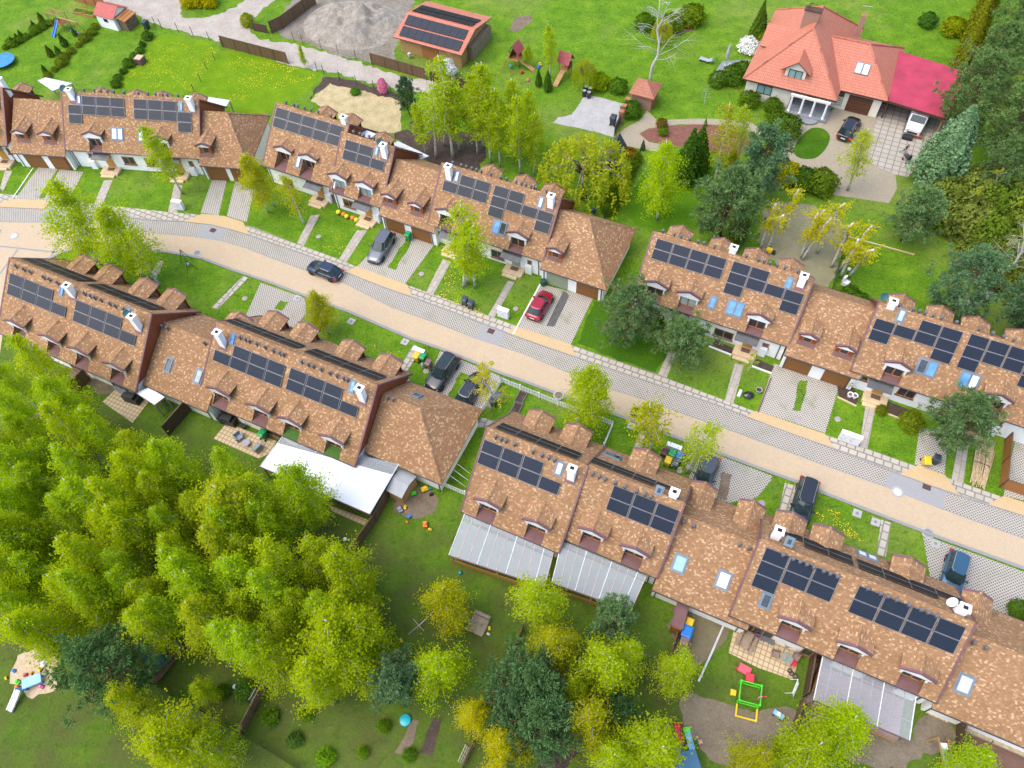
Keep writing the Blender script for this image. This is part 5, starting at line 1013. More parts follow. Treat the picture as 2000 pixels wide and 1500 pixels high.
# ------------------------------------------------------------------ cars
TYRE = M('tyre_rubber', (.025, .025, .025), .85); RIM = M('alloy_rim', (.42, .42, .43), .3, .8); CGLASS = M('tinted_car_glass', (.018, .034, .036), .06, var=.3, spec=.55)
HEADL = M('clear_headlight', (.6, .62, .64), .1, spec=.9); TAILL = M('red_taillight', (.42, .012, .012), .2); TRIMB = M('black_car_trim', (.02, .02, .02), .55)
def car(label, rear, front, L, W, H, paint, style='hatch', extra=None, z0=0):
    """rear / front: photo pixels of the ground points under the bumpers; only heading and middle are used"""
    a, b = G(*rear), G(*front); m = (a + b) / 2; an = heading(a, b); t = thing('parked_car', label, 'car', (m.x, m.y, z0), an, 'cars parked along the street')
    h = L / 2; w = W / 2; bz = H * .62 if style != 'suv' else H * .60; hood = bz * (.86 if style != 'van' else .9)
    st = [(-h, .72, .42, bz * .78), (-h + .06, .86, .30, bz * .92), (-h + .35, .96, .22, bz), (-h * .45, 1, .2, bz * 1.0), (0, 1, .2, bz * .985), (h * .38, 1, .2, bz * .965), (h * .52, .985, .2, hood * 1.04), (h * .78, .94, .23, hood * .93), (h - .14, .82, .28, hood * .78), (h - .02, .66, .34, hood * .62)]
    mb = MB(); rs = []
    for x, k, zl, zt in st:
        q = w * k; zm = zl + (zt - zl) * .55
        rs.append([(x, -q * .88, zl), (x, -q * .98, zl + .12), (x, -q, zm), (x, -q * .965, zt - .10), (x, -q * .86, zt - .01), (x, -q * .4, zt + .025), (x, q * .4, zt + .025), (x, q * .86, zt - .01), (x, q * .965, zt - .10), (x, q, zm), (x, q * .98, zl + .12), (x, q * .88, zl)])
    mb.rings(rs); mb.build('body', paint, t, smooth=True)
    # cabin
    rb = {'hatch': (-h * .93, -h * .66), 'suv': (-h * .97, -h * .82), 'van': (-h * .97, -h * .86)}[style]; fb_ = {'hatch': (h * .50, h * .10), 'suv': (h * .46, h * .13), 'van': (h * .62, h * .22)}[style]
    def outl(x0, x1, hw, z, r): return [(x0 + r * .3, -hw + r, z), (x0 + r, -hw, z), (x1 - r * 2, -hw, z), (x1 - r * .3, -hw * .72, z), (x1, 0, z), (x1 - r * .3, hw * .72, z), (x1 - r * 2, hw, z), (x0 + r, hw, z), (x0 + r * .3, hw - r, z), (x0, 0, z)]
    lo = outl(rb[0], fb_[0], w * .86, bz - .05, .22); hi = outl(rb[1], fb_[1], w * .66, H - .03, .18)
    g_ = MB(); g_.rings([lo, hi]); g_.build('windows', CGLASS, t)
    r2 = [Vector(p).lerp(Vector((sum(q[0] for q in hi) / 10, 0, p[2])), -.02) for p in hi]
    rm = MB(); rm.rings([[(p.x, p.y, H - .05) for p in r2], [(p.x, p.y, H - .005) for p in r2], [(p.x * .93, p.y * .86, H + .03) for p in r2]]); rm.build('roof', paint if extra != 'glassroof' else TRIMB, t, smooth=False)
    for i in (1, 2, 6, 7): pl = MB(); pl.tube([Vector(lo[i]) + Vector((0, 0, .02)), Vector(hi[i])], .035, 4); pl.build('pillar', paint, t)
    for sg in (-1, 1):
        k = 1 if sg < 0 else 7; k2 = 2 if sg < 0 else 6
        tq = .42; pl = MB(); pl.tube([Vector(lo[k]).lerp(Vector(lo[k2]), tq) + Vector((0, sg * .012, 0)), Vector(hi[k]).lerp(Vector(hi[k2]), tq + .04) + Vector((0, sg * .012, 0))], .03, 4); pl.build('pillar', paint, t)
    if style in ('suv',) or extra == 'rails':
        for sg in (-1, 1): q = MB(); q.tube([(rb[1] + .15, sg * w * .62, H + .01), (rb[1] + .3, sg * w * .63, H + .07), (fb_[1] - .35, sg * w * .63, H + .07), (fb_[1] - .2, sg * w * .62, H + .01)], .022, 5); q.build('roof_rail', RAIL, t)
    if extra == 'sunroof': q = MB(); q.box(rb[1] + .35, fb_[1] - .45, -w * .5, w * .5, H + .028, H + .045); q.build('sunroof', CGLASS, t)
    wr = .335 if style != 'suv' else .37
    for x in (-h * .62, h * .60):
        for sg in (-1, 1):
            T = Matrix.Translation((x, sg * (w - .10), wr)) @ Matrix.Rotation(R(90), 4, 'X'); q = MB(); q.lathe([(wr * .6, -.115), (wr * .94, -.115), (wr, -.07), (wr, .07), (wr * .94, .115), (wr * .6, .115)], 16, T=T); wo = q.build('wheel', TYRE, t)
            q = MB(); q.lathe([(.03, -.10), (wr * .62, -.10), (wr * .64, .10), (.03, .12)], 10, T=T); q.build('rim', RIM, wo)
    for sg in (-1, 1):
        q = MB(); q.rings([[(h - .42, sg * w * .82, hood * .70), (h - .12, sg * w * .76, hood * .60), (h - .03, sg * w * .50, hood * .58)], [(h - .46, sg * w * .84, hood * .83), (h - .16, sg * w * .78, hood * .76), (h - .06, sg * w * .50, hood * .70)]]); q.build('headlight', HEADL, t)
        q = MB(); q.bbox(-h - .015, -h + .22, min(sg * w * .66, sg * w * .97), max(sg * w * .66, sg * w * .97), bz * .62, bz * .90, .03); q.build('taillight', TAILL, t)
        q = MB(); q.bbox(fb_[0] - .72, fb_[0] - .54, min(sg * w * .92, sg * (w + .17)), max(sg * w * .92, sg * (w + .17)), bz - .03, bz + .13, .03); q.build('wing_mirror', paint, t)
    for x, nm in ((h + .005, 'front_bumper'), (-h - .005, 'rear_bumper')): q = MB(); s_ = 1 if x > 0 else -1; q.bbox(min(x, x - s_ * .25), max(x, x - s_ * .25), -w * .70, w * .70, .26, .42, .03); q.build(nm, TRIMB, t)
    q = MB(); q.box(-h - .03, -h - .015, -.26, .26, .55, .66); q.build('number_plate', WHITE, t); return t
def paint(name, c, m=.35): return M(name, c, .28, m, var=.05, coat=.8, spec=.5)
car('dark navy hatchback parked along the grid paved strip', (667, 546), (604, 522), 4.2, 1.78, 1.46, paint('navy_car_paint', (.012, .025, .06)))
car('grey estate SUV on the lattice drive in front of brown garage doors', (764, 459), (727, 521), 4.6, 1.85, 1.64, paint('grey_car_paint', (.12, .13, .15)), 'suv')
car('cherry red hatchback parked before the sage green garage door', (1037, 632), (1073, 572), 4.1, 1.76, 1.48, paint('cherry_red_paint', (.36, .008, .03)))
car('black SUV with a glass panel roof and silver roof rails on the lower drive', (886, 704), (842, 766), 4.7, 1.9, 1.75, paint('black_car_paint', (.018, .02, .023)), 'suv', 'sunroof')
car('dark saloon under the nearly leafless birch beside the picket fence', (902, 795), (938, 740), 4.6, 1.8, 1.48, paint('dark_graphite_paint', (.025, .03, .034)), 'hatch', 'rails')
car('grey rounded hatchback half hidden by a dormer on the lower drive', (1386, 905), (1364, 962), 4.2, 1.78, 1.5, paint('steel_grey_paint', (.085, .095, .11)))
car('dark people carrier with chrome window line, rear towards the road', (1578, 944), (1553, 1030), 4.8, 1.88, 1.7, paint('black_blue_paint', (.02, .024, .03)), 'van', 'rails')
car('blue hatchback on the lattice drive at the right edge', (1868, 1090), (1846, 1165), 4.3, 1.8, 1.6, paint('petrol_blue_paint', (.03, .10, .17)), 'suv')
car('black SUV in front of the brown villa garage door', (1644, 277), (1668, 238), 4.6, 1.85, 1.7, paint('deep_black_paint', (.014, .016, .02)), 'suv')
def truck():
    a, b = G(1800, 214), G(1778, 266); m = (a + b) / 2; t = thing('box_truck', 'white box truck parked under the crimson carport', 'truck', (m.x, m.y, 0), heading(a, b)); wp = paint('white_truck_paint', (.75, .77, .78), 0)
    mb = MB(); mb.bbox(-3.0, .95, -1.05, 1.05, .75, 2.65, .05); mb.build('cargo_box', WHITE, t)
    mb = MB(); rs = []
    for x, k, zl, zt in ((1.0, 1, .35, 2.2), (1.6, 1, .35, 2.2), (2.2, .97, .35, 1.55), (2.75, .93, .35, 1.3), (2.95, .85, .4, 1.0)): q = 1.0 * k; rs.append([(x, -q, zl), (x, -q, zt - .12), (x, -q * .88, zt), (x, q * .88, zt), (x, q, zt - .12), (x, q, zl)])
    mb.rings(rs); mb.build('cab', wp, t)
    mb = MB(); mb.face([(1.66, -.84, 2.19), (1.66, .84, 2.19), (2.19, .86, 1.58), (2.19, -.86, 1.58)]); mb.v = [(x + .02, y, z + .02) for x, y, z in mb.v]; mb.build('windscreen', CGLASS, t)
    for sg in (-1, 1):
        mb = MB(); mb.box(1.15, 1.85, sg * 1.005 - .01, sg * 1.005 + .01, 1.35, 1.95); mb.build('side_window', CGLASS, t); mb = MB(); mb.bbox(2.78, 2.97, min(sg * .5, sg * .85), max(sg * .5, sg * .85), .78, 1.0, .03); mb.build('headlight', HEADL, t); mb = MB(); mb.box(1.9, 2.0, sg * 1.2 - .1, sg * 1.2 + .1, 1.4, 1.75); mb.build('wing_mirror', TRIMB, t)
        for x in (-1.8, 2.1): mb = MB(); mb.lathe([(.2, -.13), (.38, -.13), (.4, 0), (.38, .13), (.2, .13)], 14, T=Matrix.Translation((x, sg * .88, .4)) @ Matrix.Rotation(R(90), 4, 'X')); mb.build('wheel', TYRE, t)
    mb = MB(); mb.box(2.93, 3.0, -.6, .6, .5, .72); mb.build('grille', TRIMB, t); mb = MB(); mb.box(-2.9, 2.2, -.45, .45, .4, .74); mb.build('chassis', TRIMB, t)
truck()
# ------------------------------------------------------------------ wheelie bins and other small things
BIN = {}
def plastic(c, n): return M(n, c, .4, var=.1)
def binn(px, c, cn, label, lid=None, rz=None, s=1.0, tilt=None):
    p = G(*px); t = thing('wheelie_bin', label, 'bin', p, AZ + math.pi if rz is None else rz, 'wheelie bins'); m = plastic(c, cn + '_bin_plastic'); lm = plastic(lid[0], lid[1] + '_bin_plastic') if lid else m
    mb = MB(); mb.rings([[(-.22, -.24, .08), (.22, -.24, .08), (.22, .24, .08), (-.22, .24, .08)], [(-.29, -.32, .98), (.29, -.32, .98), (.29, .36, .98), (-.29, .36, .98)]]); mb.build('body', m, t)
    mb = MB(); mb.rings([[(-.31, -.35, .98), (.31, -.35, .98), (.31, .40, .98), (-.31, .40, .98)], [(-.30, -.34, 1.03), (.30, -.34, 1.03), (.30, .40, 1.05), (-.30, .40, 1.05)], [(-.22, -.24, 1.08), (.22, -.24, 1.08), (.22, .3, 1.09), (-.22, .3, 1.09)]]); mb.build('lid', lm, t)
    mb = MB(); mb.tube([(-.24, .44, .96), (.24, .44, .96)], .025, 5); mb.build('handle', m, t)
    for sg in (-1, 1): mb = MB(); mb.lathe([(.05, -.03), (.11, -.03), (.11, .03), (.05, .03)], 10, T=Matrix.Translation((sg * .24, .28, .11)) @ Matrix.Rotation(R(90), 4, 'Y')); mb.build('wheel', TYRE, t)
    t.scale = (s,) * 3
    if tilt: t.rotation_euler = (tilt[0], tilt[1], t.rotation_euler[2])
    return t
NV, YL, GR, MV, BL, SLT, MR, DK = ((.045, .065, .095), 'navy'), ((.72, .47, .01), 'yellow'), ((.015, .30, .09), 'green'), ((.19, .10, .095), 'mauve'), ((.01, .16, .50), 'blue'), ((.07, .09, .13), 'slate'), ((.085, .022, .035), 'maroon'), ((.03, .045, .05), 'black')
binn((909, 594), *NV, 'dark navy bin on the lawn under twin birches, left of two'); binn((921, 601), *NV, 'dark navy bin on the lawn under twin birches, right of two'); binn((799, 468), *GR, 'bright green bin between the brown garage doors')
binn((816, 704), *YL, 'yellow bin beside the gas bottle on the lower lawn'); binn((828, 705), *GR, 'green lidded bin behind the yellow bin', s=.95); binn((839, 717), *MV, 'mauve bin right of the gas bottle', s=1.0)
binn((1296, 890), *MR, 'maroon bin, left end of the coloured bin group'); binn((1311, 893), *GR, 'green bin in the middle of the back of the coloured bin group'); binn((1325, 898), *BL, 'blue bin, right end of the coloured bin group'); binn((1303, 907), *YL, 'yellow bin in front of the green one'); binn((1317, 911), *SLT, 'slate grey bin in front of the blue one')
binn((1803, 903), *YL, 'open yellow bin on the lattice drive by the footpath', rz=AZ + .4, tilt=(.35, 0)); binn((1823, 904), *DK, 'black bin with teal bag beside the open yellow bin', rz=AZ)
binn((965, 790), *DK, 'black bin inside the picket fence, left of two'); binn((973, 780), *SLT, 'dark grey bin inside the picket fence, right of two'); binn((1343, 1222), *YL, 'yellow bin beside the mauve shelter', s=1.05); binn((1338, 1241), *BL, 'big blue bin beside the mauve shelter', s=1.35); binn((1334, 1257), *MV, 'mauve bin beside the mauve shelter, lowest of three', s=1.2)
binn((1197, 243), *DK, 'black bin alone on the concrete pad by the gate', s=1.25); binn((289, 56), *DK, 'black bin beside the white corrugated sheet', s=1.2); binn((518, 855), *GR, 'dark green bin against the patio wall', s=1.1)
def lathe_thing(name, label, cat, px, prof, mat, z=0, n=14, group=None, part='body', extra=None):
    p = G(*px, z); t = thing(name, label, cat, p, 0, group); mb = MB(); mb.lathe(prof, n); mb.build(part, mat, t)
    if extra: m2 = MB(); m2.lathe(extra[1], n); m2.build(extra[0], extra[2], t)
    return t
for x, y, l in ((1141, 188, 'left front'), (1150, 191, 'right front'), (1144, 180, 'left back'), (1152, 183, 'right back')): lathe_thing('oil_drum', 'black drum with pale lid on the concrete pad, %s of four' % l, 'drum', (x, y), [(.26, 0), (.27, .25), (.285, .28), (.27, .31), (.27, .6), (.285, .63), (.27, .66), (.27, .88)], M('black_drum', (.03, .033, .04), .5), group='black drums', extra=('lid', [(.25, .88), (.25, .91), (.1, .92)], M('pale_lid', (.42, .44, .46), .5)))
lathe_thing('gas_bottle', 'grey gas bottle between yellow and mauve bins', 'gas bottle', (826, 717), [(.14, 0), (.15, .05), (.15, .5), (.11, .58), (.05, .6), (.06, .7)], M('pale_gas_bottle', (.45, .48, .5), .45), extra=('valve', [(.08, .6), (.09, .72)], RAIL))
lathe_thing('water_butt', 'dark green round butt beside the sage garage door', 'water butt', (1061, 557), [(.26, 0), (.32, .4), (.30, .75)], M('dark_green_plastic', (.012, .07, .05), .45), extra=('lid', [(.33, .75), (.33, .80), (.05, .84)], M('dark_green_plastic')))
lathe_thing('water_butt', 'teal green water butt behind the brick gatehouse', 'water butt', (1266, 211), [(.35, 0), (.42, .5), (.40, 1.0)], M('teal_plastic', (.02, .22, .17), .45), extra=('lid', [(.43, 1.0), (.43, 1.05), (.05, 1.1)], M('teal_plastic')))
lathe_thing('plant_pot', 'round grey pot on the lawn beside the black rubbish bag', 'pot', (1481, 765), [(.2, 0), (.30, .35), (.33, .36), (.33, .4), (.28, .4), (.24, .25)], CONC, extra=('soil', [(.26, .3), (.01, .31)], DSOIL))
for x, y, l in ((1659, 774, 'left'), (1668, 776, 'right')): lathe_thing('plant_pot', 'white round pot in the planting bed, %s of two' % l, 'pot', (x, y), [(.2, 0), (.27, .35), (.29, .36), (.29, .42), (.24, .42), (.2, .3)], WHITE, group='white planting bed pots', extra=('soil', [(.22, .34), (.01, .35)], SOIL))
lathe_thing('concrete_well_ring', 'round concrete ring at the road edge beside the picket fence', 'well ring', (1091, 774), [(.55, 0), (.55, .22), (.40, .22), (.40, .05)], CONC, extra=('cover', [(.40, .16), (.02, .17)], SOIL))
rn = random.Random(77); mb = MB(); vs = []
bg_ = thing('rubbish_bag', 'black rubbish bag lying on the lawn beside a slab path', 'bag', G(1461, 774)); rs = []
for k in range(7):
    z = .5 * k / 6; r = .42 * math.sin(math.pi * (.12 + .83 * k / 6)); rs.append([(r * 1.35 * math.cos(a) * rn.uniform(.86, 1.12), r * math.sin(a) * rn.uniform(.86, 1.12), z) for a in [i * math.pi / 8 for i in range(16)]])
mb.rings(rs); mb.build('sack', M('black_plastic_film', (.015, .016, .018), .28, spec=.6), bg_); mb = MB(); mb.tube([(0, 0, .45), (.05, 0, .58), (.16, .06, .66)], [.09, .05, .10], 7); mb.build('knot', M('black_plastic_film'), bg_)
cy = thing('white_canister', 'white canister lying beside the black rubbish bag', 'canister', G(1444, 770), R(60)); mb = MB(); mb.lathe([(.02, 0), (.17, .02), (.17, .75), (.12, .8)], 12, T=Matrix.Translation((-.4, 0, .18)) @ Matrix.Rotation(R(90), 4, 'Y')); mb.build('drum', WHITE, cy); mb = MB(); mb.lathe([(.06, 0), (.06, .06)], 8, T=Matrix.Translation((.4, 0, .18)) @ Matrix.Rotation(R(90), 4, 'Y')); mb.build('cap', TRIMB, cy)
def cabinet(label, px, rz=AZ, w=1.25, h=1.35, d=.42):
    p = G(*px); t = thing('utility_cabinet', label, 'cabinet', p, rz, 'white utility cabinets'); mb = MB(); mb.bbox(-w / 2, w / 2, 0, d, .08, h, .02); mb.build('housing', M('white_cabinet_paint', (.72, .74, .76), .5, var=.05), t)
    for i in range(2):
        m = MB(); a = -w / 2 + .04 + i * (w / 2 - .02); m.box(a, a + w / 2 - .06, -.012, 0, .14, h - .06); dr = m.build('door', M('white_cabinet_paint'), t)
        m = MB()
        for z, x0, x1 in ((h - .3, .1, .36), (h - .34, .1, .3), (h - .5, .22, .34), (h - .75, .08, .26), (h - .78, .08, .2), (.4, .1, .4)): m.box(a + x0, a + x1, -.016, -.013, z, z + .022)
        m.build('vent', M('grey_marking', (.16, .18, .2), .6), dr); m = MB(); m.box(a + .03 + .42 * (1 - i), a + .07 + .42 * (1 - i), -.03, -.012, h * .5, h * .5 + .12); m.build('handle', TRIMB, dr)
    m = MB(); m.box(-w / 2 - .02, w / 2 + .02, -.02, d + .02, h, h + .04); m.build('lid', WHITE, t); m = MB(); m.box(-w / 2 + .03, w / 2 - .03, .03, d - .03, 0, .08); m.build('plinth', CONC, t)
cabinet('white utility cabinet at the footpath of the house with the birch', (351, 411), R(-16)); cabinet('white utility cabinet on the lawn near the red car', (982, 622)); cabinet('white utility cabinet at the footpath near the right drive', (1655, 866), w=1.9)
cabinet('low pale utility cabinet behind the yellow bin', (822, 692), AZ + math.pi, 1.3, 1.1); cabinet('pale green grey utility cabinet beside the coloured bins', (1316, 876), AZ + math.pi, 1.4, .9)
def cover(px, r, label, mat=None, ring=True, sq=False, z=.03):
    p = G(*px); t = thing('manhole_cover', label, 'manhole', (p.x, p.y, z - .006), AZ, 'covers in road and lawns'); mb = MB()
    if sq: mb.box(-r, r, -r, r, 0, .03); mb.build('concrete_slab', CONC, t); mb = MB(); mb.lathe([(r * .4, .03), (r * .38, .045), (.01, .046)], 14); mb.build('lid', M('grey_iron', (.2, .2, .2), .6), t)
    else: mb.lathe([(r, 0), (r, .01), (r * .72, .012)], 24); mb.build('frame', CONC if ring else (mat or CONC), t); mb = MB(); mb.lathe([(r * .7, .012), (r * .68, .02), (.01, .021)], 20); mb.build('lid', mat or M('grey_iron', (.2, .2, .2), .6), t)
PI_ = M('pale_iron_lid', (.52, .53, .55), .5); PMV = M('mauve_grey_lid', (.33, .28, .28), .7)
for x, y, r, l, m in ((27, 461, .55, 'pale round manhole in the tan junction', PI_), (385, 494, .5, 'round manhole at the bend of the tan road', None), (1753, 961, .55, 'white round manhole beside the grey patch', PI_), (1812, 1041, .55, 'round manhole at the lower road edge', None)): cover((x, y), r, l, m)
for i, (x, y) in enumerate(((622, 462), (1346, 913), (1327, 919), (1558, 818 + 0), (1636, 819), (977 + 30, 603), (823, 535), (478, 583), (832, 725), (1488, 983))): cover((x, y), .3, ('mauve grey round lid set in a front lawn', 'small round lid in the lower verge')[y > 690], PMV, False, z=.02)
for x, y, l in ((581, 583, 'square concrete cover beside the lower drive'), (686, 628, 'square concrete cover on the lower verge'), (887, 697, 'square concrete cover beside the black SUV'), (791, 668, 'square concrete cover at the verge above the bins'), (1233, 832, 'square concrete cover near the stepping slabs'), (1674, 1003, 'square concrete cover on the right verge'), (1710, 1020, 'broken pale concrete block on the right verge'), (1827, 1062, 'square concrete cover on the right lattice drive')): cover((x, y), .38, l, None, sq=True)
for x, y, l in ((416, 450, 'rusty drain grate in the left grey patch'), (959, 647, 'rusty drain grate in the middle grey patch'), (1810, 951, 'rusty drain grate in the right grey patch')):
    p = G(x, y); t = thing('drain_grate', l, 'drain', (p.x, p.y, .026), AZ); mb = MB(); mb.box(-.36, .36, -.3, .3, -.005, .002); mb.build('pit_shade', BLACK, t); mb = MB()  # thin black plate stands in for the shade below the bars
    for i in range(6): mb.box(-.34 + i * .12, -.27 + i * .12, -.27, .27, .002, .02)
    mb.box(-.36, .36, -.03, .03, .002, .021); mb.build('grate_bars', M('rusty_iron', (.13, .06, .045), .85), t)
# ------------------------------------------------------------------ garden furniture, play things
def boxes(name, label, cat, px, rz, parts, group=None, z=0):
    p = G(*px, z); t = thing(name, label, cat, p, rz, group)
    for nm, mat, bl in parts:
        mb = MB()
        for b_ in bl:
            if len(b_) == 6: mb.bbox(*b_, .02) if min(b_[1] - b_[0], b_[3] - b_[2], b_[5] - b_[4]) > .08 else mb.box(*b_)
            else: mb.tube(b_[0], b_[1], 6)
        mb.build(nm, mat, t)
    return t
GP = M('grey_plastic_chair', (.24, .27, .30), .45); RP = M('red_plastic', (.55, .03, .05), .4); GRP = M('bright_green_plastic', (.08, .62, .02), .4); YP = M('yellow_plastic', (.75, .5, .01), .4); BP = M('blue_plastic', (.03, .20, .62), .35); LB = M('light_blue_plastic', (.22, .50, .75), .35); PK = M('pink_plastic', (.70, .12, .35), .4); TE = M('teal_sheet', (.01, .28, .33), .4); WPL = M('white_plastic', (.75, .76, .78), .4); WOODB = M('dark_weathered_wood', (.15, .085, .055), .85, var=.35)
def tub(label, px, rz): return boxes('tub_chair', label, 'chair', px, rz, (('seat', GP, [(-.32, .32, -.3, .3, .05, .42)]), ('backrest', GP, [(-.38, .38, .26, .42, .05, .85)]), ('armrest', GP, [(-.42, -.31, -.3, .34, .05, .68)]), ('armrest', GP, [(.31, .42, -.3, .34, .05, .68)])), 'grey tub chairs')
tub('grey tub chair on the tan patio beside the covered grill', (469, 857), R(40)); tub('grey tub chair on the tan patio near the white canopy', (504, 877), R(-130))
lathe_thing('patio_table', 'small round glass table between the grey tub chairs', 'table', (483, 869), [(.2, 0), (.03, .03), (.03, .44), (.06, .46)], RAIL, part='pedestal', extra=('glass_top', [(.38, .46), (.38, .475)], M('grey_table_glass', (.3, .31, .34), .1)))
CVR = M('black_grill_cover', (.018, .022, .024), .5, var=.3)
for px, l in (((449, 826), 'covered grill under a black sheet on the tan patio'), ((262, 783), 'covered grill under a black sheet beside the left house')): boxes('covered_grill', l, 'grill', px, AZ + .1, (('cover', CVR, [(-.85, .85, -.38, .38, .05, .85), (-.55, .55, -.34, .34, .85, 1.2)]), ('shelf_cover', CVR, [(-1.05, -.85, -.3, .3, .5, .8)])))
boxes('garden_sofa', 'grey covered garden sofa beside the left patio', 'sofa', (240, 765), AZ - .2, (('seat', M('grey_fabric_cover', (.25, .27, .27), .9), [(-.9, .9, -.35, .35, .1, .5)]), ('backrest', M('grey_fabric_cover'), [(-.9, .9, .3, .45, .4, .95)])))
lathe_thing('fire_bowl', 'small orange fire bowl beside the covered grill', 'fire bowl', (478, 836), [(.12, 0), (.16, .3), (.28, .42), (.28, .46), (.22, .46)], TRIMB, extra=('embers', [(.22, .43), (.02, .45)], M('orange_tray', (.75, .28, .01), .6)))
def achair(label, px, rz):
    fr = M('brown_wire_frame', (.08, .06, .05), .5); bl = [(-.26, .26, -.25, .25, .42, .45)]
    return boxes('garden_chair', label, 'chair', px, rz, (('seat', M('brown_textile', (.24, .17, .14), .8), bl), ('backrest', M('brown_textile'), [(-.25, .25, .24, .27, .45, .95)]), ('frame', fr, [([(-.3, -.3, 0), (-.3, -.28, .62), (-.3, .27, .64), (-.26, .3, .95)], .018), ([(.3, -.3, 0), (.3, -.28, .62), (.3, .27, .64), (.26, .3, .95)], .018), ([(-.3, .3, 0), (-.28, .25, .45)], .018), ([(.3, .3, 0), (.28, .25, .45)], .018)])), 'brown wire garden chairs')
achair('brown wire chair on the square patio, left of the glass table', (1512, 1281), R(-20)); achair('brown wire chair on the square patio, right of the glass table', (1552, 1287), R(-45)); achair('brown wire chair alone on the left of the square patio', (1537, 1268 - 6), R(0))
t = lathe_thing('patio_table', 'round clear glass table on the square patio', 'table', (1533, 1290), [(.25, 0), (.03, .03), (.03, .68), (.1, .7)], TRIMB, part='pedestal', extra=('glass_top', [(.48, .70), (.48, .715)], M('clear_table_glass', (.3, .34, .3), .08, alpha=.55)))
boxes('folding_chair', 'bright red child chair beside the glass table', 'chair', (1548, 1298), R(-30), (('seat', RP, [(-.22, .22, -.2, .2, .25, .3)]), ('backrest', RP, [(-.22, .22, .18, .23, .3, .6)]), ('leg', RP, [(-.2, -.16, -.18, -.14, 0, .25), (.16, .2, -.18, -.14, 0, .25), (-.2, -.16, .14, .18, 0, .25), (.16, .2, .14, .18, 0, .25)])))
boxes('picnic_table', 'weathered picnic table with two benches on the square patio', 'table', (1456, 1255), AZ + R(80), (('table_top', M('grey_brown_timber', (.27, .2, .14), .85, var=.2), [(-.75, .75, -.3, .3, .66, .71)]), ('bench', M('grey_brown_timber'), [(-.75, .75, -.72, -.48, .40, .44)]), ('bench', M('grey_brown_timber'), [(-.75, .75, .48, .72, .40, .44)]), ('leg', M('grey_brown_timber'), [([(-.55, -.6, 0), (-.55, -.2, .66)], .04), ([(-.55, .6, 0), (-.55, .2, .66)], .04)]), ('leg', M('grey_brown_timber'), [([(.55, -.6, 0), (.55, -.2, .66)], .04), ([(.55, .6, 0), (.55, .2, .66)], .04)])))
lathe_thing('paddling_bowl', 'purple round paddling bowl against the patio wall', 'bowl', (1481, 1240), [(.2, 0), (.34, .25), (.36, .28), (.3, .28), (.2, .1)], M('violet_plastic', (.19, .14, .55), .4), extra=('inner_disc', [(.2, .12), (.02, .13)], M('violet_plastic')))
boxes('plastic_table', 'dark table with teal legs at the patio wall', 'table', (1497, 1250), AZ, (('table_top', M('dark_grey_top', (.12, .12, .13), .6), [(-.55, .55, -.35, .35, .5, .55)]), ('leg', TE, [(-.5, -.4, -.3, -.2, 0, .5)]), ('leg', TE, [(.4, .5, -.3, -.2, 0, .5)]), ('leg', TE, [(-.5, -.4, .2, .3, 0, .5)]), ('leg', TE, [(.4, .5, .2, .3, 0, .5)])))
for i, (x, y) in enumerate(((1541, 1311), (1545, 1317), (1551, 1322))): lathe_thing('plant_pot', 'dark plant pot in the cluster below the red child chair', 'pot', (x, y), [(.14, 0), (.2, .3), (.17, .3), (.15, .2)], TRIMB, group='dark pots', extra=('soil', [(.15, .22), (.01, .23)], SOIL))
boxes('drying_rack', 'white metal drying rack against the dark slatted screen', 'drying rack', (1555, 1350), R(55), (('frame', WPL, [([(-.6, 0, 0), (-.6, .35, 1.0), (.6, .35, 1.0), (.6, 0, 0)], .03), ([(-.6, .7, 0), (-.6, .35, 1.0)], .03), ([(.6, .7, 0), (.6, .35, 1.0)], .03)]), ('bars', WPL, [([(-.6, .07 * i, .2 * i), (.6, .07 * i, .2 * i)], .018) for i in range(1, 5)])))
# green play frame, red slides
pf_ = boxes('play_cube', 'bright green plastic play frame with yellow gate and red slide', 'play frame', (1461, 1358), AZ + R(10), (('frame', GRP, [(-.85, .85, -.8, -.72, .75, .95), (-.85, .85, .72, .8, .75, .95), (-.85, -.77, -.72, .72, .75, .95), (.77, .85, -.72, .72, .75, .95), (-.85, .85, -.8, -.72, .1, .25), (-.85, .85, .72, .8, .1, .25)]), ('leg', GRP, [(-.87, -.7, -.82, -.65, 0, 1.0)]), ('leg', GRP, [(.7, .87, -.82, -.65, 0, 1.0)]), ('leg', GRP, [(-.87, -.7, .65, .82, 0, 1.0)]), ('leg', GRP, [(.7, .87, .65, .82, 0, 1.0)]), ('gate', YP, [(-.85, -.72, -1.75, -.85, .02, .14), (.72, .85, -1.75, -.85, .02, .14), (-.85, .85, -1.85, -1.72, .02, .14)]), ('step', YP, [(-1.4, -.95, -.35, .1, .02, .25)]), ('slide', RP, [(-.4, .25, .85, 1.6, .45, .55)])))
boxes('play_slide', 'faded red plastic slide piece above the green play frame', 'slide', (1453, 1309), AZ - .1, (('chute', M('faded_red_plastic', (.62, .10, .13), .45), [(-.5, .5, -.35, .35, .2, .32)]), ('foot', RP, [(-.65, -.5, -.3, -.1, 0, .25)]), ('foot', RP, [(.5, .65, -.3, -.1, 0, .25)])))
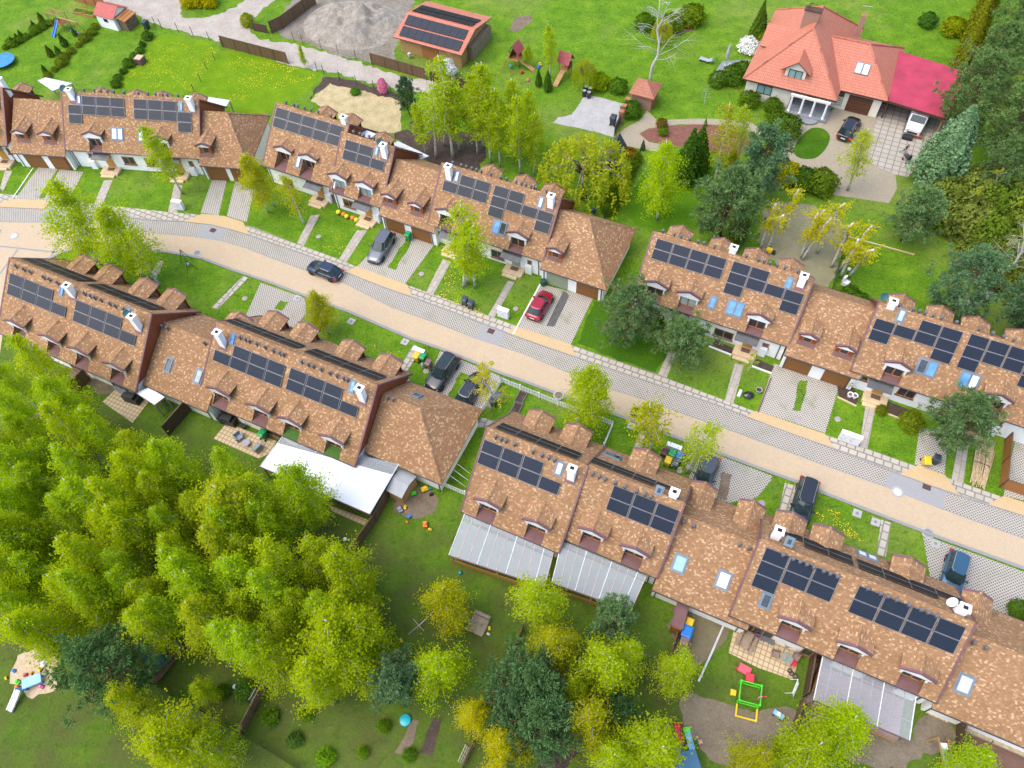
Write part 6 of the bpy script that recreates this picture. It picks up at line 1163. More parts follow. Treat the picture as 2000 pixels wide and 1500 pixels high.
def slide(name, label, px, rz, L, H, w, mat, lad=None, fx=None):
    p = G(*px); t = thing(name, label, 'slide', p, rz); mb = MB(); n = 8; pr = [(L * i / n, H * (1 - (i / n) ** 1.0) * (1 - .12 * math.sin(math.pi * i / n)) + .08) for i in range(n + 1)]
    mb.rings([[(x, -w / 2, z + .16), (x, -w / 2 + .05, z + .16), (x, -w / 2 + .07, z), (x, w / 2 - .07, z), (x, w / 2 - .05, z + .16), (x, w / 2, z + .16), (x, w / 2, z - .04), (x, -w / 2, z - .04)] for x, z in pr]); mb.build('chute', mat, t)
    mb = MB()
    for sg in (-1, 1): mb.tube([(-.35, sg * w / 2, 0), (0, sg * w / 2, H + .1)], .035, 5)
    for i in range(4): mb.tube([(-.35 + .08 * i, -w / 2, .2 + H * .22 * i), (-.35 + .08 * i, w / 2, .2 + H * .22 * i)], .03, 5)
    mb.build('ladder', lad or mat, t)
    if fx: mb = MB(); mb.bbox(L - .05, L + .35, -w / 2 - .05, w / 2 + .05, 0, .2, .03); mb.build('landing', fx, t)
    return t
slide('play_slide', 'red plastic slide under the wide birch at the bottom', (1325, 1458), R(85), 1.7, .9, .5, RP, BP); slide('play_slide', 'light blue slide with green landing at the bottom edge', (1356, 1502), R(92), 2.6, 1.3, .45, LB, WOODO, GRP)
boxes('climbing_tower', 'blue roofed wooden climbing tower at the bottom edge', 'play tower', (1335, 1497), R(10), (('roof', M('blue_tarpaulin_roof', (.035, .12, .21), .6), [(-.9, .9, -.8, .8, 1.9, 1.98)]), ('leg', WOODO, [(-.8, -.7, -.7, -.6, 0, 1.9)]), ('leg', WOODO, [(.7, .8, -.7, -.6, 0, 1.9)]), ('leg', WOODO, [(-.8, -.7, .6, .7, 0, 1.9)]), ('leg', WOODO, [(.7, .8, .6, .7, 0, 1.9)]), ('ladder', WOODO, [([(.9, -.3, 0), (.7, -.3, 1.3)], .04), ([(.9, .2, 0), (.7, .2, 1.3)], .04)])))
mb = MB(); bt = thing('beach_ball', 'striped beach ball on the trodden soil', 'ball', G(1367, 1450)); mb.lathe([(.02, 0)] + [(.22 * math.sin(a), .22 - .22 * math.cos(a)) for a in [i * math.pi / 8 for i in range(1, 8)]] + [(.02, .44)], 12); mb.m = [i // 1 % 3 for i in range(len(mb.f))]; mb.build('ball_skin', [TE, YP, PK], bt, smooth=True)
boxes('toy_car', 'blue and white ride-on toy car on the worn grass', 'toy', (1519, 1397), R(-40), (('body', LB, [(-.42, .42, -.2, .2, .1, .38)]), ('seat', WPL, [(-.15, .15, -.16, .16, .38, .48)]), ('wheel', TRIMB, [(-.4, -.2, -.25, .25, 0, .2), (.2, .4, -.25, .25, 0, .2)])))
boxes('garden_windmill', 'pink and red toy windmill beside the green play frame', 'toy', (1480, 1367), 0, (('stick', WPL, [([(0, 0, 0), (0, 0, .9)], .02)]), ('sail', PK, [(-.2, .2, -.04, .04, .75, 1.1)]), ('sail', RP, [(.15, .45, -.04, .04, .8, 1.1)])))
for x, y, m, l, s in ((782, 997, GP, 'grey toy tipper truck on the soil below the shed', .9), (792, 992, YP, 'yellow cab of a toy truck on the soil', .6), (800, 1010, BP, 'blue toy bucket on the grass edge', .6), (795, 1020, M('orange_plastic', (.8, .2, .02), .4), 'small orange toy on the grass', .4), (831, 1026, M('orange_plastic'), 'orange toy wheelbarrow on the grass', .9), (840, 1035, YP, 'yellow toy shovel on the grass', .5), (808, 965, GRP, 'lime green plastic tub seat on the bare soil', .8), (830, 957, YP, 'yellow ride-on toy beside the garage corner', 1.0), (840, 955, TE, 'turquoise toy bucket beside the garage corner', .5), (842, 966, TRIMB, 'dark toy tyre beside the yellow ride-on toy', .6), (792, 938, BP, 'blue barrel beside the timber shed', 1.0), (790, 928, GRP, 'green crate beside the timber shed', 1.1),
        (51, 1318, RP, 'red toy bucket in the sandpit', .5), (63, 1315, M('orange_plastic'), 'orange toy in the sandpit', .4), (28, 1311, BP, 'blue toy at the sandpit edge', .5), (36, 1333, GRP, 'green toy truck in the sandpit', .7), (34, 1342, M('orange_plastic'), 'orange toy by the sandpit edge', .5), (80, 1308, YP, 'yellow toy in the sandpit', .6), (88, 1297, WPL, 'white toy house in the sandpit', .9), (83, 1294, RP, 'orange red toy next to the white toy house', .4), (82, 1342, PK, 'pink toy rake in the sandpit', .6), (13, 1325, YP, 'yellow toy on the lawn left of the sandpit', .4), (900, 1300 - 20, GRP, 'green toy by the play platform', .5), (917, 1213, BP, 'blue toy by the play platform', .5), (956, 1228, YP, 'yellow toy flower beside the play platform', .5), (954, 1239, WPL, 'white toy ball beside the play platform', .4), (910, 1202, WPL, 'white toy dish beside the play platform', .8), (784, 1251, YP, 'yellow toy ring on the lower lawn', .5), (1031, 158, PK, 'pink toy bundle by the small thujas', .6), (1019, 143, RP, 'red and white toy beside the left play tower', .7), (1052, 133, BP, 'blue toy seat between the play towers', .8), (1055, 128, YP, 'yellow toy crate between the play towers', .8)):
    boxes('garden_toy', l, 'toy', (x, y), R((x * 37 + y * 11) % 180), (('body', m, [(-.32 * s, .32 * s, -.22 * s, .22 * s, .04, .36 * s)]), ('top', m, [(-.12 * s, .2 * s, -.15 * s, .15 * s, .36 * s, .55 * s)]), ('rim', TRIMB, [([(-.3 * s, -.24 * s, .06), (.3 * s, -.24 * s, .06)], .04)])), 'scattered garden toys')
lathe_thing('trampoline_cover', 'round teal lidded sandpit bowl on the lower lawn', 'sandpit bowl', (792, 1407), [(.42, 0), (.46, .12), (.46, .16)], TE, extra=('lid', [(.47, .16), (.42, .22), (.2, .27), (.02, .28)], M('bright_teal_lid', (.01, .36, .42), .35)))
lathe_thing('garden_globe', 'pale blue mirror globe in the fenced corner garden', 'globe', (461, 1342), [(.02, 0)] + [(.22 * math.sin(a), .22 - .22 * math.cos(a)) for a in [i * math.pi / 8 for i in range(1, 8)]] + [(.02, .44)], M('pale_blue_gloss', (.45, .55, .75), .15)); lathe_thing('garden_globe', 'white garden globe beside the brown fence', 'globe', (675, 1055), [(.02, 0)] + [(.2 * math.sin(a), .2 - .2 * math.cos(a)) for a in [i * math.pi / 8 for i in range(1, 8)]] + [(.02, .4)], WPL); lathe_thing('garden_globe', 'small blue globe before the striped patio roof', 'globe', (899, 1120), [(.02, 0)] + [(.17 * math.sin(a), .17 - .17 * math.cos(a)) for a in [i * math.pi / 8 for i in range(1, 8)]] + [(.02, .34)], TE)
boxes('sand_table', 'light blue sand and water table in the sandpit', 'play table', (69, 1333), R(20), (('tray', LB, [(-.75, .75, -.4, .4, .45, .62)]), ('leg', BP, [(-.7, -.55, -.35, -.2, 0, .45)]), ('leg', BP, [(.55, .7, -.35, -.2, 0, .45)]), ('leg', BP, [(-.7, -.55, .2, .35, 0, .45)]), ('leg', BP, [(.55, .7, .2, .35, 0, .45)]))); slide('play_slide', 'white plastic slide on the lawn beside the sandpit', (46, 1352), R(-115), 1.6, .7, .55, WPL, BP)
tp = boxes('wood_pile', 'wood pile under a green tarpaulin beside the dark pine', 'wood pile', (311, 1283), R(-52), (('log_heap', M('grey_brown_logs', (.16, .11, .075), .9, var=.5, vs=5), [(-1.3, 1.3, -.9, .9, 0, .9)]), ('tarpaulin', M('green_tarpaulin', (.012, .12, .07), .4, var=.45, vs=1.2), [(-1.35, 1.35, -1.0, .85, .9, 1.02), (-1.2, 1.2, -.5, .5, 1.02, 1.12)])))
boxes('timber_bench', 'long dark plank bench beside the tarpaulin pile', 'bench', (335, 1298), R(56), (('plank', WOODB, [(-1.6, 1.6, -.28, .28, .42, .5)]), ('support', WOODB, [(-1.4, -1.25, -.2, .2, 0, .42)]), ('support', WOODB, [(1.25, 1.4, -.2, .2, 0, .42)])))
boxes('play_platform', 'weathered low play platform with bench beside the olive birch', 'platform', (934, 1222), AZ, (('deck', M('mossy_planks', (.27, .21, .15), .9, var=.35, vs=2), [(-.75, .75, -.75, .75, .1, .22)]), ('bench', M('mossy_planks'), [(-.75, .75, .75, 1.05, .2, .45)])))
boxes('rotary_dryer', 'white cross shaped rotary washing line on the lower lawn', 'washing line', (823, 1232), R(40), (('mast', RAIL, [([(0, 0, 0), (0, 0, 1.6)], .035)]), ('arm', RAIL, [([(-1.1, 0, 1.75), (0, 0, 1.55), (1.6, 0, 1.75)], .028)]), ('arm', RAIL, [([(0, -.7, 1.75), (0, 0, 1.55), (0, .7, 1.75)], .028)])))
boxes('trellis_panel', 'white wooden trellis leaning on the lattice fence', 'trellis', (912, 1478), R(62), (('slats', M('pale_timber', (.5, .46, .36), .8), [([(-.6 + .3 * i, 0, 0), (-.6 + .3 * i, .35, 1.1)], .03) for i in range(5)] + [([(-.65, .1 + .12 * i, .3 + .3 * i), (.65, .1 + .12 * i, .3 + .3 * i)], .03) for i in range(3)]), ('foot', WOODB, [([(-.6, 0, .02), (.6, 0, .02)], .03)])))
boxes('garden_bench', 'small grey bench beside the brown corner fence', 'bench', (504, 1362), R(62), (('seat', GP, [(-.5, .5, -.25, .25, .4, .45)]), ('backrest', GP, [(-.5, .5, .22, .27, .45, .85)]), ('leg', GP, [(-.45, -.4, -.2, .2, 0, .4)]), ('leg', GP, [(.4, .45, -.2, .2, 0, .4)])))
boxes('garden_bench', 'mauve topped bench hidden at the grove edge', 'bench', (76, 818), R(45), (('seat', MAUVEF, [(-.6, .6, -.3, .3, .42, .5)]), ('leg', WOODB, [(-.5, -.42, -.2, .2, 0, .42)]), ('leg', WOODB, [(.42, .5, -.2, .2, 0, .42)])))
boxes('climbing_set', 'orange timber climbing frame with pale blue slide at the bottom right', 'climbing frame', (1835, 1490), R(82), (('beam', WOODO, [([(-1.6, .35, 1.4), (1.6, .35, 1.4)], .06)]), ('beam', WOODO, [([(-1.6, -.35, 1.4), (1.4, -.35, 1.4)], .06)]), ('leg', WOODO, [([(1.5, .6, 0), (1.5, .35, 1.5)], .06)]), ('leg', WOODO, [([(1.5, -.6, 0), (1.4, -.35, 1.5)], .06)]), ('slide', M('pale_blue_plastic', (.5, .65, .8), .4), [(-1.4, .9, -.16, .16, 1.0, 1.1)]), ('seat', WPL, [(.75, 1.2, -.25, .25, 1.05, 1.35)])))
boxes('log_bundle', 'pile of pale reed mats along the lower right wing', 'mats', (1930, 1436), AZ, (('mat', M('woven_reed', (.42, .33, .2), .9, var=.35, vs=6), [(-2.2, .2, -.5, .5, .02, .35)]), ('mat', M('woven_reed'), [(.3, 3.0, -.5, .5, .02, .3)])))
def planks(): patch('terrace', [(1895, 1420), (1990, 1460), (2010, 1500), (1900, 1500)], mk_blocks('brown_terrace_boards', (.16, .09, .07), (.2, .115, .09), (.06, .03, .02), 2.5, .14, .012, .2, (.1, .06, .05)), 3)
planks()
boxes('reed_stack', 'heap of dry cut reeds beside the right slab path', 'reeds', (1916, 905), AZ + R(88), (('reeds', M('dry_reeds', (.50, .38, .22), .95, var=.4, vs=5), [([(-2.6 + random.Random(i).uniform(-.3, .6), -.7 + i * .035, .1 + .3 * math.sin(i * .08 * math.pi / 2) ** 2), (2.3 + random.Random(i + 99).uniform(-.7, .5), -.75 + i * .038 + random.Random(i).uniform(-.25, .25), .08 + .25 * random.Random(i).random())], .035) for i in range(40)]), ('binding', WOODB, [([(-.2, -.7, .3), (-.2, .7, .35)], .04)])))
# upper gardens
boxes('swing_set', 'honey timber swing set with climbing bars in the upper left garden', 'swing set', (131, 62), R(-28), (('beam', WOODY, [([(-.4, 0, 2.2), (3.2, 0, 2.2)], .07)]), ('ladder_bars', WOODY, [([(-2.8 + .4 * i, .2, 2.3), (-2.8 + .4 * i, 1.3, 2.3)], .04) for i in range(7)] + [([(-2.9, .2, 2.3), (-.3, .2, 2.3)], .05), ([(-2.9, 1.3, 2.3), (-.3, 1.3, 2.3)], .05)]), ('deck', WOODO, [(-1.2, 0, -.2, 1.2, 1.1, 1.2)]), ('leg', WOODO, [([(3.2, -.8, 0), (3.2, 0, 2.25)], .06), ([(3.2, .8, 0), (3.2, 0, 2.25)], .06)]), ('leg', WOODO, [([(-2.8, .2, 0), (-2.8, .2, 2.3)], .06), ([(-2.8, 1.3, 0), (-2.8, 1.3, 2.3)], .06)]), ('leg', WOODO, [([(-.3, -.2, 0), (-.3, -.2, 2.3)], .06), ([(-.3, 1.3, 0), (-.3, 1.3, 2.3)], .06)]), ('swing_seat', BP, [(1.0, 1.5, -.15, .15, .45, .5), (2.2, 2.7, -.15, .15, .45, .5)]), ('rope', TRIMB, [([(1.05, 0, .5), (1.05, 0, 2.2)], .012), ([(1.45, 0, .5), (1.45, 0, 2.2)], .012), ([(2.25, 0, .5), (2.25, 0, 2.2)], .012), ([(2.65, 0, .5), (2.65, 0, 2.2)], .012)])))
slide('play_slide', 'wavy blue slide in front of the timber swing set', (121, 55), R(-105), 2.4, 1.25, .45, BP, WOODO)
lathe_thing('trampoline', 'round blue edged trampoline at the upper left edge', 'trampoline', (8, 125), [(1.7, .55), (1.75, .62), (1.45, .64), (1.45, .6)], BP, part='padding', n=28, extra=('mat', [(1.45, .58), (.05, .59)], TRIMB))
def tower(label, px, rz, sl_=True):
    p = [('roof', M('dusty_red_roof', (.33, .06, .07), .6), []), ('leg', WOODO, [(-.65, -.55, -.65, -.55, 0, 2.4)]), ('leg', WOODO, [(.55, .65, -.65, -.55, 0, 2.4)]), ('leg', WOODO, [(-.65, -.55, .55, .65, 0, 2.4)]), ('leg', WOODO, [(.55, .65, .55, .65, 0, 2.4)]), ('deck', WOODO, [(-.7, .7, -.7, .7, 1.15, 1.25)]), ('side_wall', M('dark_red_boards', (.16, .04, .035), .7), [(-.68, .68, .6, .66, 1.25, 1.9), (.6, .66, -.6, .6, 1.25, 1.9)]), ('ramp', WOODO, [])]
    t = boxes('play_tower', label, 'play tower', px, rz, [q for q in p if q[2]], 'red roofed play towers'); mb = MB()
    for sg in (-1, 1): q = [(-.95, sg * .85, 2.3), (.95, sg * .85, 2.3), (.95, 0, 3.5), (-.95, 0, 3.5)]; mb.face(q if sg < 0 else q[::-1]); mb.face([(a, b, c - .06) for a, b, c in (q[::-1] if sg < 0 else q)])
    mb.build('roof', p[0][1], t); mb = MB(); mb.rings([[(-.35, -.7, 1.15), (.35, -.7, 1.15), (.35, -2.8, .02), (-.35, -2.8, .02)], [(-.35, -.7, 1.22), (.35, -.7, 1.22), (.35, -2.8, .09), (-.35, -2.8, .09)]]); mb.build('ramp', WOODY, t); return t
tower('red roofed play tower with timber ramp, right of two', (1104, 147), R(-35)); tower('red roofed play tower with swing beam, left of two', (1008, 128), R(58)); boxes('swing_beam', 'orange swing beam on slanted legs beside the left play tower', 'swing', (998, 132), R(65), (('beam', WOODO, [([(-1.5, 0, 2.2), (1.2, 0, 2.2)], .07)]), ('leg', WOODO, [([(-1.5, -.8, 0), (-1.5, 0, 2.25)], .06), ([(-1.5, .8, 0), (-1.5, 0, 2.25)], .06)]), ('swing_seat', TE, [(-.5, .1, -.15, .15, .4, .46)])))
boxes('planter_box', 'square brown timber planter at the garden corner', 'planter', (276, 123), R(-20), (('box', MAUVE, [(-.6, .6, -.6, .6, 0, .9)]), ('soil', PALES, [(-.5, .5, -.5, .5, .9, .93)])))
for x, y, l in ((157, 25, 'left'), (178, 30, 'right')): boxes('raised_bed', 'raised vegetable bed in timber frame, %s of two' % l, 'raised bed', (x, y), R(-20), (('frame', WOODO, [(-.9, .9, -.55, -.47, 0, .4), (-.9, .9, .47, .55, 0, .4), (-.9, -.82, -.47, .47, 0, .4), (.82, .9, -.47, .47, 0, .4)]), ('soil', LAWND, [(-.82, .82, -.47, .47, 0, .34)])), 'timber raised beds')
for px, rz, l in (((1017, 778), R(62), 'upper'), ((1009, 799), R(62), 'lower')): boxes('raised_bed', 'long dark soil bed inside the picket fence, %s of two' % l, 'raised bed', px, rz, (('frame', M('grey_bed_boards', (.2, .19, .17), .8), [(-.75, .75, -.42, -.37, 0, .22), (-.75, .75, .37, .42, 0, .22), (-.75, -.7, -.37, .37, 0, .22), (.7, .75, -.37, .37, 0, .22)]), ('soil', DSOIL, [(-.7, .7, -.37, .37, 0, .18)])), 'dark soil beds')
lathe_thing('folded_parasol', 'tall closed grey parasol on the slate terrace', 'parasol', (1417, 128), [(.35, 0), (.3, .12), (.04, .14), (.04, 1.0), (.2, 1.1), (.26, 1.8), (.12, 3.0), (.02, 3.25)], M('grey_parasol_cloth', (.36, .36, .40), .8), part='cloth', extra=('base', [(.4, 0), (.4, .1), (.1, .12)], SLATE))
boxes('terrace_table', 'grey terrace table beside the closed parasol', 'table', (1433, 139), AZ, (('table_top', M('pale_grey_top', (.42, .44, .46), .5), [(-.9, .9, -.45, .45, .7, .75)]), ('leg', TRIMB, [(-.85, -.78, -.4, -.33, 0, .7)]), ('leg', TRIMB, [(.78, .85, -.4, -.33, 0, .7)]), ('leg', TRIMB, [(-.85, -.78, .33, .4, 0, .7)]), ('leg', TRIMB, [(.78, .85, .33, .4, 0, .7)])))
for i, (x, y, a) in enumerate(((1421, 146, 180), (1432, 150, 180), (1446, 134, 60))): boxes('terrace_chair', 'dark terrace chair round the grey terrace table', 'chair', (x, y), AZ + R(a), (('seat', TRIMB, [(-.22, .22, -.22, .22, .42, .46)]), ('backrest', TRIMB, [(-.22, .22, .2, .24, .46, .9)]), ('leg', TRIMB, [(-.2, -.16, -.2, .2, 0, .42), (.16, .2, -.2, .2, 0, .42)])), 'dark terrace chairs')
boxes('sun_lounger', 'grey sun lounger alone on the villa lawn', 'lounger', (1379, 121), R(-35), (('bed', M('grey_lounger_slats', (.33, .35, .40), .6), [(-.95, .4, -.32, .32, .3, .36)]), ('backrest', M('grey_lounger_slats'), [([(.4, -.3, .34), (.9, -.3, .65)], .03), ([(.4, .3, .34), (.9, .3, .65)], .03), ([(.5, 0, .4), (.9, 0, .65)], .25)]), ('leg', TRIMB, [(-.85, -.78, -.3, .3, 0, .3), (.3, .37, -.3, .3, 0, .3)])))
boxes('mulcher', 'small yellow garden machine at the foot of the sawn birches', 'machine', (1503, 494), R(-30), (('hood', YP, [(-.45, .2, -.25, .25, .2, .6)]), ('chute', TRIMB, [(.2, .6, -.2, .2, .15, .4)]), ('wheel', TRIMB, [(-.4, -.2, -.35, .35, 0, .35)])))
lathe_thing('garden_lamp', 'garden lamp with a white globe behind the right wing', 'lamp', (1651, 541), [(.05, 0), (.04, 1.1), (.08, 1.15)], TRIMB, part='lamp_post', extra=('globe', [(.02, 1.1)] + [(.2 * math.sin(a), 1.3 - .2 * math.cos(a)) for a in [i * math.pi / 8 for i in range(1, 8)]] + [(.02, 1.5)], WPL)); boxes('covered_chair', 'pale sheet covered garden chair beside the globe lamp', 'chair', (1650, 556), R(40), (('cover', WPL, [(-.3, .3, -.35, .35, 0, .55), (-.3, .3, .15, .4, .55, 1.1)]), ('strap', TRIMB, [([(-.32, -.3, .3), (.32, -.3, .3)], .02)])))
boxes('kettle_grill', 'round dark purple grill behind the hip ended garage', 'grill', (1159, 421), 0, (('leg', RAIL, [([(-.25, -.2, 0), (0, 0, .6)], .02), ([(.25, -.2, 0), (0, 0, .6)], .02), ([(0, .28, 0), (0, 0, .6)], .02)]),)); mb = MB(); mb.lathe([(.02, .5), (.25, .58), (.33, .78), (.33, .84), (.22, 1.02), (.03, 1.08)], 14, c=(0, 0, 0)); kg = [o for o in COL.objects if o.name.startswith('kettle_grill')][0]; mb.build('bowl', M('dark_violet_enamel', (.03, .02, .10), .2), kg)
boxes('garden_swing', 'dark green metal swing frame on the lawn by the junction', 'swing frame', (370, 520), R(-60), (('bar', POSTG, [([(-1.0, 0, 1.9), (1.0, 0, 1.9)], .04)]), ('leg', POSTG, [([(-1.0, -.6, 0), (-1.0, 0, 1.9)], .035), ([(-1.0, .6, 0), (-1.0, 0, 1.9)], .035)]), ('leg', POSTG, [([(1.0, -.6, 0), (1.0, 0, 1.9)], .035), ([(1.0, .6, 0), (1.0, 0, 1.9)], .035)]), ('swing_seat', GP, [(-.2, .2, -.2, .2, .4, .5)])))
for i, (x, y) in enumerate(((662, 419), (672, 423), (678, 427), (690, 430), (697, 434))): lathe_thing('flower_pot', 'potted yellow-red flowers along the white wall, set back house pair', 'pot', (x, y), [(.15, 0), (.22, .28), (.18, .28)], M('terracotta', (.35, .13, .05), .8), group='flower pots on the wall', n=10, extra=('flowers', [(.1, .25), (.3, .4), (.24, .55), (.03, .62)], (M('yellow_flowers', (.62, .55, .02), .8, var=.5, vs=9), M('orange_flowers', (.6, .2, .03), .8, var=.5, vs=9))[i % 2]))
for i, (x, y, l, c) in enumerate(((1555, 231, 'child bicycle leaning inside the villa porch', RP), (1546, 238, 'green toy scooter in front of the villa porch', GRP))): boxes('child_bicycle', l, 'bicycle', (x, y), R(30 + 60 * i), (('frame', c, [([(-.3, 0, .25), (0, 0, .5), (.3, 0, .25)], .03), ([(.3, 0, .25), (.25, 0, .7), (.25, -.2, .75)], .02)]), ('wheel', TYRE, [([(-.3 + .2 * math.cos(a), 0, .22 + .2 * math.sin(a)) for a in [k * math.pi / 6 for k in range(13)]], .025)]), ('wheel', TYRE, [([(.3 + .2 * math.cos(a), 0, .22 + .2 * math.sin(a)) for a in [k * math.pi / 6 for k in range(13)]], .025)])))
for x, y, l in ((1771, 271, 'black rubber mat bin in front of the white truck'), (1791, 268, 'red garden roller beside the white truck')): boxes('yard_container', l, 'container', (x, y), AZ, (('box', TRIMB if 'black' in l else WOODB, [(-.6, .6, -.35, .35, .03, .4)]), ('rim', RP if 'red' in l else TRIMB, [([(-.6, -.36, .4), (.6, -.36, .4)], .04)])))
for i, x in enumerate((902, 897, 893)):  # clothes lines between garage and house
    a = G(862 + i * -9 + 30, 905 + i * 10, 1.9); b = G(918 - i * 4, 925 + i * 13, 1.9); mb = MB(); mb.tube([a, b], .012, 4); ob = mb.build('clothes_line', WPL); tag(ob, 'thin clothes line strung between the garage and the next house', 'clothes line', 'clothes lines')
# dandelions: nobody could count them
dn = MB(); rn = random.Random(9)
for poly, n in (([(300, 75), (430, 95), (380, 178), (240, 165)], 900), ([(440, 105), (590, 135), (620, 150), (560, 200), (450, 200)], 1100), ([(850, 575), (900, 600), (960, 630), (985, 560), (880, 520)], 300), ([(700, 660), (790, 690), (760, 720)], 60), ([(1580, 985), (1640, 1000), (1690, 1060), (1620, 1040)], 160), ([(640, 440), (700, 460), (680, 500), (620, 490)], 80)):
    for i in range(n):
        a, b = rn.random(), rn.random(); k = len(poly); p0, p1, p3 = poly[0], poly[1], poly[-1]; p2 = poly[2] if k == 4 else poly[k // 2]
        x = (1 - a) * ((1 - b) * p0[0] + b * p3[0]) + a * ((1 - b) * p1[0] + b * p2[0]); y = (1 - a) * ((1 - b) * p0[1] + b * p3[1]) + a * ((1 - b) * p1[1] + b * p2[1])
        if mn.noise(Vector((x * .045, y * .06, 2))) + rn.uniform(-.3, .3) < -.05: continue
        p = G(x, y, .07); s = rn.uniform(.03, .065); q = rn.uniform(0, 3); dn.face([(p.x + s * math.cos(q + j * 1.57), p.y + s * math.sin(q + j * 1.57), p.z + .01 * (j % 2)) for j in range(4)])
tag(dn.build('dandelion_flowers', M('dandelion_yellow', (.80, .58, .01), .8)), 'yellow dandelion flowers dotted over the lawns', 'flowers', None, 'stuff')
# ------------------------------------------------------------------ people
SKIN = M('skin', (.50, .27, .19), .55, var=.08); HAIR = M('dark_hair', (.018, .013, .012), .6); NAVYT = M('navy_shirt', (.022, .022, .035), .85); JEANS = M('blue_jeans', (.03, .13, .22), .85); SHOE = M('dark_shoes', (.02, .02, .035), .6); PALET = M('pale_grey_shirt', (.48, .54, .62), .85)
def skin_mesh(name, joints, edges, mats, parent, mat_of):
    """one continuous body grown from a joint skeleton with radii; materials by nearest joint group"""
    me = bpy.data.meshes.new(name); me.from_pydata([j[0] for j in joints], edges, []); o = bpy.data.objects.new(name, me); COL.objects.link(o)
    md = o.modifiers.new('skin', 'SKIN'); md.use_smooth_shade = True
    for i, j in enumerate(joints): r = j[1]; me.skin_vertices[0].data[i].radius = (r, r) if not isinstance(r, tuple) else r
    me.skin_vertices[0].data[0].use_root = True; sd = o.modifiers.new('sub', 'SUBSURF'); sd.levels = 1; sd.render_levels = 1
    dg = bpy.context.evaluated_depsgraph_get(); m2 = bpy.data.meshes.new_from_object(o.evaluated_get(dg)); bpy.data.objects.remove(o); m2.name = name
    m2.materials.clear()
    for m in mats: m2.materials.append(m)
    J = [Vector(j[0]) for j in joints]
    for p in m2.polygons:
        c = p.center; best = None
        for a, b in edges:
            ab = J[b] - J[a]; tt = max(0, min(1, (c - J[a]) @ ab / max(ab.length_squared, 1e-9))); dd = (c - J[a] - ab * tt).length
            if best is None or dd < best[0]: best = (dd, a, b, tt)
        p.material_index = mat_of(best[1], best[2], best[3], c)
    return link(name, m2, parent)
def person(label, px, rz, pose, mats, hair_len=.1):
    t = thing('person', label, 'person', G(*px), rz); J = pose; E = [(0, 1), (1, 2), (2, 3), (3, 4), (2, 5), (5, 6), (6, 7), (2, 8), (8, 9), (9, 10), (0, 11), (11, 12), (12, 13), (13, 14), (0, 15), (15, 16), (16, 17), (17, 18)]
    for h_ in (7, 10):     # five separate fingers on each hand
        base_ = Vector(J[h_][0]); el = Vector(J[h_ - 1][0]); d = (base_ - el).normalized(); sd = d.cross(Vector((0, 0, 1))).normalized()
        for k in range(5):
            off = sd * (.028 * (k - 1.6)) if k < 4 else sd * .055 * (1 if h_ == 7 else -1); n = len(J); J = J + [(tuple(base_ + off * .9 + d * (.05 if k < 4 else .01)), .010), (tuple(base_ + off + d * ((.095, .105, .10, .085, .05)[k]) + Vector((0, 0, -.015))), .008)]; E = E + [(h_, n), (n, n + 1)]
    def mo(a, b, tt, c):
        if a in (3,) or b == 4: return 0
        if a >= 11 or b >= 11 and a in (0,): return 2 if (b in (11, 12, 13, 15, 16, 17) and not (b in (13, 17) and tt > .93)) and a < 19 and b < 19 else (3 if b in (14, 18) else 0)
        if b in (6, 9): return 1 if tt < .35 else 0
        if b in (7, 10) or a in (7, 10): return 0
        return 1
    skin_mesh('body', J, E, mats, t, mo)
    hd = Vector(J[4][0]); nk = Vector(J[3][0]); up = (hd - nk).normalized(); f = Vector((1, 0, 0)); f = (f - up * (f @ up)).normalized(); sd = up.cross(f); Th = Matrix((( f.x, sd.x, up.x, hd.x), (f.y, sd.y, up.y, hd.y), (f.z, sd.z, up.z, hd.z), (0, 0, 0, 1)))
    hm = MB(); rs = []
    for k in range(9):
        a = math.pi * k / 8; z = -.125 * math.cos(a) + .0; r = math.sin(a); rs.append([(Th @ Vector(((.098 if math.cos(b) > 0 else .095) * r * math.cos(b) * (1 - .1 * (k < 3)), .075 * r * math.sin(b), z)))[:] for b in [i * math.pi / 6 for i in range(12)]])
    hm.rings(rs); hm.tube([Th @ Vector((.09, 0, .01)), Th @ Vector((.118, 0, -.025))], [.012, .018], 5)
    for s in (-1, 1): hm.tube([Th @ Vector((0, s * .07, .02)), Th @ Vector((-.01, s * .088, -.02))], [.02, .016], 5)
    ho = hm.build('head', mats[0], t, smooth=True); em = MB()
    for s in (-1, 1): em.lathe([(.002, -.004), (.011, 0), (.002, .006)], 7, T=Th @ Matrix.Translation((.09, s * .03, .015)) @ Matrix.Rotation(R(90), 4, 'Y'))
    em.build('eyes', TRIMB, ho); mm = MB(); mm.tube([Th @ Vector((.086, -.022, -.06)), Th @ Vector((.092, 0, -.062)), Th @ Vector((.086, .022, -.06))], .006, 4); mm.build('mouth', M('lips', (.4, .12, .1), .5), ho)
    hr = MB(); rs = []
    for k in range(6):
        a = math.pi * (.36 + .64 * k / 5); z = -.138 * math.cos(a); r = math.sin(a) if k < 5 else .02; rs.append([(Th @ Vector((-.022 + .108 * r * math.cos(b) * (.80 if math.cos(b) > 0 else 1.05), .086 * r * math.sin(b), z + .012)))[:] for b in [i * math.pi / 6 for i in range(12)]])
    hr.rings(rs); hr.build('hair', HAIR, ho, smooth=True); return t
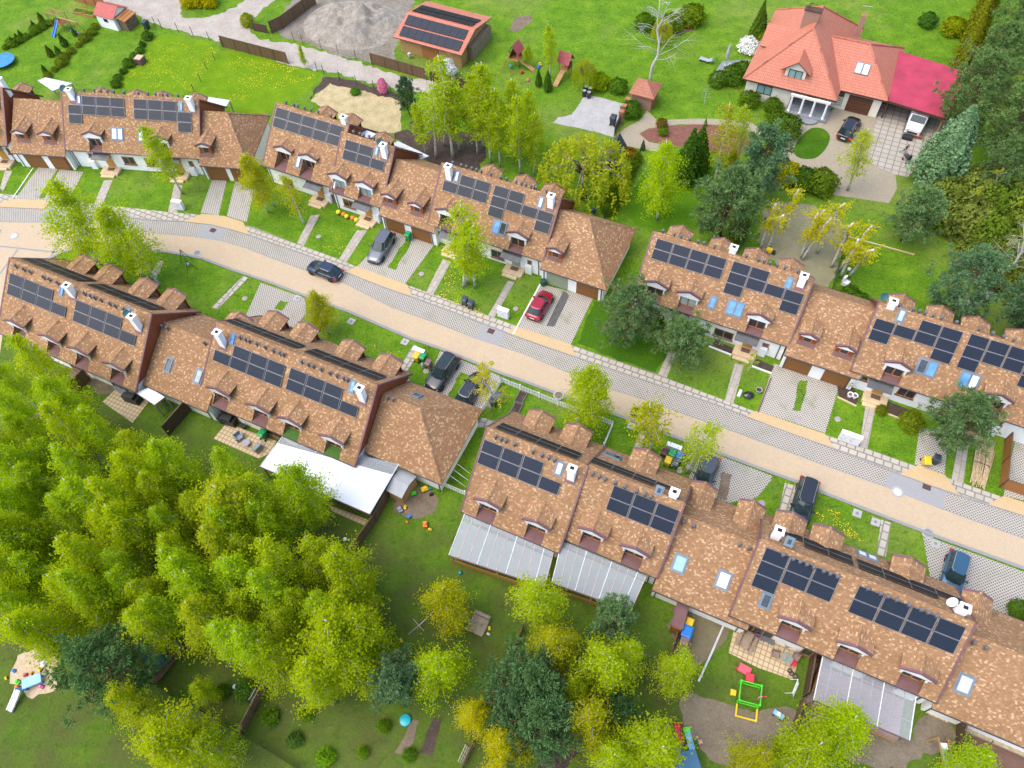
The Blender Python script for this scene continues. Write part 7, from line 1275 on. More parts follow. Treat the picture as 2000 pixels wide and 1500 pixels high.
walk = [((0, 0, .95), .13), ((.06, 0, 1.15), .125), ((.13, 0, 1.40), .13), ((.16, 0, 1.50), .055), ((.20, 0, 1.64), .06), ((.14, .19, 1.40), .055), ((.22, .24, 1.14), .042), ((.46, .19, 1.02), .034), ((.14, -.19, 1.40), .055), ((.22, -.24, 1.14), .042), ((.46, -.19, 1.02), .034), ((.0, .09, .90), .10), ((.20, .10, .52), .062), ((.24, .10, .10), .045), ((.40, .10, .04), .04), ((-.02, -.09, .90), .10), ((-.16, -.10, .52), .062), ((-.52, -.10, .28), .045), ((-.58, -.10, .12), .04)]
hd_ = heading(G(1763, 300), G(1772, 314)); person('person with short dark hair in a navy top and jeans pushing a pram across the slab yard', (1763, 303), hd_ + .15, walk, [SKIN, NAVYT, JEANS, SHOE])['label'] = 'person with dark hair in navy top and jeans pushing a pram'
pr = thing('baby_pram', 'brown and black baby pram on the slab yard', 'pram', G(1769, 315), hd_ + .1); BRN = M('brown_pram_fabric', (.10, .045, .035), .85)
mb = MB(); mb.rings([[(-.38, -.2, .5), (.38, -.2, .5), (.38, .2, .5), (-.38, .2, .5)], [(-.46, -.25, .78), (.46, -.25, .78), (.46, .25, .78), (-.46, .25, .78)]]); mb.build('carrycot', BRN, pr); mb = MB(); rs = []
for k in range(6): a = math.pi * .5 * k / 5; rs.append([(.42 - .5 * math.sin(a) * .9, -.25, .78), (.42 - .45 * math.sin(a), -.22, .78 + .33 * math.cos(a) * .9 + .05), (.42 - .45 * math.sin(a), .22, .78 + .33 * math.cos(a) * .9 + .05), (.42 - .5 * math.sin(a) * .9, .25, .78)])
mb.rings(rs); mb.build('hood', M('dark_teal_fabric', (.012, .05, .06), .8), pr); mb = MB(); mb.tube([(-.4, -.2, .5), (-.62, -.2, 1.0), (-.62, .2, 1.0), (-.4, .2, .5)], .018, 5); mb.build('handle', RAIL, pr); mb = MB()
for s in (-1, 1): mb.tube([(-.35, s * .24, .15), (.3, s * .2, .5)], .016, 5); mb.tube([(.38, s * .24, .13), (-.3, s * .2, .5)], .016, 5)
mb.build('chassis', RAIL, pr)
for x, rr in ((-.36, .15), (.4, .11)):
    for s in (-1, 1): mb = MB(); mb.lathe([(.03, -.02), (rr, -.025), (rr, .025), (.03, .02)], 14, T=Matrix.Translation((x, s * .27, rr)) @ Matrix.Rotation(R(90), 4, 'X')); mb.build('wheel', TYRE, pr)
bend = [((0, 0, .62), .14), ((.16, 0, .76), .13), ((.38, 0, .86), .13), ((.47, 0, .87), .055), ((.60, 0, .86), .06), ((.38, .19, .84), .055), ((.50, .22, .60), .042), ((.62, .16, .38), .034), ((.38, -.19, .84), .055), ((.50, -.22, .60), .042), ((.62, -.16, .38), .034), ((.02, .10, .58), .10), ((.38, .13, .42), .062), ((.12, .12, .10), .045), ((.27, .12, .04), .04), ((.02, -.10, .58), .10), ((.38, -.13, .42), .062), ((.12, -.12, .10), .045), ((.27, -.12, .04), .04)]
person('person with dark hair crouching in pale clothes in front of the timber barn', (799, 112), R(-60), bend, [SKIN, PALET, PALET, SHOE])
# ------------------------------------------------------------------ trees and shrubs
def mk_leaf(name, hi, lo, tr=.35, hue=.06):
    m = bpy.data.materials.new(name); m.use_nodes = True; nt = m.node_tree; nt.nodes.remove(nt.nodes['Principled BSDF'])
    out = nt.nodes['Material Output']; oi = N(nt, 'ShaderNodeObjectInfo'); geo = N(nt, 'ShaderNodeNewGeometry')
    f = noise(nt, opos(nt), .9, 3, .6); r = geo.outputs['Random Per Island']
    c = mix(nt, math_(nt, 'ADD', math_(nt, 'MULTIPLY', r, .65), math_(nt, 'MULTIPLY', f, .35)), lo, hi)
    c = mix(nt, 1.0, c, oi.outputs['Color'], 'MULTIPLY')
    d = N(nt, 'ShaderNodeBsdfDiffuse'); t = N(nt, 'ShaderNodeBsdfTranslucent'); mx = N(nt, 'ShaderNodeMixShader'); mx.inputs[0].default_value = tr
    nt.links.new(c, d.inputs[0]); nt.links.new(mix(nt, 1.0, c, (1.15, 1.2, .6), 'MULTIPLY'), t.inputs[0]); nt.links.new(d.outputs[0], mx.inputs[1]); nt.links.new(t.outputs[0], mx.inputs[2]); nt.links.new(mx.outputs[0], out.inputs[0]); return m
LEAF = mk_leaf('spring_leaves', (.54, .62, .02), (.32, .42, .01), .58)
NEED = mk_leaf('pine_needles', (.19, .30, .105), (.065, .135, .045), .2)
DENSE = mk_leaf('dense_foliage', (.15, .23, .022), (.05, .10, .012), .2)
def mk_birch_bark():
    m, nt, b = nmat('white_birch_bark'); p = opos(nt); s = sepxyz(nt, p)
    f = noise(nt, comb(nt, math_(nt, 'MULTIPLY', s[0], .8), math_(nt, 'MULTIPLY', s[1], .8), math_(nt, 'MULTIPLY', s[2], 3.5)), 1.6, 4, .6)
    c = ramp(nt, f, [(.36, (.06, .055, .05)), (.47, (.50, .48, .43)), (.7, (.66, .64, .59))])
    nt.links.new(c, b.inputs['Base Color']); b.inputs['Roughness'].default_value = .85; return m
BIRCHB = mk_birch_bark()
PINEB = M('orange_brown_pine_bark', (.20, .10, .055), .9, var=.4, vs=4)
GREYB = M('grey_brown_bark', (.16, .13, .105), .9, var=.35, vs=4)
PALEB = M('pale_dead_bark', (.50, .48, .44), .85, var=.2, vs=3)
def rdir(rn):
    z = rn.uniform(-1, 1); a = rn.uniform(0, 2 * math.pi); r = math.sqrt(1 - z * z); return Vector((r * math.cos(a), r * math.sin(a), z))
def leafq(mb, p, s, rn, n=None, asp=1.0):
    n = n or rdir(rn); e = n.cross(rdir(rn)); e = e.normalized() if e.length > 1e-3 else Vector((1, 0, 0)); f = n.cross(e)
    e = e * s; f = f * (s * asp)
    mb.face([p - e - f * .5, p + e * .3 - f, p + e, p + f * .9 - e * .2] if rn.random() < .5 else [p - e, p - f, p + e * .9, p + f])
class Kind: pass
KINDS = {}
def crown_profile(kind, t):
    """relative radius at relative crown height t (0 base, 1 top)"""
    if kind == 'birch': return max(.06, min(1, .55 + 1.7 * t) * (1 - t) ** .42)
    if kind == 'tall': return max(.07, min(1, .55 + 1.4 * t) * (1 - t) ** .42)
    if kind == 'cone': return max(.05, (1 - t) ** .8 * min(1, t * 6 + .35))
    if kind == 'thuja': return max(.08, (1 - t ** 1.7) * min(1, t * 5 + .6))
    if kind == 'ball': return max(.1, math.sqrt(max(0, 1 - (2 * t - .85) ** 2 / 1.35)))
    return 1
def mk_birch(seed, H=10.0, Rr=2.4, z0=.28, nl=70, leaves=95, prof='birch', droop=.45, bark=None, leafm=None, ls=.068, forks=1, dens=1.4, bw=.13, lean=.5):
    """trunk with limbs, sprays of small leaves hung along twigs"""
    rn = random.Random(seed); tr = MB(); cr = MB()
    stems = []
    for k in range(forks):
        dx, dy = (rn.uniform(-1, 1) * lean, rn.uniform(-1, 1) * lean); pts = []; bx = (k * .35, (k % 2) * .3)
        for i in range(9):
            t = i / 8; pts.append(Vector((bx[0] + dx * t * (1 + .6 * t) + rn.uniform(-.1, .1) * t, bx[1] + dy * t * (1 + .6 * t) + rn.uniform(-.1, .1) * t, H * t * (1 - .08 * k))))
        tr.tube(pts, [bw * (1 - .88 * i / 8) + .012 for i in range(9)], 6); stems.append(pts)
    def at(pts, t): f = t * 8; i = min(7, int(f)); return pts[i].lerp(pts[i + 1], f - i)
    for j in range(nl):
        pts = stems[j % forks]; t = z0 + (1 - z0) * ((j + rn.random()) / nl) ** .9; t = min(t, .985)
        base = at(pts, t * .96); ct = (t - z0) / (1 - z0); rad = Rr * crown_profile(prof, ct) * rn.uniform(.38, 1.28)
        a = j * 2.4 + rn.uniform(-.9, .9); up = rn.uniform(.15, .75) * (1 if prof != 'thuja' else 1.5)
        d = Vector((math.cos(a), math.sin(a), 0)); tip = base + d * rad + Vector((0, 0, rad * up - droop * rad * .9))
        mid = base + d * rad * .5 + Vector((0, 0, rad * up * .55))
        tr.tube([base, mid, tip], [.026 * (1.2 - t) + .008, .011, .004], 4)
        n = int(leaves * dens * (.35 + rad / Rr * .8))
        cl = []
        for q in range(rn.randint(3, 5)):
            s = rn.uniform(.3, 1.05); c = (base.lerp(mid, s * 2) if s < .5 else mid.lerp(tip, s * 2 - 1)); cl.append(c + rdir(rn) * rad * .16)
        for q in range(n):
            c = rn.choice(cl); g = Vector((rn.gauss(0, 1), rn.gauss(0, 1), rn.gauss(0, 1.0))) * (.10 + rad * .095)
            p = c + g; p.z -= droop * abs(rn.gauss(0, 1)) * rad * .25
            leafq(cr, p, ls * rn.uniform(.6, 1.35), rn)
    k = Kind(); k.H = H; k.trunk = tr.build('trunk', bark or BIRCHB, smooth=True); k.crown = cr.build('crown', leafm or LEAF); return k
def mk_pine(seed, H=8.0, Rr=3.0, z0=.2, nl=80, needles=165, ls=.16, leafm=None):
    rn = random.Random(seed); tr = MB(); cr = MB(); pts = []
    dx, dy = rn.uniform(-.5, .5), rn.uniform(-.5, .5)
    for i in range(8): t = i / 7; pts.append(Vector((dx * t + rn.uniform(-.08, .08), dy * t + rn.uniform(-.08, .08), H * t)))
    tr.tube(pts, [.17 * (1 - .85 * i / 7) + .015 for i in range(8)], 7)
    for j in range(nl):
        t = z0 + (1 - z0) * (j + rn.random()) / nl; t = min(t, .98); f = t * 7; i = min(6, int(f)); base = pts[i].lerp(pts[i + 1], f - i)
        ct = (t - z0) / (1 - z0); rad = Rr * max(.12, math.sin(math.pi * min(1, ct * .74 + .26)) ** .7) * rn.uniform(.5, 1.12); a = j * 2.4 + rn.uniform(-.6, .6)
        d = Vector((math.cos(a), math.sin(a), 0)); tip = base + d * rad + Vector((0, 0, rad * rn.uniform(.05, .5))); mid = base + d * rad * .5 + Vector((0, 0, rad * .08))
        tr.tube([base, mid, tip], [.05 * (1.2 - t) + .012, .025, .01], 4)
        for q in range(rn.randint(4, 6)):      # tufts of needles at the twig ends
            s = rn.uniform(.35, 1.05); c = (base.lerp(mid, s * 2) if s < .5 else mid.lerp(tip, s * 2 - 1)) + rdir(rn) * rad * .14
            ax = (d * .6 + Vector((0, 0, .8)) + rdir(rn) * .6).normalized()
            for w_ in range(int(needles / 5)):
                o = rdir(rn); o = (o + ax * .8).normalized(); p = c + o * rn.uniform(.1, .32); e = o.cross(rdir(rn)).normalized() * .042; L_ = o * ls * rn.uniform(.8, 1.6)
                cr.face([p - e, p + e, p + L_ + e * .6, p + L_ - e * .6])
    k = Kind(); k.H = H; k.trunk = tr.build('trunk', PINEB, smooth=True); k.crown = cr.build('crown', leafm or NEED); return k
def mk_dense(seed, H, Rr, prof, n=5200, ls=.09, leafm=None, lobes=0, z0=.03, bark=None):
    """clipped or naturally dense shrub / conifer: shell of leaf clumps round a short stem"""
    rn = random.Random(seed); tr = MB(); cr = MB(); tr.tube([(0, 0, 0), (0, 0, H * .55)], [.09, .03], 6)
    for q in range(7): a = q * 2.4; tr.tube([(0, 0, H * (.1 + .06 * q)), (math.cos(a) * Rr * .6, math.sin(a) * Rr * .6, H * (.25 + .08 * q))], [.03, .008], 4)
    ph = [rn.uniform(0, 6.28) for _ in range(6)]
    for q in range(n):
        t = rn.random() ** .9; a = rn.uniform(0, 2 * math.pi)
        wob = 1 + .14 * math.sin(3 * a + ph[0] + t * 7) + .10 * math.sin(7 * a + ph[1] - t * 13) + .07 * math.sin(13 * a + ph[2] + t * 29)
        r = Rr * crown_profile(prof, t) * wob * (rn.uniform(.55, 1.0) ** .5 + abs(rn.gauss(0, .05)))
        p = Vector((r * math.cos(a), r * math.sin(a), H * (z0 + (1 - z0) * t) + rn.gauss(0, .04)))
        nrm = (Vector((math.cos(a), math.sin(a), .5)) + rdir(rn) * .9).normalized(); leafq(cr, p, ls * rn.uniform(.6, 1.3), rn, nrm)
    k = Kind(); k.H = H; k.trunk = tr.build('stem', bark or GREYB); k.crown = cr.build('foliage', leafm or DENSE); return k
def mk_willow(seed, H=7.5, Rr=4.0):
    rn = random.Random(seed); tr = MB(); cr = MB(); tr.tube([(0, 0, 0), (.1, 0, H * .35), (.2, .1, H * .6)], [.3, .22, .12], 8)
    for j in range(150):
        a = rn.uniform(0, 6.28); el = rn.uniform(.1, 1.0); r = Rr * math.sqrt(rn.random()) * .95; top = Vector((r * math.cos(a), r * math.sin(a), H * (1 - .42 * (r / Rr) ** 2) * rn.uniform(.88, 1.02)))
        if j < 26: tr.tube([(.1, 0, H * .4), Vector((top.x * .5, top.y * .5, H * .72)), top], [.09, .05, .02], 5)
        ln = rn.uniform(.35, .8) * top.z; out = Vector((math.cos(a), math.sin(a), 0))
        for q in range(44):
            s = rn.random(); p = top + out * s * .5 + Vector((rn.gauss(0, .10), rn.gauss(0, .10), -ln * s)); nrm = (rdir(rn) + out * .6); nrm.normalize(); leafq(cr, p, .085 * rn.uniform(.6, 1.3), rn, nrm, 1.6)
    k = Kind(); k.H = H; k.trunk = tr.build('trunk', GREYB, smooth=True); k.crown = cr.build('crown', LEAF); return k
def mk_bare(seed, H=9.0, Rr=2.6, bark=None, leaves=0):
    rn = random.Random(seed); tr = MB(); cr = MB(); pts = [Vector((rn.uniform(-.12, .12) * i, rn.uniform(-.12, .12) * i, H * i / 8)) for i in range(9)]
    tr.tube(pts, [.14 * (1 - .85 * i / 8) + .012 for i in range(9)], 6)
    for j in range(24):
        t = rn.uniform(.3, .97); i = int(t * 8); base = pts[i].lerp(pts[min(8, i + 1)], t * 8 - i); a = rn.uniform(0, 6.28); rad = Rr * (1.15 - t) * rn.uniform(.7, 1.3) + .3; d = Vector((math.cos(a), math.sin(a), 0))
        mid = base + d * rad * .5 + Vector((rn.gauss(0, .12), rn.gauss(0, .12), rad * .35)); tip = base + d * rad + Vector((0, 0, rad * rn.uniform(.4, 1.0))); tr.tube([base, mid, tip], [.035 * (1.3 - t), .018, .005], 4)
        for q in range(7):
            c = base.lerp(tip, rn.uniform(.4, .9)); e = c + (d + rdir(rn) * .9) * rad * .35; tr.tube([c, (c + e) / 2 + rdir(rn) * .12, e], [.010, .006, .003], 3)
            for _ in range(leaves): p = c.lerp(e, rn.random()) + rdir(rn) * .18; leafq(cr, p, .08, rn)
    k = Kind(); k.H = H; k.trunk = tr.build('trunk', bark or PALEB, smooth=True); k.crown = cr.build('crown', LEAF) if cr.v else None; return k
def mk_pollard(seed, H=7.0, leaves=26):
    """tall birch stem sawn off at the top with thin regrowth"""
    rn = random.Random(seed); tr = MB(); cr = MB(); pts = [Vector((rn.uniform(-.05, .05) * i + .02 * i * i * rn.uniform(-.4, .4), rn.uniform(-.05, .05) * i, H * i / 6)) for i in range(7)]
    tr.tube(pts, [.17, .16, .15, .14, .13, .125, .11], 8)
    for j in range(34):
        t = rn.uniform(.38, 1.0); i = min(5, int(t * 6)); base = pts[i].lerp(pts[i + 1], t * 6 - i); a = rn.uniform(0, 6.28); rad = rn.uniform(.5, 1.5); d = Vector((math.cos(a), math.sin(a), rn.uniform(.1, .6))); tip = base + d * rad
        tr.tube([base, tip], [.02, .006], 3)
        for q in range(leaves): p = base.lerp(tip, rn.uniform(.25, 1.1)) + rdir(rn) * rn.uniform(.05, .35); leafq(cr, p, .085 * rn.uniform(.6, 1.3), rn)
    k = Kind(); k.H = H; k.trunk = tr.build('trunk', BIRCHB, smooth=True); k.crown = cr.build('crown', LEAF); return k
K = dict(B=[mk_birch(s, 10, 2.35, .2, 96, 92) for s in (1, 2, 3, 4)], T=[mk_birch(s, 12, 1.75, .26, 84, 80, 'tall', forks=1) for s in (11, 12, 13)],
         R=[mk_birch(s, 9, 2.5, .2, 92, 112, 'birch', .6, lean=.3) for s in (21, 22, 23)], S=[mk_birch(s, 9, 2.0, .3, 60, 42, 'birch', .4, dens=1.5) for s in (31, 32)],
         F=[mk_birch(41, 10, 2.0, .3, 64, 80, 'tall', forks=2, lean=.9)], P=[mk_pine(s, 8, 2.8) for s in (51, 52, 53)], D=[mk_pine(61, 9, 3.6, .15, 76, 170)],
         K=[mk_dense(71, 9, 2.6, 'cone', 9000, .12, NEED)], C=[mk_dense(81, 6, 1.1, 'thuja', 5000, .085)], O=[mk_dense(s, 1.6, 1.1, 'ball', 2600, .07) for s in (91, 92)],
         W=[mk_willow(101)], N=[mk_bare(111), mk_bare(112, 9, 2.2, None, 10)], L=[mk_pollard(s, 7) for s in (121, 122, 123)], Q=[mk_dense(131, 2.6, 1.9, 'ball', 3600, .10), mk_dense(132, 3.0, 2.0, 'ball', 3000, .12)])
_used = set()
def put(kind, xy, H, label, cat='tree', group=None, name='birch_tree', wr=1.0, tint=(1, 1, 1), rz=None, v=None, tilt=None):
    ks = K[kind]; rn = random.Random(int(abs(xy[0]) * 131 + abs(xy[1]) * 17)); k = ks[v if v is not None else rn.randrange(len(ks))]
    r = thing(name, label, cat, (xy[0], xy[1], 0), rn.uniform(0, 6.28) if rz is None else rz, group)
    s = H / k.H; r.scale = (s * wr, s * wr, s)
    if tilt: r.rotation_euler = (tilt[0], tilt[1], r.rotation_euler[2])
    for o in (k.trunk, k.crown):
        if o is None: continue
        if o in _used: c = o.copy(); COL.objects.link(c)
        else: c = o; _used.add(o)
        c.parent = r; j = rn.uniform(.93, 1.07); c.color = (tint[0] * j, tint[1] * j, tint[2], 1)
    return r
def base(x, y): return G(x, y, 0)
def top(x, y, z): return G(x, y, z)
LIME, OLIV, YEL, DARK, PALE = (1, 1, 1), (1.05, .86, .9), (1.35, 1.02, .7), (.62, .72, .9), (1.05, 1.05, 1.6)
def rm_(t, c):
    for o in t.children:
        if o.name.startswith(('foliage', 'crown')): o.material_slots[0].link = 'OBJECT'; o.material_slots[0].material = M('blossom_%d' % int(c[1] * 100), c, .8, var=.2, vs=5)
SB = 'street birches'
put('B', base(200, 522), 12.5, 'leafy birch beside the junction, left one of the pair leaning over the road', 'tree', SB, wr=1.15)
put('B', base(283, 545), 12, 'leafy birch beside the junction, right one of the pair leaning over the road', 'tree', SB, wr=1.15)
put('S', base(312, 560), 10, 'thin half bare birch behind the junction pair', 'tree', SB)
put('T', base(357, 379), 10.5, 'tall slim birch standing against the white house front, upper row', 'tree', SB, wr=1.25)
put('B', base(525, 415), 9.5, 'drooping yellow-green birch group at the hip ended garage', 'tree', SB, wr=1.0, tint=OLIV)
put('S', base(535, 402), 8, 'thin birch behind the drooping one at the hip ended garage', 'tree', SB, tint=LIME)
put('S', base(594, 438), 7.5, 'small sparse birch in front of the set back half house', 'tree', SB, tint=OLIV)
put('F', base(913, 555), 11.5, 'twin stemmed tall birch on the lawn with two dark bins, left of the pair', 'tree', SB, wr=1.15)
put('T', base(928, 562), 10.5, 'tall birch on the lawn with two dark bins, right of the pair', 'tree', SB, wr=1.25)
put('R', base(642, 652), 6.5, 'low round birch beside the lower drive by the road', 'tree', SB, wr=1.0, tint=OLIV)
put('N', base(959, 803), 8.5, 'nearly leafless birch beside the white picket fence and the dark car', 'tree', SB, tint=YEL, v=1, wr=.9)
put('R', base(1142, 838), 10.5, 'bright round birch standing inside the white picket fence', 'tree', SB, wr=.95)
put('S', base(1271, 881), 9.5, 'sparse olive birch beside the row of coloured bins', 'tree', SB, wr=1.25, tint=OLIV)
put('S', base(1341, 924), 9.5, 'birch at the edge of the lattice drive with the grey car', 'tree', SB, wr=1.0)
put('N', base(1461, 727), 3.2, 'small bare white stemmed tree by the sandstone doorstep', 'tree', v=1, wr=.8)
PN = 'pines'
put('D', base(1222, 668), 8.5, 'big bushy pine on the front lawn beside the hip ended garage', 'tree', PN, 'pine_tree', 1.08)
put('P', base(1328, 702), 6.3, 'smaller bushy pine on the front lawn beside a slab path', 'tree', PN, 'pine_tree', 1.35)
put('P', base(1838, 868), 8.0, 'bushy pine in front of the rightmost upper house', 'tree', PN, 'pine_tree', 1.1)
put('P', base(800, 225), 5.5, 'small dark pine at the corner of the dry straw garden', 'tree', PN, 'pine_tree', .8, DARK)
put('P', base(1404, 461), 10, 'tall pine between the villa garden and the upper row lawn', 'tree', PN, 'pine_tree', 1.1)
put('P', base(1478, 388), 9.5, 'blue-green pine beside the villa courtyard', 'tree', PN, 'pine_tree', 1.05, (.9, 1, 1.3))
put('D', base(1846, 628), 10, 'big blue-green pine over the garden behind the right upper house', 'tree', PN, 'pine_tree', 1.0, (.9, 1, 1.35))
put('P', base(1760, 470), 7.5, 'pale pine between the sawn birches and the slab yard', 'tree', PN, 'pine_tree', 1.1, (1.1, 1.1, 1.2))
put('P', base(1975, 650), 9, 'dark pine at the right edge behind the upper row', 'tree', PN, 'pine_tree', 1.1, (.8, .9, 1.1))
for i, (x, y, h, l) in enumerate(((1865, 265, 11, 'big pine overhanging the red carport roof'), (1945, 320, 11, 'wide pine behind the blue spruce'), (1905, 190, 10, 'pine beside the thuja hedge'), (1985, 250, 11, 'pine at the right edge above the spruce'), (1968, 110, 11, 'uppermost pine at the right edge'), (1925, 385, 8, 'low pine among the olive thickets right of the spruce'))):
    put('D', base(x, y), h, l, 'tree', PN, 'pine_tree', 1.0, (1.1, 1.08, .95))
put('K', base(1824, 352), 10.5, 'blue-grey spruce beside the slab yard', 'tree', None, 'spruce_tree', 1.15, (1.25, 1.25, 1.75))
BB = 'birches behind the upper row'
for i, (x, y, h, k) in enumerate(((852, 309, 11, 'S'), (885, 309, 13.5, 'S'), (832, 303, 8, 'T'), (897, 296, 11, 'T'), (868, 285, 9.5, 'S'), (933, 303, 12, 'T'), (959, 318, 14, 'T'), (977, 326, 11.5, 'T'), (1016, 340, 11.5, 'T'), (1043, 342, 9.5, 'T'), (945, 285, 12, 'T'), (1000, 300, 11, 'T'), (1030, 305, 10, 'T'))):
    put(k, base(x, y), h, ('slim lime birch in the dense clump behind the upper row', 'half bare white stemmed birch in the clump behind the upper row')[k == 'S'], 'tree', BB, wr=1.1 if k == 'T' else 1.0)
put('W', base(1140, 388), 8.5, 'golden weeping willow behind the hip ended garage', 'tree', None, 'willow_tree', 1.2, (1.02, .90, 2.0))
put('W', base(1140, 178), 5.0, 'small weeping tree beside the concrete drive pad', 'tree', None, 'willow_tree', .62, (1.0, .9, 1.2))
put('W', base(1290, 88), 4.0, 'small weeping tree by the round shrubs on the far lawn', 'tree', None, 'willow_tree', .7, (1.1, .9, 1.0))
put('N', base(1269, 171), 13, 'white leafless tree beside the small brick gatehouse', 'tree', None, 'bare_tree', 1.1, v=0)
put('T', base(1075, 152), 8, 'lime birch between the two play towers', 'tree', BB); put('R', base(1030, 132), 3.6, 'small lime tree beside the left play tower', 'tree', None, 'young_tree', .9)
put('R', base(790 + 30, 95), 3.2, 'young slender tree in front of the timber barn', 'tree', None, 'young_tree', .5, PALE)
put('R', base(597, 132), 3.4, 'young lime tree at the edge of the sandy track', 'tree', None, 'young_tree', .7)
put('R', base(1283, 430), 11.5, 'bright lime conical birch on the lawn behind the upper row', 'tree', BB, wr=.85, tint=(1.05, 1.1, .7), v=0)
for x, y, h, l in ((1338, 352, 7.5, 'tall dark thuja behind the lime birch, left of two'), (1356, 340, 7.0, 'tall dark thuja behind the lime birch, right of two')): put('C', base(x, y), h, l, 'tree', 'thujas', 'thuja_tree', 1.25, (.55, .75, .7))
put('S', base(1395, 357), 10.5, 'sparse birch above the bark bed', 'tree', BB, wr=1.0, tint=OLIV); put('S', base(1440, 322), 9, 'sparse birch nearest the villa', 'tree', BB, wr=1.0)
put('R', base(1420, 345), 4.0, 'low bushy green tree in the bark bed', 'tree', None, 'young_tree', 1.0, OLIV)
put('S', base(1655, 372), 9.5, 'pale sparse birch in front of the villa courtyard', 'tree', BB, wr=1.15, tint=(1.1, 1.0, 1.3))
for i, (b, t) in enumerate((((1485, 485), (1513, 397)), ((1499, 485), (1528, 418)), ((1529, 447), (1557, 370)), ((1564, 503), (1595, 415)), ((1569, 501), (1607, 409)), ((1566, 507), (1621, 425)), ((1595, 494), (1648, 395)), ((1623, 522), (1664, 434)), ((1637, 530), (1701, 439)), ((1640, 542), (1680, 470)), ((1657, 541), (1704, 485)))):
    B0 = base(*b); T0 = top(*t, 6.6); d = Vector((T0.x - B0.x, T0.y - B0.y, 6.6)); r = put('L', B0, d.length, 'sawn off white birch stem with thin regrowth behind the upper row', 'tree', 'sawn off birches', 'pollard_birch', 1.0, tint=YEL)
    q = Vector((0, 0, 1)).rotation_difference(d); r.rotation_euler = q.to_euler()
put('N', base(1938, 560), 11, 'tall bare grey tree leaning at the right edge', 'tree', None, 'bare_tree', 1.0, v=0)
for x, y, h in ((1872, 430, 5), (1912, 405, 5.5), (1948, 450, 5), (1982, 480, 6), (1895, 470, 4.5), (1935, 390, 5)): put('N', base(x, y), h, 'thin bare sapling sticking out of the olive thicket', 'tree', 'thicket saplings', 'bare_tree', .8, (1.1, 1, 1.4), v=1)
# thicket, hedge, shrubs
for i, (x, y, h) in enumerate(((1850, 405, 3.5), (1895, 395, 4), (1940, 420, 4), (1985, 400, 4.5), (1880, 450, 4), (1925, 470, 4), (1970, 470, 4), (1995, 520, 4), (1820, 420, 2.5), (1900, 520, 3), (1955, 540, 3.5), (1870, 375, 3), (1915, 440, 2.6), (1960, 385, 3), (1845, 440, 2.4), (1990, 445, 3), (1905, 490, 2.6), (1945, 500, 2.4), (1975, 555, 3), (1925, 545, 2.4))):
    put('Q', base(x, y), h, 'rough olive shrub in the thicket at the right', 'shrub', 'thicket shrubs', 'thicket_shrub', 1.05, ((1.5, 1.2, 1.6), (1.75, 1.3, 2.2), (1.2, 1.15, 1.0))[i % 3])
for i in range(10):
    t = i / 9; put('C', base(1868 + 62 * t, 150 - 150 * t), 5.5, 'golden thuja in the tall hedge beside the villa lawn', 'shrub', 'golden thuja hedge', 'thuja_tree', 1.35, (1.75, 1.15, .6))
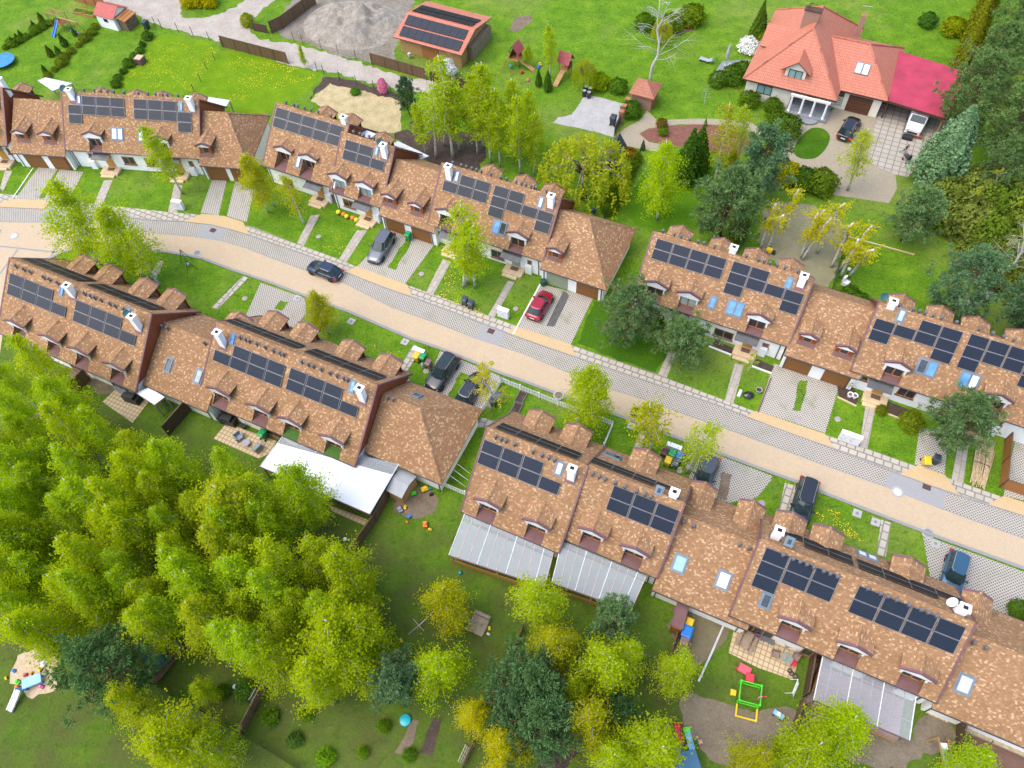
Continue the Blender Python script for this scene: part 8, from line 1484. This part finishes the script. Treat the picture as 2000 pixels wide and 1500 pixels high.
for x, y, h, k, tn, l in ((1171, 170, 1.9, 'O', (2.2, 1.9, .4), 'round yellow shrub beside the gatehouse'), (1208, 178, 1.7, 'O', (.9, 1.2, .8), 'round green shrub beside the gatehouse'), (1350, 45, 2.6, 'O', (1.5, 1.35, .5), 'egg shaped light green shrub on the far lawn'), (1312, 58, 2.2, 'O', (1.3, 1.3, .6), 'round green shrub beside the weeping tree'),
        (1259, 55, 2.0, 'O', (.9, 1.1, .6), 'round dark shrub left of the weeping tree'), (1475, 82, 6, 'C', (.9, 1, .8), 'tall slim thuja beside the villa'), (1488, 88, 2.2, 'O', (1.3, 1.1, .5), 'round shrub at the foot of the slim thuja'), (1460, 100, 1.9, 'O', (6, 4.5, 22), 'white flowering shrub beside the villa'),
        (1052, 168, 2.6, 'C', (.7, .9, .8), 'small thuja below the play towers, left of two'), (1070, 178, 3.2, 'C', (.7, .9, .8), 'small thuja below the play towers, right of two'), (1809, 50, 1.8, 'Q', (.65, 1.0, 1.1), 'clipped round shrub alone on the villa lawn'), (1858, 66, 2.2, 'O', (2.1, 1.5, .3), 'golden shrub at the end of the thuja hedge'), (1532, 352, 2.4, 'Q', (4.5, 2.6, .25), 'yellow forsythia bush beside the courtyard'),
        (1567, 362, 2.2, 'Q', (.7, .95, .7), 'dark green bush beside the forsythia'), (1600, 370, 2.6, 'Q', (1.1, 1.1, .7), 'olive bush right of the forsythia'), (1515, 250, 2.2, 'Q', (.9, 1.0, .7), 'green shrub left of the courtyard entrance'), (1532, 262, 2.5, 'Q', (.9, 1.0, .9), 'dense green shrub at the courtyard edge'), (1510, 282, 1.5, 'O', (2.2, 1.8, .4), 'small yellow shrub at the courtyard edge'),
        (1400, 165, 1.8, 'Q', (.9, 1.0, .8), 'spreading green shrub beside the slate terrace'), (1430, 160, 2.2, 'O', (.8, 1.0, .7), 'cloud pruned shrub at the villa corner'), (1445, 150, 2.0, 'O', (.8, 1.0, .7), 'second cloud pruned shrub at the villa corner'), (1462, 205, 1.8, 'O', (.9, 1, .6), 'cloud pruned shrub below the villa window'), (1507, 215, 1.6, 'O', (.9, 1.05, .6), 'cloud pruned shrub beside the porch columns'),
        (1375, 205, 2.6, 'N', (1, 1, 1), 'small brown budded tree on the villa lawn'), (1228, 315, 1.7, 'O', (2.6, .9, 1.0), 'rust red conifer beside the green tarpaulin tent'), (1295, 262, .9, 'O', (1.2, 1.2, .7), 'tiny round shrub in the bark bed, left one'), (1292, 246, 1.0, 'O', (1.8, .8, .9), 'small reddish shrub in the bark bed'), (1377, 246, 1.2, 'C', (1.5, 1.3, .5), 'little golden cone shrub in the bark bed'),
        (1255, 293, 1.6, 'C', (.6, .8, .8), 'little dark cone shrub at the path end'), (1287, 640, 2.6, 'C', (.6, .9, .6), 'narrow cone shrub in front of the white wall'), (1232, 225, 1.9, 'Q', (.75, 1.0, .8), 'ivy covered shrub in front of the gatehouse'), (1240, 205, 2.4, 'N', (1, 1, 1), 'bare grey shrub in front of the gatehouse'), (1655, 583, 1.6, 'Q', (.8, 1.0, .8), 'round green shrub behind the right wing'), (1674, 600, 1.7, 'O', (.8, 1.1, .9), 'second round green shrub behind the right wing'),
        (1985, 1195, 1.3, 'Q', (.8, 1.0, .7), 'low hedge planter beside the right drive'), (1996, 1215, 1.3, 'Q', (.8, .9, .7), 'lower hedge plant beside the right drive'), (1864, 847, 1.1, 'O', (.8, 1.1, .8), 'dark leafy shrub beside the sandstone step'), (1655, 760, 1.3, 'N', (1, 1, 1), 'small red leaved shrub in the planting bed'), (1720, 805, .8, 'O', (1.5, 1.2, .5), 'low yellow plant in the right planting bed'), (1775, 830, 1.6, 'Q', (1.6, 1.3, .6), 'yellow-green shrub left of the bushy pine')):
    q_ = put(k, base(x, y), h, l, 'shrub', None, 'small_tree' if k == 'N' else ('conifer_shrub' if k == 'C' else 'garden_shrub'), 1.0, tn)
    if 'white flowering' in l: rm_(q_, (.8, .8, .76))
for i in range(9):
    t = i / 8; put('Q', base(1238 - 50 * t, 318 + 95 * t), 1.5, 'clipped bush in the hedge along the green mesh fence', 'shrub', 'mesh fence hedge', 'hedge_bush', .9, (1.2, 1.2, .5))
for i in range(7):
    t = i / 6; put('Q', base(1452 - 34 * t, 440 + 50 * t), 1.3, 'small bush in the hedge beside the pine', 'shrub', 'pine side hedge', 'hedge_bush', .7, (1.6, 1.5, .5))
for (x, y, h, tn) in ((28, 88, 1.4, (.7, 1, 1)), (45, 76, 1.5, (.6, .9, .9)), (70, 58, 1.5, (.6, .9, .9)), (84, 44, 1.7, (1.1, .9, .8)), (37, 80, 1.3, (1, .8, .9)), (101, 110, 1.8, (1, .8, .7)), (117, 108, 1.6, (.6, .9, .9)), (128, 90, 2.0, (.6, .85, .9)), (148, 70, 1.4, (.7, 1, 1)), (90, 142, 1.3, (.6, .9, .9)), (252, 128, 1.2, (.7, 1, .9)), (240, 145, 1.0, (.7, 1, .8)), (280, 92, 1.2, (.8, 1.1, .8)), (290, 72, 1.2, (.8, 1.1, .8))):
    put('C', base(x, y), h, 'young conifer in the garden dividing rows at the upper left', 'shrub', 'young dividing conifers', 'conifer_shrub', 1.5, tn)
for i in range(26):
    a_, b_ = (((15, 95), (110, 42)), ((95, 150), (190, 55)), ((226, 168), (300, 62)))[i % 3]; t = (i // 3) / 8; x_ = a_[0] + (b_[0] - a_[0]) * t + (i * 7 % 5 - 2) * 1.5; y_ = a_[1] + (b_[1] - a_[1]) * t
    put('O' if i % 4 else 'Q', base(x_, y_), .55 + .13 * (i % 4), 'low scruffy bush in the strips dividing the upper left gardens', 'shrub', 'garden strip bushes', 'hedge_bush', 1.3, ((1.1, 1.2, .8), (1.5, 1.2, .9), (.8, 1, .9))[i % 3])
for (x, y) in ((372, 12), (392, 10), (412, 12), (385, 2), (405, -2)): put('Q', base(x, y), 2.2, 'golden yellow forsythia in the block by the sandy track', 'shrub', 'track forsythias', 'forsythia_bush', .8, (4.2, 2.2, .2))
put('Q', base(486, 50), 1.8, 'yellow-green bush at the bend of the sandy track', 'shrub', None, 'garden_shrub', .8, (2.8, 2.0, .3))
rm_(put('O', base(749, 180), 2.0, 'little pink blossom tree at the straw garden edge', 'tree', None, 'blossom_tree', .5), (.75, .22, .36)); put('O', base(695, 183), .8, 'single green shrub in the straw garden', 'shrub', None, 'garden_shrub', 1.2, (.8, 1.3, .7))
rm_(put('O', base(876, 150), 2.6, 'white blossoming tree beside the wooden fence', 'tree', None, 'blossom_tree', .6), (.8, .8, .76))
# grove behind the lower row: crown centres seen from above
GB = 'birches of the lower left grove'
gl = [(24, 793, 0), (120, 775, 0), (53, 839, 0), (133, 830, 1), (192, 850, 0), (16, 870, 1), (272, 872, 1), (149, 915, 0), (85, 938, 0), (267, 918, 1), (455, 920, 0), (213, 975, 1), (120, 1003, 0), (16, 998, 0), (379, 990, 1), (448, 980, 2), (503, 1003, 0), (251, 1025, 1), (312, 1022, 0), (421, 1070, 2), (203, 1036, 1), (27, 1062, 0), (229, 1102, 3), (347, 1115, 0), (516, 958, 0), (592, 955, 0), (527, 1025, 0), (540, 1088, 1), (617, 1095, 1), (681, 1103, 1), (288, 1150, 1), (362, 1138, 0), (280, 1213, 1), (402, 1210, 2), (480, 1190, 1), (493, 1262, 0), (40, 1182, 0), (70, 1222, 1), (559, 1232, 1), (649, 1236, 1), (607, 1338, 1), (672, 1288, 1), (690, 1175, 1), (150, 1090, 1), (80, 1110, 0), (455, 1130, 0), (5, 730, 0), (70, 700, 1), (180, 1180, 1), (10, 1120, 1), (330, 1070, 1), (170, 1145, 0), (120, 1160, 1), (35, 1030, 1), (60, 960, 0), (165, 970, 0), (310, 950, 1), (330, 905, 0), (240, 1150, 0), (440, 1030, 0), (480, 1090, 1), (400, 1150, 0), (580, 1170, 1), (520, 1150, 0), (620, 1190, 0), (700, 1235, 1), (330, 1190, 0), (450, 1240, 0), (520, 1290, 1), (20, 910, 0), (90, 885, 0)]
for i, (x, y, c) in enumerate(gl):
    h = (10.5, 11.5, 9.5, 12.5)[i % 4]; edge = x > 600 or (x > 440 and y < 1010)
    put('BRBT'[i % 4] if not edge else 'BR'[i % 2], top(x, y, h * .68), h, ('bright lime birch in the dense lower left grove', 'yellow-green birch in the dense lower left grove', 'pale olive birch in the dense lower left grove', 'grey stemmed half open birch in the lower left grove')[c], 'tree', GB, wr=(.86, .8, .84, 1.05)[i % 4], tint=((.97, 1.04, 1), (1.04, 1.0, .8), (1.03, .93, 1.2), (1.0, 1.05, 1.6))[c])
GBb = 'birches between the lower gardens'
for x, y, h, k, wr, tn, l in ((871, 1180, 8.5, 'R', 1.0, OLIV, 'olive round birch beside the small play platform'), (849, 1310, 9, 'R', 1.0, (1, 1.03, .8), 'bright round birch right of the small pine'), (924, 1395, 7, 'R', .85, YEL, 'yellow-green small birch at the bottom edge, upper of two'), (985, 1459, 8, 'R', .9, YEL, 'yellow-green birch at the bottom edge, lower of two'),
        (1055, 1170, 10.5, 'B', 1.0, LIME, 'birch in front of the striped patio roof'), (1088, 1255, 9.5, 'B', 1.0, OLIV, 'olive birch left of the small bright pine'), (1171, 1300, 10, 'R', 1.0, LIME, 'bright lime birch below the small bright pine'), (1222, 1275, 8.5, 'B', .9, LIME, 'birch between the pine and the brown fence'), (1315, 1312, 8.5, 'B', .95, LIME, 'leaning open birch beside the white drain pipe'),
        (1160, 1420, 9.5, 'B', 1.0, OLIV, 'birch above the dark soil at the bottom'), (1256, 1450, 10, 'B', 1.2, LIME, 'wide loose birch beside the red plastic slide'), (1640, 1432, 9, 'R', 1.0, (1.05, 1.1, .7), 'bright lime birch below the clear glass patio roof'), (1565, 1475, 9, 'R', 1.05, LIME, 'lime birch at the bottom edge left of the bright one'), (1905, 1490, 8, 'B', 1.0, (1, 1.1, .9), 'birch at the bottom right corner'), (1465, 1482, 7, 'R', .9, OLIV, 'olive shrubby birch at the bottom edge beside the trodden soil'),
        (253, 1378, 8, 'B', 1.0, (1.06, .95, .8), 'birch beside the dark pine at the sandpit lawn'), (347, 1435, 9.5, 'R', 1.2, (1.06, .98, .8), 'wide yellow-green birch over the green mesh fence'), (420, 1462, 7.5, 'B', 1.0, LIME, 'small birch at the bottom left beside the fence'), (395, 1345, 5, 'R', .8, LIME, 'young bright tree in the fenced corner garden'), (1210, 1480, 9, 'B', 1.0, LIME, 'lime birch at the bottom edge beside the dark soil'), (1130, 1350, 7, 'B', .8, LIME, 'thin birch over the dark soil')):
    put(k, top(x, y, h * .62), h, l, 'tree', GBb, wr=wr, tint=tn)
for x, y, h, k, wr, tn, l in ((200, 1300, 9, 'D', 1.15, (.75, .85, .8), 'spreading dark pine beside the sandpit'), (767, 1322, 8, 'P', .85, (1.1, 1.1, 1.3), 'blue-green pine between the two round birches'), (1203, 1220, 6.5, 'P', 1.0, (1.2, 1.2, 1.2), 'small bright pine beside the striped patio roof'), (1027, 1330, 9, 'P', 1.0, (.7, .8, .8), 'dark pine left of the dark soil, upper one'), (1042, 1425, 9, 'P', 1.05, (.7, .8, .8), 'dark pine left of the dark soil, lower one'), (995, 1375, 8, 'P', 1.0, (.65, .75, .8), 'dark pine behind the yellow-green birches'), (1215, 1390, 6, 'P', .8, (.6, .75, .75), 'dark low pine between the birches'), (25, 1150, 7, 'P', 1.0, (.6, .7, .8), 'dark pine in the grove at the left edge')):
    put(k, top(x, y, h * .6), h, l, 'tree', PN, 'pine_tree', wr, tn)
for x, y, h, tn, l in ((530, 1402, .9, (1.1, 1.3, .7), 'small leafy bush by the left soil path'), (578, 1445, .8, (.9, 1.1, 1.6), 'grey-green little conifer on the lower lawn'), (638, 1480, .9, (1.6, 1.9, .6), 'bright sprawling bush near the bottom edge'), (600, 1395, .7, (1.2, 1.4, .6), 'leafy bush below the grove edge'), (750, 1420, .7, (1.2, 1.4, .5), 'bright bush left of the soil beds'), (484, 1350, 1.1, (.9, 1.2, 1.6), 'grey-green plant in a straw ring'), (437, 1352, .8, (1, 1.2, .8), 'small plant in a ring of straw'), (1245, 770 + 40, .8, (1, 1.1, .7), 'low plant inside the white fence'), (710, 1470, .6, (1.3, 1.5, .5), 'tiny bush on the lower lawn'), (800, 1475, .7, (1, 1.3, .6), 'low plant beside the soil bed')):
    put('O', base(x, y), h, l, 'shrub', None, 'garden_shrub', 1.1, tn)
for k in K.values():
    for v in k:
        for o in (v.trunk, v.crown):
            if o is not None and o not in _used: bpy.data.objects.remove(o)

# ------------------------------------------------------------------ light: bright overcast day
w = bpy.data.worlds.new('World'); sc.world = w; w.use_nodes = True
nt = w.node_tree; bg = nt.nodes['Background']
sky = nt.nodes.new('ShaderNodeTexSky'); sky.sky_type = 'NISHITA'; sky.sun_disc = False
SUN_EL, SUN_AZ = 62.0, 256.0
sky.sun_elevation = R(SUN_EL); sky.sun_rotation = R(SUN_AZ); sky.air_density = 1.0; sky.dust_density = 3.0; sky.ozone_density = .6
nt.links.new(sky.outputs[0], bg.inputs[0]); bg.inputs[1].default_value = .15
sl = bpy.data.lights.new('sun', 'SUN'); so = bpy.data.objects.new('sun', sl); COL.objects.link(so)
sl.energy = .6; sl.angle = R(70); sl.color = (1.0, .96, .90)
az = R(SUN_AZ); el = R(SUN_EL)
dirv = Vector((math.sin(az) * math.cos(el), math.cos(az) * math.cos(el), math.sin(el)))
so.rotation_euler = dirv.to_track_quat('Z', 'Y').to_euler(); so.location = (0, 0, 120)
sc.view_settings.view_transform = 'Standard'; sc.view_settings.look = 'None'; sc.view_settings.exposure = 1.38; sc.view_settings.gamma = 1
sc.render.engine = 'CYCLES'; sc.cycles.max_bounces = 6; sc.cycles.transparent_max_bounces = 12; sc.cycles.use_denoising = True
